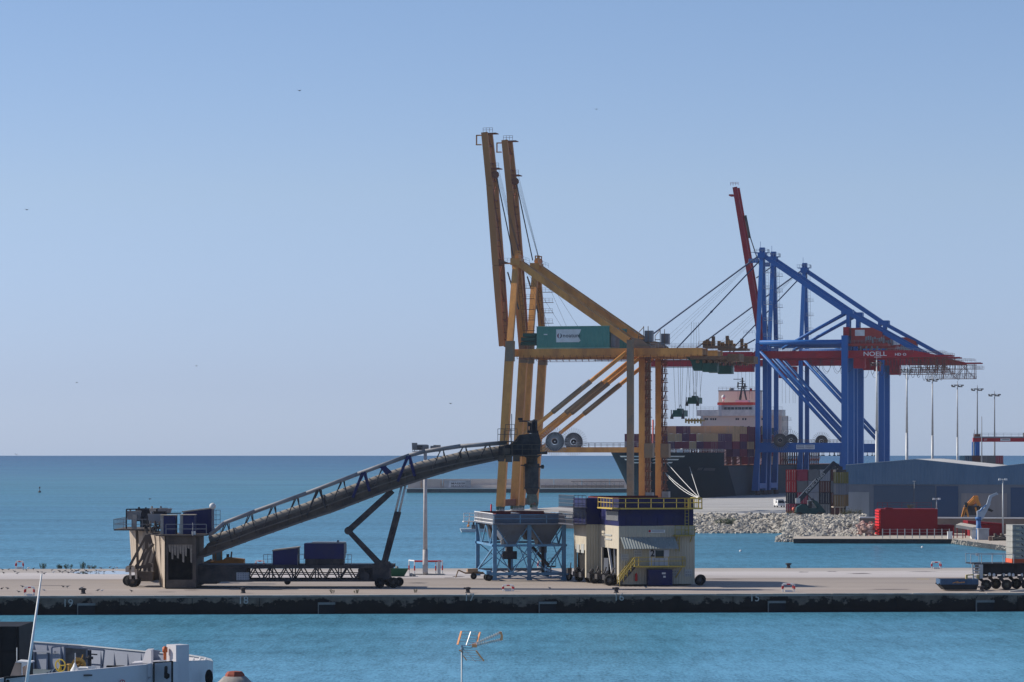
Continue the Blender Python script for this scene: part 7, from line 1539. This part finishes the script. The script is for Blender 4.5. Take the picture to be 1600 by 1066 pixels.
# tufts and shrubs at the pier edges
for i, (px, py, w_, h_, lab) in enumerate(((67, 888.5, .9, .75, 'first from left'), (93, 888.5, .7, .6, 'second from left'), (107, 888.5, 1.1, .6, 'third from left'), (129, 888.5, .9, .85, 'fourth and tallest'), (143, 888.5, 1.4, .45, 'fifth, low and wide'))):
    q_ = G(px, py, PZ); bush('edge_shrub', 'low green shrub on the rear pier edge behind the gulls, ' + lab, q_, w_, h_, 240, 30 + i, mat('green_scrub', (.07, .10, .045), .85), .6, 'shrubs along the rear edge of the pier', .12)
for i, (px, py, w_, lab) in enumerate(((519, 926.5, .45, 'above the fender under the conveyor'), (556, 926.5, .7, 'left of the conveyor front wheels'), (648, 925.5, .5, 'right of the conveyor front wheels'))):
    q_ = G(px, py, PZ + .05); bush('grass_tuft', 'dry grass tuft at the front edge ' + lab, q_, w_, .4, 110, 50 + i, M_ol, .3, 'grass tufts on the front edge of the pier', .09)
# gulls
def gull_mesh(seed, mt):
    random.seed(seed); b = MB(); b.lathe((-.22, 0, .2), [(.02, 0), (.09, .1), (.11, .22), (.07, .36), (.03, .44)], 8, (1, 0, .25)); b.lathe((.2, 0, .33), [(.02, 0), (.055, .05), (.05, .1), (.01, .14)], 6, (.6, 0, .5)); b.tube((.31, 0, .39), (.39, 0, .37), .015, 4, .005)
    b.tube((.0, .04, 0), (0, .04, .2), .012, 4); b.tube((.0, -.04, 0), (0, -.04, .2), .012, 4); b.beam((-.22, 0, .22), (-.4, 0, .2), .08, .02); o = b.build('gull', mt); d = o.data; bpy.data.objects.remove(o); return d
GM = [gull_mesh(1, mat('gull_dark', (.05, .05, .055), .8)), gull_mesh(2, mat('gull_grey', (.20, .20, .21), .8)), gull_mesh(3, mat('gull_white', (.6, .6, .6), .8))]
random.seed(77)
spots = [(5, 897), (22, 895), (27, 898), (42, 893), (45, 890), (60, 896), (66, 896), (70, 898.5), (81, 893), (83, 896.5), (94, 895), (97, 896), (101, 894), (106, 897), (110, 895.5), (113, 894), (116, 896.5), (119, 894.5), (122, 893.5), (125, 896), (134, 894), (137, 895.5), (141, 896), (150, 893.5), (154, 894), (162, 895.5), (176, 891), (3, 892), (13, 891.5), (36, 892), (52, 891), (141, 888.7), (171, 888.7), (158, 890), (183, 889),
         (2, 922), (11, 922), (34, 919), (29, 927), (68, 925), (98, 919), (106, 919.5), (128, 921.5), (152, 925), (160, 925), (205, 926), (1010, 920), (860, 921)]
for i, (px, py) in enumerate(spots):
    p = G(px + random.uniform(-1, 1), py, PZ); k = (0, 1, 2, 1, 1)[(i * 3) % 5]
    o = bpy.data.objects.new('gull', GM[k]); COL.objects.link(o); o.location = p; o.rotation_euler = (0, 0, random.choice((0, math.pi)) + random.uniform(-.7, .7)); s_ = random.uniform(.6, .8); o.scale = (s_,) * 3
    prop(o, ('dark', 'grey', 'white')[k] + ' gull standing among the flock on the left part of the pier' if px < 220 else ('dark gull standing near the beige hopper house on the pier front' if px > 900 else 'gull standing left of the beige hopper house'), 'gull', 'gulls resting on the pier')
def flying(px, py, D, sp, label, flap=.4, mt=None):
    p = P(px, py, D); b = MB(); k = sp
    b.lathe((-.25 * k, 0, 0), [(.01, 0), (.07 * k, .12 * k), (.08 * k, .28 * k), (.02, .5 * k)], 8, (1, 0, .05))
    for s_ in (-1, 1):
        b.add([(.08 * k, s_ * .05 * k, 0), (-.1 * k, s_ * .05 * k, 0), (-.08 * k, s_ * .4 * k, flap * .35 * k), (.1 * k, s_ * .35 * k, flap * .38 * k)], [(0, 1, 2, 3), (3, 2, 1, 0)]); b.add([(.1 * k, s_ * .35 * k, flap * .38 * k), (-.08 * k, s_ * .4 * k, flap * .35 * k), (-.12 * k, s_ * .85 * k, flap * .2 * k)], [(0, 1, 2), (2, 1, 0)])
    o = b.build('flying_gull', mt or M_dark); o.location = p; o.rotation_euler = (0, 0, random.uniform(.6, 1.3)); prop(o, label, 'gull', 'gulls in flight')
flying(468, 142, 330, .55, 'dark gull flying high in the sky left of the orange boom tips'); flying(932, 171, 330, .55, 'dark gull flying high in the sky right of the orange boom tips'); flying(42, 328, 300, .55, 'gull gliding in the sky at the far left'); flying(704, 631, 420, .55, 'small gull flying left of the orange crane legs', .5)
flying(120, 598, 500, .55, 'tiny gull low in the sky over the left horizon'); flying(307, 572, 500, .55, 'tiny gull in the sky above the conveyor tail'); flying(26, 711, 420, .55, 'pale gull just above the horizon at far left', .8, mat('gull_white', (.6, .6, .6), .8)); flying(234, 780, 400, .55, 'dark gull flying low above the conveyor tail')
for px, py in ((1441, 855), (1157, 861), (1510, 850)): 
    p = G(px, py + 1, 0); b = MB(); b.lathe((0, 0, -.1), [(.1, 0), (.25, .15), (.15, .35), (.02, .4)], 8); o = b.build('small_float', M_white); o.location = p; prop(o, 'small white float on the inner basin water, %s' % {1441: 'before the red block wall', 1157: 'right of the beige hopper house', 1510: 'near the right shore'}[px], 'float', 'white floats in the basin')
# ---------------------------------------------------------------- trailer, skip and weights at the right
p = G(1541, 922, PZ); r = thing('heavy_transporter', 'many-wheeled dark heavy transporter with railed platform at the right edge', 'trailer', (p.x, p.y, PZ), R(4)); FT = Fr((p.x, p.y, PZ), R(4)); h = FT.pl
zt, zb = h(1560, 882).z, h(1560, 898).z; x0 = h(1534, 0).x; xe = h(1700, 0).x
b = MB(); b.box(x0, xe, .2, 3.6, zb, zt); b.box(h(1521, 0).x, xe, -.3, 4.0, zt, zt + .12)
for i in range(8): x = x0 + .8 + i * 1.4; b.box(x, x + .1, .12, .2, zb, zt)
b.build('main_beam', mat('black_beam', (.018, .018, .022), .6, dirt=(.05, .045, .05)), r)
b = MB(); b.rail([(h(1516, 0).x, -.3, zt + .1), (h(1583, 0).x, -.3, zt + .1)], h=.95, step=1.15, r=.045, rails=(1,)); b.rail([(h(1521, 0).x, 3.9, zt + .1), (h(1583, 0).x, 3.9, zt + .1)], h=.95, step=1.4, r=.04, rails=(1,)); b.box(h(1526, 0).x - .12, h(1526, 0).x + .12, -.4, -.2, zt + .9, zt + 1.15); b.build('platform_railing', M_lgrey, r)
b = MB(); a = h(1519, 905); c = h(1532, 905); zl_ = h(1520, 904).z
b.beam((a.x + .1, -.2, .8), (a.x, -.2, zt), .14); b.beam((c.x, -.2, zl_), (c.x, -.2, zt), .5, .35)
for i in range(5): z = zl_ + .2 + i * .3; b.box(a.x + .1, c.x - .2, -.3, 0, z, z + .1)
b.build('access_ladder', M_lgrey, r)
for px in (1510, 1527): b = MB(); c = h(px, 905, -.3); zz = h(px, 898).z; b.beam((c.x, -.4, zz - .65), (c.x, -.4, zz), .2); b.beam((c.x, -.4, zz - .05), (c.x + .75, -.3, zz), .12); b.build('yellow_hook', mat('hook_yellow', (.62, .46, .18), .6), r)
for i, px in enumerate((1541, 1556, 1573, 1588, 1604, 1620)):
    y = -.25 if i % 2 == 0 else 2.9
    xw = h(px, 0, y).x; b, b2 = MB(), MB(); wheel(b, b2, (xw, y, .55), (0, -1, 0), .55, .42); o = b.build('wheel', M_black, r); b2.build('hub', mat('hub_khaki', (.13, .12, .09), .7), o)
    b = MB(); b.beam((xw + .1, y + .25, .6), (xw - .7, y + .3, 1.25), .2, .3); b.beam((xw - .65, y + .3, 1.15), (xw - .2, y + .3, zb), .35, .35); b.tube((xw - .9, y + .3, zb - .25), (xw + .2, y + .3, zb - .2), .13, 6); b.build('suspension_arm', M_dark, r)
b = MB()
for px, py in ((1546, 898), (1553, 899), (1568, 899), (1577, 898), (1583, 899), (1597, 899)): c = h(px, py, 0); b.lathe((c.x, 0, c.z - .15), [(.12, 0), (.16, .1), (.14, .3), (.05, .36)], 8)
b.build('valve_caps', M_white, r)
p = G(1603, 922, PZ); zz = Zat(876.5, p.y); b = MB(); wD = p.y / FPX
r = thing('weight_stack_base', 'orange base frame under the grey weight blocks on the transporter', 'frame', (Xat(1582, 359), 359, zt + PZ + .13), R(4)); b.box(0, 4.2, .2, 3.4, 0, .42); b.build('frame', mat('base_orange', (.7, .12, .05), .6), r)
for k in range(6):
    r = thing('weight_block', 'grey steel weight block on the transporter, %s from the bottom' % ORD[k], 'weight', (Xat(1582.5, 359), 359, zt + PZ + .56 + k * .60), R(4), 'stacked grey weight blocks')
    b = MB(); b.box(0, 4.1, .2, 3.3, 0, .50); b.box(.02, .35, .1, .199, .1, .44); b.box(0, 4.1, .1, 3.4, .505, .575); b.build('body', mat('weight_grey', (.33, .33, .31), .7, var=.2, scale=2, dirt=(.12, .11, .1)), r)
    b = MB(); b.box(.35, .72, .17, .199, .18, .32); b.build('label_plate', mat('label_cream', (.6, .55, .4), .6), r); b = MB(); b.beam((.95, .12, .4), (1.15, .12, .2), .08); b.build('hook', M_dark, r)
p = G(1477, 923.5, PZ); r = thing('blue_skip', 'long blue open skip with dark lower sides left of the transporter', 'skip', p, R(4)); FK = Fr(p, R(4)); h2 = FK.pl
X1, Zt = h2(1529, 905).x, h2(1500, 905).z; xl = h2(1469, 0).x; Zm = h2(1500, 913.5).z
b = MB(); b.hexa([(0, 0, .1), (X1 - .2, 0, .1), (X1 - .2, 2.2, .1), (0, 2.2, .1), (xl, 0, Zm), (X1, 0, Zm), (X1, 2.3, Zm), (xl, 2.3, Zm)]); b.build('lower_body', mat('skip_black', (.015, .018, .022), .6), r)
M_sb = mat('skip_blue', (.045, .10, .19), .6, var=.2, scale=1.2, dirt=(.10, .12, .15))
b = MB(); t_ = .1; b.box(xl, X1, 0, t_, Zm + .003, Zt); b.box(xl, X1, 2.2, 2.3, Zm + .003, Zt); b.box(xl, xl + t_, t_, 2.2, Zm + .003, Zt); b.box(X1 - t_, X1, t_, 2.2, Zm + .003, Zt)
for i in range(8): x = xl + .1 + i * (X1 - xl - .2) / 7; b.box(x - .05, x + .05, -.07, -.001, Zm, Zt)
b.build('upper_body', M_sb, r)
b = MB(); b.beam((xl + 1.3, -.06, Zm + .15), (xl + 1.9, -.06, Zm + .33), .03, .08); b.beam((xl + 1.7, -.06, Zm + .18), (xl + 2.6, -.06, Zm + .25), .03, .1); b.build('rust_streaks', mat('rust_streak', (.45, .24, .10), .8), r)
b = MB(); b.beam((xl - .1, .2, Zm + .1), (.1, .2, .2), .12); b.beam((xl - .1, 2, Zm + .1), (.1, 2, .2), .12); b.build('lifting_frame', M_dark, r)
p = G(1578, 925, PZ); b = MB(); b.hexa([(0, 0, 0), (3.2, .2, 0), (3.2, 1, 0), (0, .9, 0), (0, 0, .06), (3.2, .2, .55), (3.2, 1, .55), (0, .9, .06)]); o = b.build('loading_ramp', mat('ramp_grey', (.38, .38, .37), .7)); o.location = p; prop(o, 'pale grey loading ramp plate lying under the transporter at the right edge', 'ramp')
p = G(1534, 921, PZ); b = MB(); b.lathe((0, 0, 0), [(.24, 0), (.22, .05), (.06, .55), (.05, .6)], 10); o = b.build('traffic_cone', M_lgrey); o.location = p; prop(o, 'grey cone between the blue skip and the transporter', 'cone')
# ---------------------------------------------------------------- foreground vessel (its bow points right)
DK = 1.7; BZ = 3.7
NP = [(-60, 1068, 189), (45, 1057, 190), (228, 1040, 197), (262, 1036, 199), (300, 1034, 202), (325, 1033, 205), (333, 1035, 208)]
FP = [(333, 1035, 208), (330, 1031, 211), (318, 1027.5, 213), (296, 1024, 215), (228, 1018.5, 219), (130, 1009, 226), (28, 1001.5, 230), (-60, 994, 233)]
def lvl(px, D, z): return V((Xat(px, D), D, z))
O2 = V((Xat(160, 208), 208, 0)); vs_ = thing('bow_vessel', 'white bow of a moored vessel with railed foredeck in the lower left corner', 'ship', O2)
def strip(pts, z0f, z1f, th, mt, nm, out=1):
    b = MB(O2)
    for a, c in zip(pts, pts[1:]):
        p0, p1 = lvl(a[0], a[2], 0), lvl(c[0], c[2], 0); d = (p1 - p0); nrm = V((-d.y, d.x, 0)).normalized() * th * out
        za0, za1, zc0, zc1 = z0f(a), z1f(a), z0f(c), z1f(c)
        b.hexa([V((p0.x, p0.y, za0)), V((p1.x, p1.y, zc0)), V((p1.x, p1.y, zc0)) + nrm, V((p0.x, p0.y, za0)) + nrm, V((p0.x, p0.y, za1)), V((p1.x, p1.y, zc1)), V((p1.x, p1.y, zc1)) + nrm, V((p0.x, p0.y, za1)) + nrm])
    return b.build(nm, mt, vs_)
zt_ = lambda a: Zat(a[1], a[2])
strip(NP, lambda a: -1, zt_, .12, M_hullw, 'hull')
M_hin = mat('inner_bulwark_paint', (.25, .27, .33), .6, var=.07, scale=.5, dirt=(.17, .18, .22), dscale=.5, stretch=(1, 1, .4))
strip(FP[3:], lambda a: -1, zt_, .12, M_hin, 'far_bulwark', 1); strip(FP[:4], lambda a: -1, zt_, .12, M_hullw, 'bow_bulwark', 1)
b = MB(O2); lp = [lvl(a[0], a[2], DK) for a in NP] + [lvl(a[0], a[2], DK) for a in FP[1:]]; b.add(lp, [tuple(range(len(lp)))]); b.build('deck', mat('deck_green_grey', (.10, .13, .15), .7, var=.2, scale=.6), vs_)
strip(NP, lambda a: zt_(a) + .003, lambda a: zt_(a) + .06, .2, M_hullw, 'cap_rail'); strip(FP, lambda a: zt_(a) + .003, lambda a: zt_(a) + .06, .22, M_lgrey, 'far_cap_rail', 1)
b = MB(O2)
for px in range(-30, 300, 21):
    t_ = None
    for a, c in zip(FP, FP[1:]):
        if c[0] <= px <= a[0]: k = (px - a[0]) / (c[0] - a[0]); D = a[2] + (c[2] - a[2]) * k; py = a[1] + (c[1] - a[1]) * k
    x = Xat(px, D); z = Zat(py, D); b.hexa([(x - .05, D - .55, DK), (x + .05, D - .55, DK), (x + .05, D, DK), (x - .05, D, DK), (x - .05, D - .15, z - .05), (x + .05, D - .15, z - .05), (x + .05, D, z - .05), (x - .05, D, z - .05)])
b.beam((Xat(30, 229), 229.3, 2.9), (Xat(85, 227), 227.3, 2.9), .12); b.build('bulwark_stays', M_hin, vs_)
b = MB(O2)
for px, D in ((303, 212.5), (313, 211.6), (322, 210)): x = Xat(px, D); b.beam((x - .35, D - 1.0, 2.4), (x, D, Zat(1029, D)), .08, .2)
b.build('bow_brackets', M_white, vs_)
# deck house at the left edge, fairlead blocks, inner locker frames
b = MB(O2); D = 207; x0, x1, z1 = Xat(-70, D), Xat(30, D), Zat(979, D)
b.box(x0, x1, D, D + 6, DK, z1)
for i in range(5): x = x1 - .15 - i * .95; b.box(x - .08, x, D - .08, D, DK, z1)
b.box(x0, x1, D - .1, D, Zat(1018, D), Zat(1017, D)); b.build('black_deck_house', mat('black_steel', (.012, .012, .014), .7, var=.4, scale=.8), vs_)
RK = R(38); D = 201; FKf = Fr(lvl(258, D, 0), 0); c = lvl(275, 200.2, 0)
b = MB(O2); ex = V((math.cos(RK), math.sin(RK), 0)); ey = V((-math.sin(RK), math.cos(RK), 0)); z0, z1 = DK, Zat(1008.5, 200)
wa = (294 - 275) * 200 / FPX / math.cos(RK); wb = (275 - 258) * 200 / FPX / math.sin(RK)
b.hexa([v + V((0, 0, z)) for z in (z0, z1) for v in (c, c + ex * wa, c + ex * wa + ey * wb, c + ey * wb)]); b.build('white_locker', M_hullw, vs_)
b = MB(O2); b.tube(c + ey * wb * 1.02 + V((-.05, -.3, z1 - .9)), c + ey * wb * 1.02 + V((-.05, -.3, z1 - .1)), .09, 8); b.tube(c + ey * wb * 1.02 + V((-.05, -.3, z1 - .45)), c + ey * wb * 1.02 + V((-.05, -.3, z1 - .15)), .15, 8); b.build('deck_lamp', mat('lamp_orange', (.5, .12, .04), .5), vs_)
def prpx(pts, D, th, nm, mt):
    b = MB(O2); b.prism([(Xat(a, D), Zat(c, D)) for a, c in pts], 'y', D, D + th); return b.build(nm, mt, vs_)
prpx([(222, 1036), (238, 1036), (238, 1015), (229, 1015.5)], 204, 1.0, 'fairlead_housing', M_hullw)
prpx([(238.2, 1015.5), (252, 1017), (246, 1023), (251, 1030), (250, 1036), (238.2, 1036)], 204.5, .2, 'fairlead_web', M_hin)
prpx([(200, 1041), (228, 1037), (248, 1035.5), (248, 1033), (205, 1036.5)], 203, 2.0, 'side_ledge', M_hullw)
b = MB(O2); pl4 = [(0, 1036), (.75, 1036), (.75, 1015), (.32, 1015.5)]; c0 = lvl(222, 203, 0); e_ = V((.78, .62 * -1, 0)); vs4 = [V((c0.x, c0.y, Zat(py, 203))) + e_ * t_ for t_, py in pl4]; b.add(vs4 + [v + V((.12, .12, 0)) for v in vs4], [(0, 1, 2, 3), (7, 6, 5, 4), (0, 3, 7, 4), (1, 5, 6, 2), (3, 2, 6, 7), (0, 4, 5, 1)]); b.build('lit_fin_plate', M_hullw, vs_)
o = prpx([(228, 1066), (237.5, 1066), (237.5, 1036), (228, 1038), (228, 1052), (230, 1057), (233, 1058.5), (236.5, 1056.5)], 197.2, .2, 'anchor_pocket', M_hullw)
b = MB(O2); D = 197.0
fr_ = lambda px, py: (Xat(px, D), Zat(py, D))
b.prism([fr_(239, 1080), fr_(241, 1080), fr_(241, 1036.5), fr_(267.5, 1034.5), fr_(267.5, 1080), fr_(270, 1080), fr_(270, 1033), fr_(239, 1035)], 'y', D, D + .25); b.build('black_door_frame', M_black, vs_)
b = MB(O2); D = 197.3; b.prism([fr_(257.5, 1058), fr_(258, 1042), fr_(259.5, 1040), (Xat(261.5, D), Zat(1040, D)), fr_(263, 1042), fr_(262.5, 1051), fr_(266, 1053), fr_(266, 1058), fr_(262, 1061)], 'y', 196.85, 197.0); b.build('anchor', M_black, vs_)
b = MB(O2); D = 197.6; b.prism([(Xat(241, D), Zat(1075, D)), (Xat(268, D), Zat(1075, D)), (Xat(268, D), Zat(1034.5, D)), (Xat(241, D), Zat(1036.5, D))], 'y', D, D + .1); b.build('door_leaf', M_hullw, vs_)
b = MB(O2); x, z = Xat(327.5, 204), Zat(1058, 204); b.tor((x, 203.6, z), (-.35, -1, 0), [(.02, -.05), (.24, -.05), (.24, .05), (.02, .05)], 18); ob = b.build('hawse_hole', M_black, vs_)
for v in ob.data.vertices: v.co.z = (v.co.z - z) * 2.0 + z
b = MB(O2); b.tube((Xat(27, 190), 189.7, Zat(1062, 190)), (Xat(27, 190), 189.9, Zat(1062, 190)), .001, 3) if False else None
b = MB(O2); D = 189.2; b.prism([fr2 for fr2 in [(Xat(6, D), Zat(1080, D)), (Xat(8, D), Zat(1080, D)), (Xat(8, D), Zat(1061, D)), (Xat(39, D), Zat(1057.5, D)), (Xat(39, D), Zat(1080, D)), (Xat(42, D), Zat(1080, D)), (Xat(42, D), Zat(1055, D)), (Xat(6, D), Zat(1058, D))]], 'y', D, D + .25); b.lathe((Xat(12, D), D + .1, Zat(1065, D)), [(.1, 0), (.1, .12)], 10, (0, -1, 0)); b.build('black_door_frame', M_black, vs_)
b = MB(O2); x, z = Xat(192, 195.4), Zat(1066, 195.4); b.ring((x, 195.2, z), (0, 1, 0), .12, .16, .04, 16); b.beam((x, 195.2, z - .12), (x, 195.2, z + .12), .03); b.build('draught_mark', M_sred, vs_)
# light cabinet / shelter frames along the far bulwark
b = MB(O2); D = 221.; f3 = lambda px, py: V((Xat(px, D), D, Zat(py, D)))
for a, c in (((81, 1012), (81, 1042)), ((101, 1011), (101, 1045)), ((135.5, 1014), (135.5, 1046)), ((163, 1016), (160, 1046)), ((81, 1011.5), (104, 1008.5)), ((101, 1011), (163, 1016)), ((136, 1038), (161, 1039.5))): b.beam(f3(*a), f3(*c), .1)
b.build('locker_frame', M_hin, vs_)
b = MB(O2); b.box(Xat(101.5, D), Xat(135, D), D + .1, D + .2, DK, Zat(1012.5, D)); b.build('locker_recess', mat('dusty_recess', (.16, .15, .15), .8, var=.3, scale=1.5), vs_)
b = MB(O2); x = Xat(140, D); b.tube((x, D, DK), (x, D, Zat(1016, D)), .12, 8); b.beam((x - .1, D, Zat(1022, D)), (x + .5, D, Zat(1023, D)), .08); b.tube((x, D - .1, Zat(1026, D)), (x, D - .1, Zat(1030, D)), .25, 8); b.build('davit', M_dark, vs_)
b = MB(O2); b.box(Xat(166, 216), Xat(193, 216), 216, 216.5, Zat(1043, 216), Zat(1040.5, 216)); b.build('dark_rail_box', M_black, vs_)
# handwheel, yellow bollards, coil, small hatch
b = MB(O2); D = 203.; c = lvl(94.5, D, Zat(1040, D)); ax = V((-.55, -1, 0)); b.tor(c, ax, [(.33, -.03), (.39, -.03), (.39, .03), (.33, .03)], 24)
dd = ax.normalized(); aa = dd.orthogonal().normalized(); bb = dd.cross(aa)
for i in range(3): t_ = i * 2.09 + .4; b.beam(c, c + (aa * math.cos(t_) + bb * math.sin(t_)) * .36, .06)
b.tube((c.x + .05, D + .1, DK), c, .06, 6); b.build('handwheel', mat('valve_yellow', (.65, .45, .06), .5), vs_)
M_wy = mat('winch_ochre', (.42, .24, .06), .6, var=.3, scale=3)
b = MB(O2); D = 202.; c = lvl(110, D, DK); b.lathe(c, [(.22, 0), (.18, .1), (.15, Zat(1041, D) - DK), (.2, Zat(1039, D) - DK), (.2, Zat(1037.5, D) - DK)], 10); b.box(c.x - .25, c.x + .25, D - .1, D + .1, Zat(1039, D), Zat(1038, D)); b.build('bitt', M_wy, vs_)
b = MB(O2); c = lvl(124, 203, DK); z = Zat(1042, 203); b.ring((c.x, 203, z + .1), (.3, 1, 0), .15, .38, .3, 16); b.ring((c.x, 202.7, z + .1), (.3, 1, 0), .28, .46, .06, 16)
random.seed(6)
for i in range(14): b.tube((c.x + random.uniform(-.35, .35), 203, z + random.uniform(-.2, .5)), (c.x + random.uniform(-.4, .4), 202.7, z + random.uniform(-.1, .75)), .035, 5)
b.build('windlass', M_wy, vs_)
b = MB(O2); c = lvl(117, 201, DK); b.lathe(c, [(.28, 0), (.26, Zat(1047, 201) - DK), (.12, Zat(1041, 201) - DK), (.05, Zat(1036, 201) - DK)], 10); b.beam((c.x, 201, Zat(1040, 201)), (c.x + .02, 201, Zat(1020.5, 201)), .07, .05); b.build('vent_cone', M_white, vs_)
b = MB(O2)
for k in range(4): c = lvl(73 + k * 5.5, 206, DK + .55 + .1 * k); b.tor(c, (1, -.5, .3), [(.5, -.06), (.6, -.06), (.6, .06), (.5, .06)], 16)
b.build('rope_coil', mat('blue_rope', (.06, .09, .14), .9, var=.3, scale=4), vs_)
b = MB(O2); D = 200
for px, w_ in ((129, .28), (143.5, .22)): x = Xat(px, 200); b.hexa([(x - w_, D, DK), (x + w_, D, DK), (x + w_, D + .8, DK), (x - w_, D + .8, DK), (x - w_, D, Zat(1043.5 if px < 135 else 1041, D)), (x + w_, D, Zat(1043.5 if px < 135 else 1041, D)), (x + w_ * .9, D + .8, Zat(1043, D)), (x - w_ * .9, D + .8, Zat(1043, D))])
b.build('chock_posts', M_white, vs_)
b = MB(O2); D = 193.6; b.box(Xat(132, D), Xat(145, D), D - .4, D - .2, Zat(1056, D), Zat(1053.5, D)); b.build('chock_opening', M_dustbr, vs_)
b = MB(O2); D = 196; b.prism([(Xat(16, D), Zat(1056, D)), (Xat(39, D), Zat(1056, D)), (Xat(39, D), Zat(1040, D)), (Xat(26, D), Zat(1034, D)), (Xat(24, D), Zat(1034.5, D))], 'y', D, D + 1.2); o = b.build('companion_hatch', mat('hatch_tan', (.50, .36, .28), .7), vs_)
b = MB(O2); b.prism([(Xat(24, D), Zat(1035, D)), (Xat(27, D), Zat(1033, D)), (Xat(48, D), Zat(1034.5, D)), (Xat(49, D), Zat(1036, D)), (Xat(36, D), Zat(1042, D)), (Xat(34, D), Zat(1035.5, D))], 'y', D - .15, D + 1.5); b.box(Xat(34, D), Xat(35.5, D), D - .1, D, Zat(1056, D), Zat(1035, D)); b.build('hatch_hood', M_white, o)
b = MB(O2); b.tube(lvl(26.5, 198, Zat(1034, 198)), lvl(26.5, 198, Zat(1012, 198)), .035, 5); b.build('small_whip_aerial', M_lgrey, vs_)
b = MB(O2); b.tube(lvl(39, 186, Zat(1085, 186)), lvl(65, 189, Zat(897, 189)), .10, 8, .045); b.build('leaning_pole', M_white, vs_)
# ---------------------------------------------------------------- roof aerial and chimney nearest the camera
D = 62.; p = P(721, 1100, D); r = thing('tv_aerial', 'orange and silver television aerial on a thin mast over the water', 'aerial', p); q_ = lambda px, py, y=0: P(px, py, D + y) - p
M_ao = mat('aerial_orange', (.85, .36, .16), .5, var=.1, scale=8); M_al = mat('aerial_aluminium', (.60, .60, .58), .4, metal=.3, var=.1, scale=8)
b = MB(); b.tube((0, 0, -1.5), q_(721.5, 1011), .013, 8); b.tube(q_(721.5, 1016), q_(722, 1009), .02, 8); b.build('mast', M_lgrey, r)
b = MB()
for a, c in ((718.5, 714.8), (735, 729), (748, 743)): pass
tl, tr, bl, br = q_(721, 986.5, .12), q_(750, 988, .12), q_(715, 1007.5), q_(743.5, 1010)
for i in range(5): t_ = i / 4; b.tube(tl.lerp(bl, t_), tr.lerp(br, t_), .006, 5)
b.beam(tl.lerp(tr, .5) - V((0, .01, 0)), bl.lerp(br, .46) - V((0, .01, 0)), .018, .01); b.build('upper_reflector', M_al, r)
b = MB(); b.beam(tl, bl, .035, .02); b.beam(tr, br, .035, .02); b.build('orange_edge', M_ao, r)
t2, t3, b2_, b3_ = q_(718, 1016), q_(744, 1017), q_(728, 1031, .12), q_(756, 1033, .12)
b = MB()
for i in range(5): t_ = i / 4; b.tube(t2.lerp(b2_, t_), t3.lerp(b3_, t_), .006, 5)
b.beam(q_(724, 1014), q_(743, 1034, .12), .018, .012); b.build('lower_reflector', M_al, r)
b = MB(); b.beam(t3, b3_, .025, .02); b.beam(q_(717, 1016), q_(722, 1018), .03, .02); b.beam(q_(724, 1025), q_(729, 1032), .025, .02); b.box(*(lambda a: (a.x - .04, a.x + .05, a.y - .04, a.y + .04, a.z - .03, a.z + .03))(q_(741, 1009, -.05))); b.build('orange_parts', M_ao, r)
b = MB(); a0, a1, a2 = q_(724, 1010), q_(782.5, 988.5, -.3), q_(784, 999, -.3)
s1, s2 = q_(745, 1005, -.05), q_(746, 1008, -.05)
b.beam(a0, s1, .018); b.beam(s1, a1, .014); b.beam(s2, a2, .014)
for s_, e_ in ((s1, a1), (s2, a2)):
    for i in range(11):
        c = s_.lerp(e_, (i + .5) / 11); b.beam(c + V((-.03, -.07, .015)), c + V((.03, .07, -.015)), .012, .02); b.beam(c + V((.012, 0, .028)), c + V((-.012, 0, -.028)), .014, .014)
b.build('director_boom', M_al, r)
b = MB(); b.prism([(q_(780.5, 0).x, q_(0, 985.5).z), (q_(784, 0).x, q_(0, 986).z), (q_(786, 0).x, q_(0, 992).z), (q_(785.5, 0).x, q_(0, 999).z), (q_(781.5, 0).x, q_(0, 999.5).z), (q_(782.5, 0).x, q_(0, 992).z)][::-1], 'y', -.33, -.27); b.build('director_cap', M_ao, r)
b = MB(); b.path([q_(742, 1010), q_(735, 1013), q_(724, 1012), q_(722.5, 1022), q_(722, 1060), q_(722.5, 1100)], .005, 5); b.build('cable', M_black, r)
D = 80.; p = P(367, 1090, D); r = thing('chimney', 'rounded grey chimney with red brown cap at the bottom edge', 'chimney', p); mm = D / FPX
b = MB(); H = 34 * mm; b.lathe((0, 0, -1), [(.62, 0), (.55, 1.0), (.50, 1 + H * .55), (.36, 1 + H * .78), (.26, 1 + H * .98)], 16); b.build('cowl', mat('chimney_render', (.30, .27, .25), .9, var=.25, scale=5, bump=.01), r)
b = MB(); b.lathe((0, 0, 0), [(.24, H - .04), (.22, H + .04), (.17, H + .1), (.08, H + .11)], 8); b.build('cap', mat('terracotta_cap', (.28, .07, .045), .8, var=.2, scale=6), r)
# ---------------------------------------------------------------- haze: the air over the harbour
hz = bpy.data.materials.new('haze_air'); hz.use_nodes = True; t = hz.node_tree; t.nodes.clear()
ho = t.nodes.new('ShaderNodeOutputMaterial'); hv = t.nodes.new('ShaderNodeVolumePrincipled')
hv.inputs['Color'].default_value = (.72, .82, 1.0, 1); hv.inputs['Density'].default_value = 0.00004; hv.inputs['Anisotropy'].default_value = 0.1
t.links.new(hv.outputs[0], ho.inputs['Volume'])
MB().box(-900, 900, -60, HB, -4.5, 115).build('haze', hz, kind='stuff')
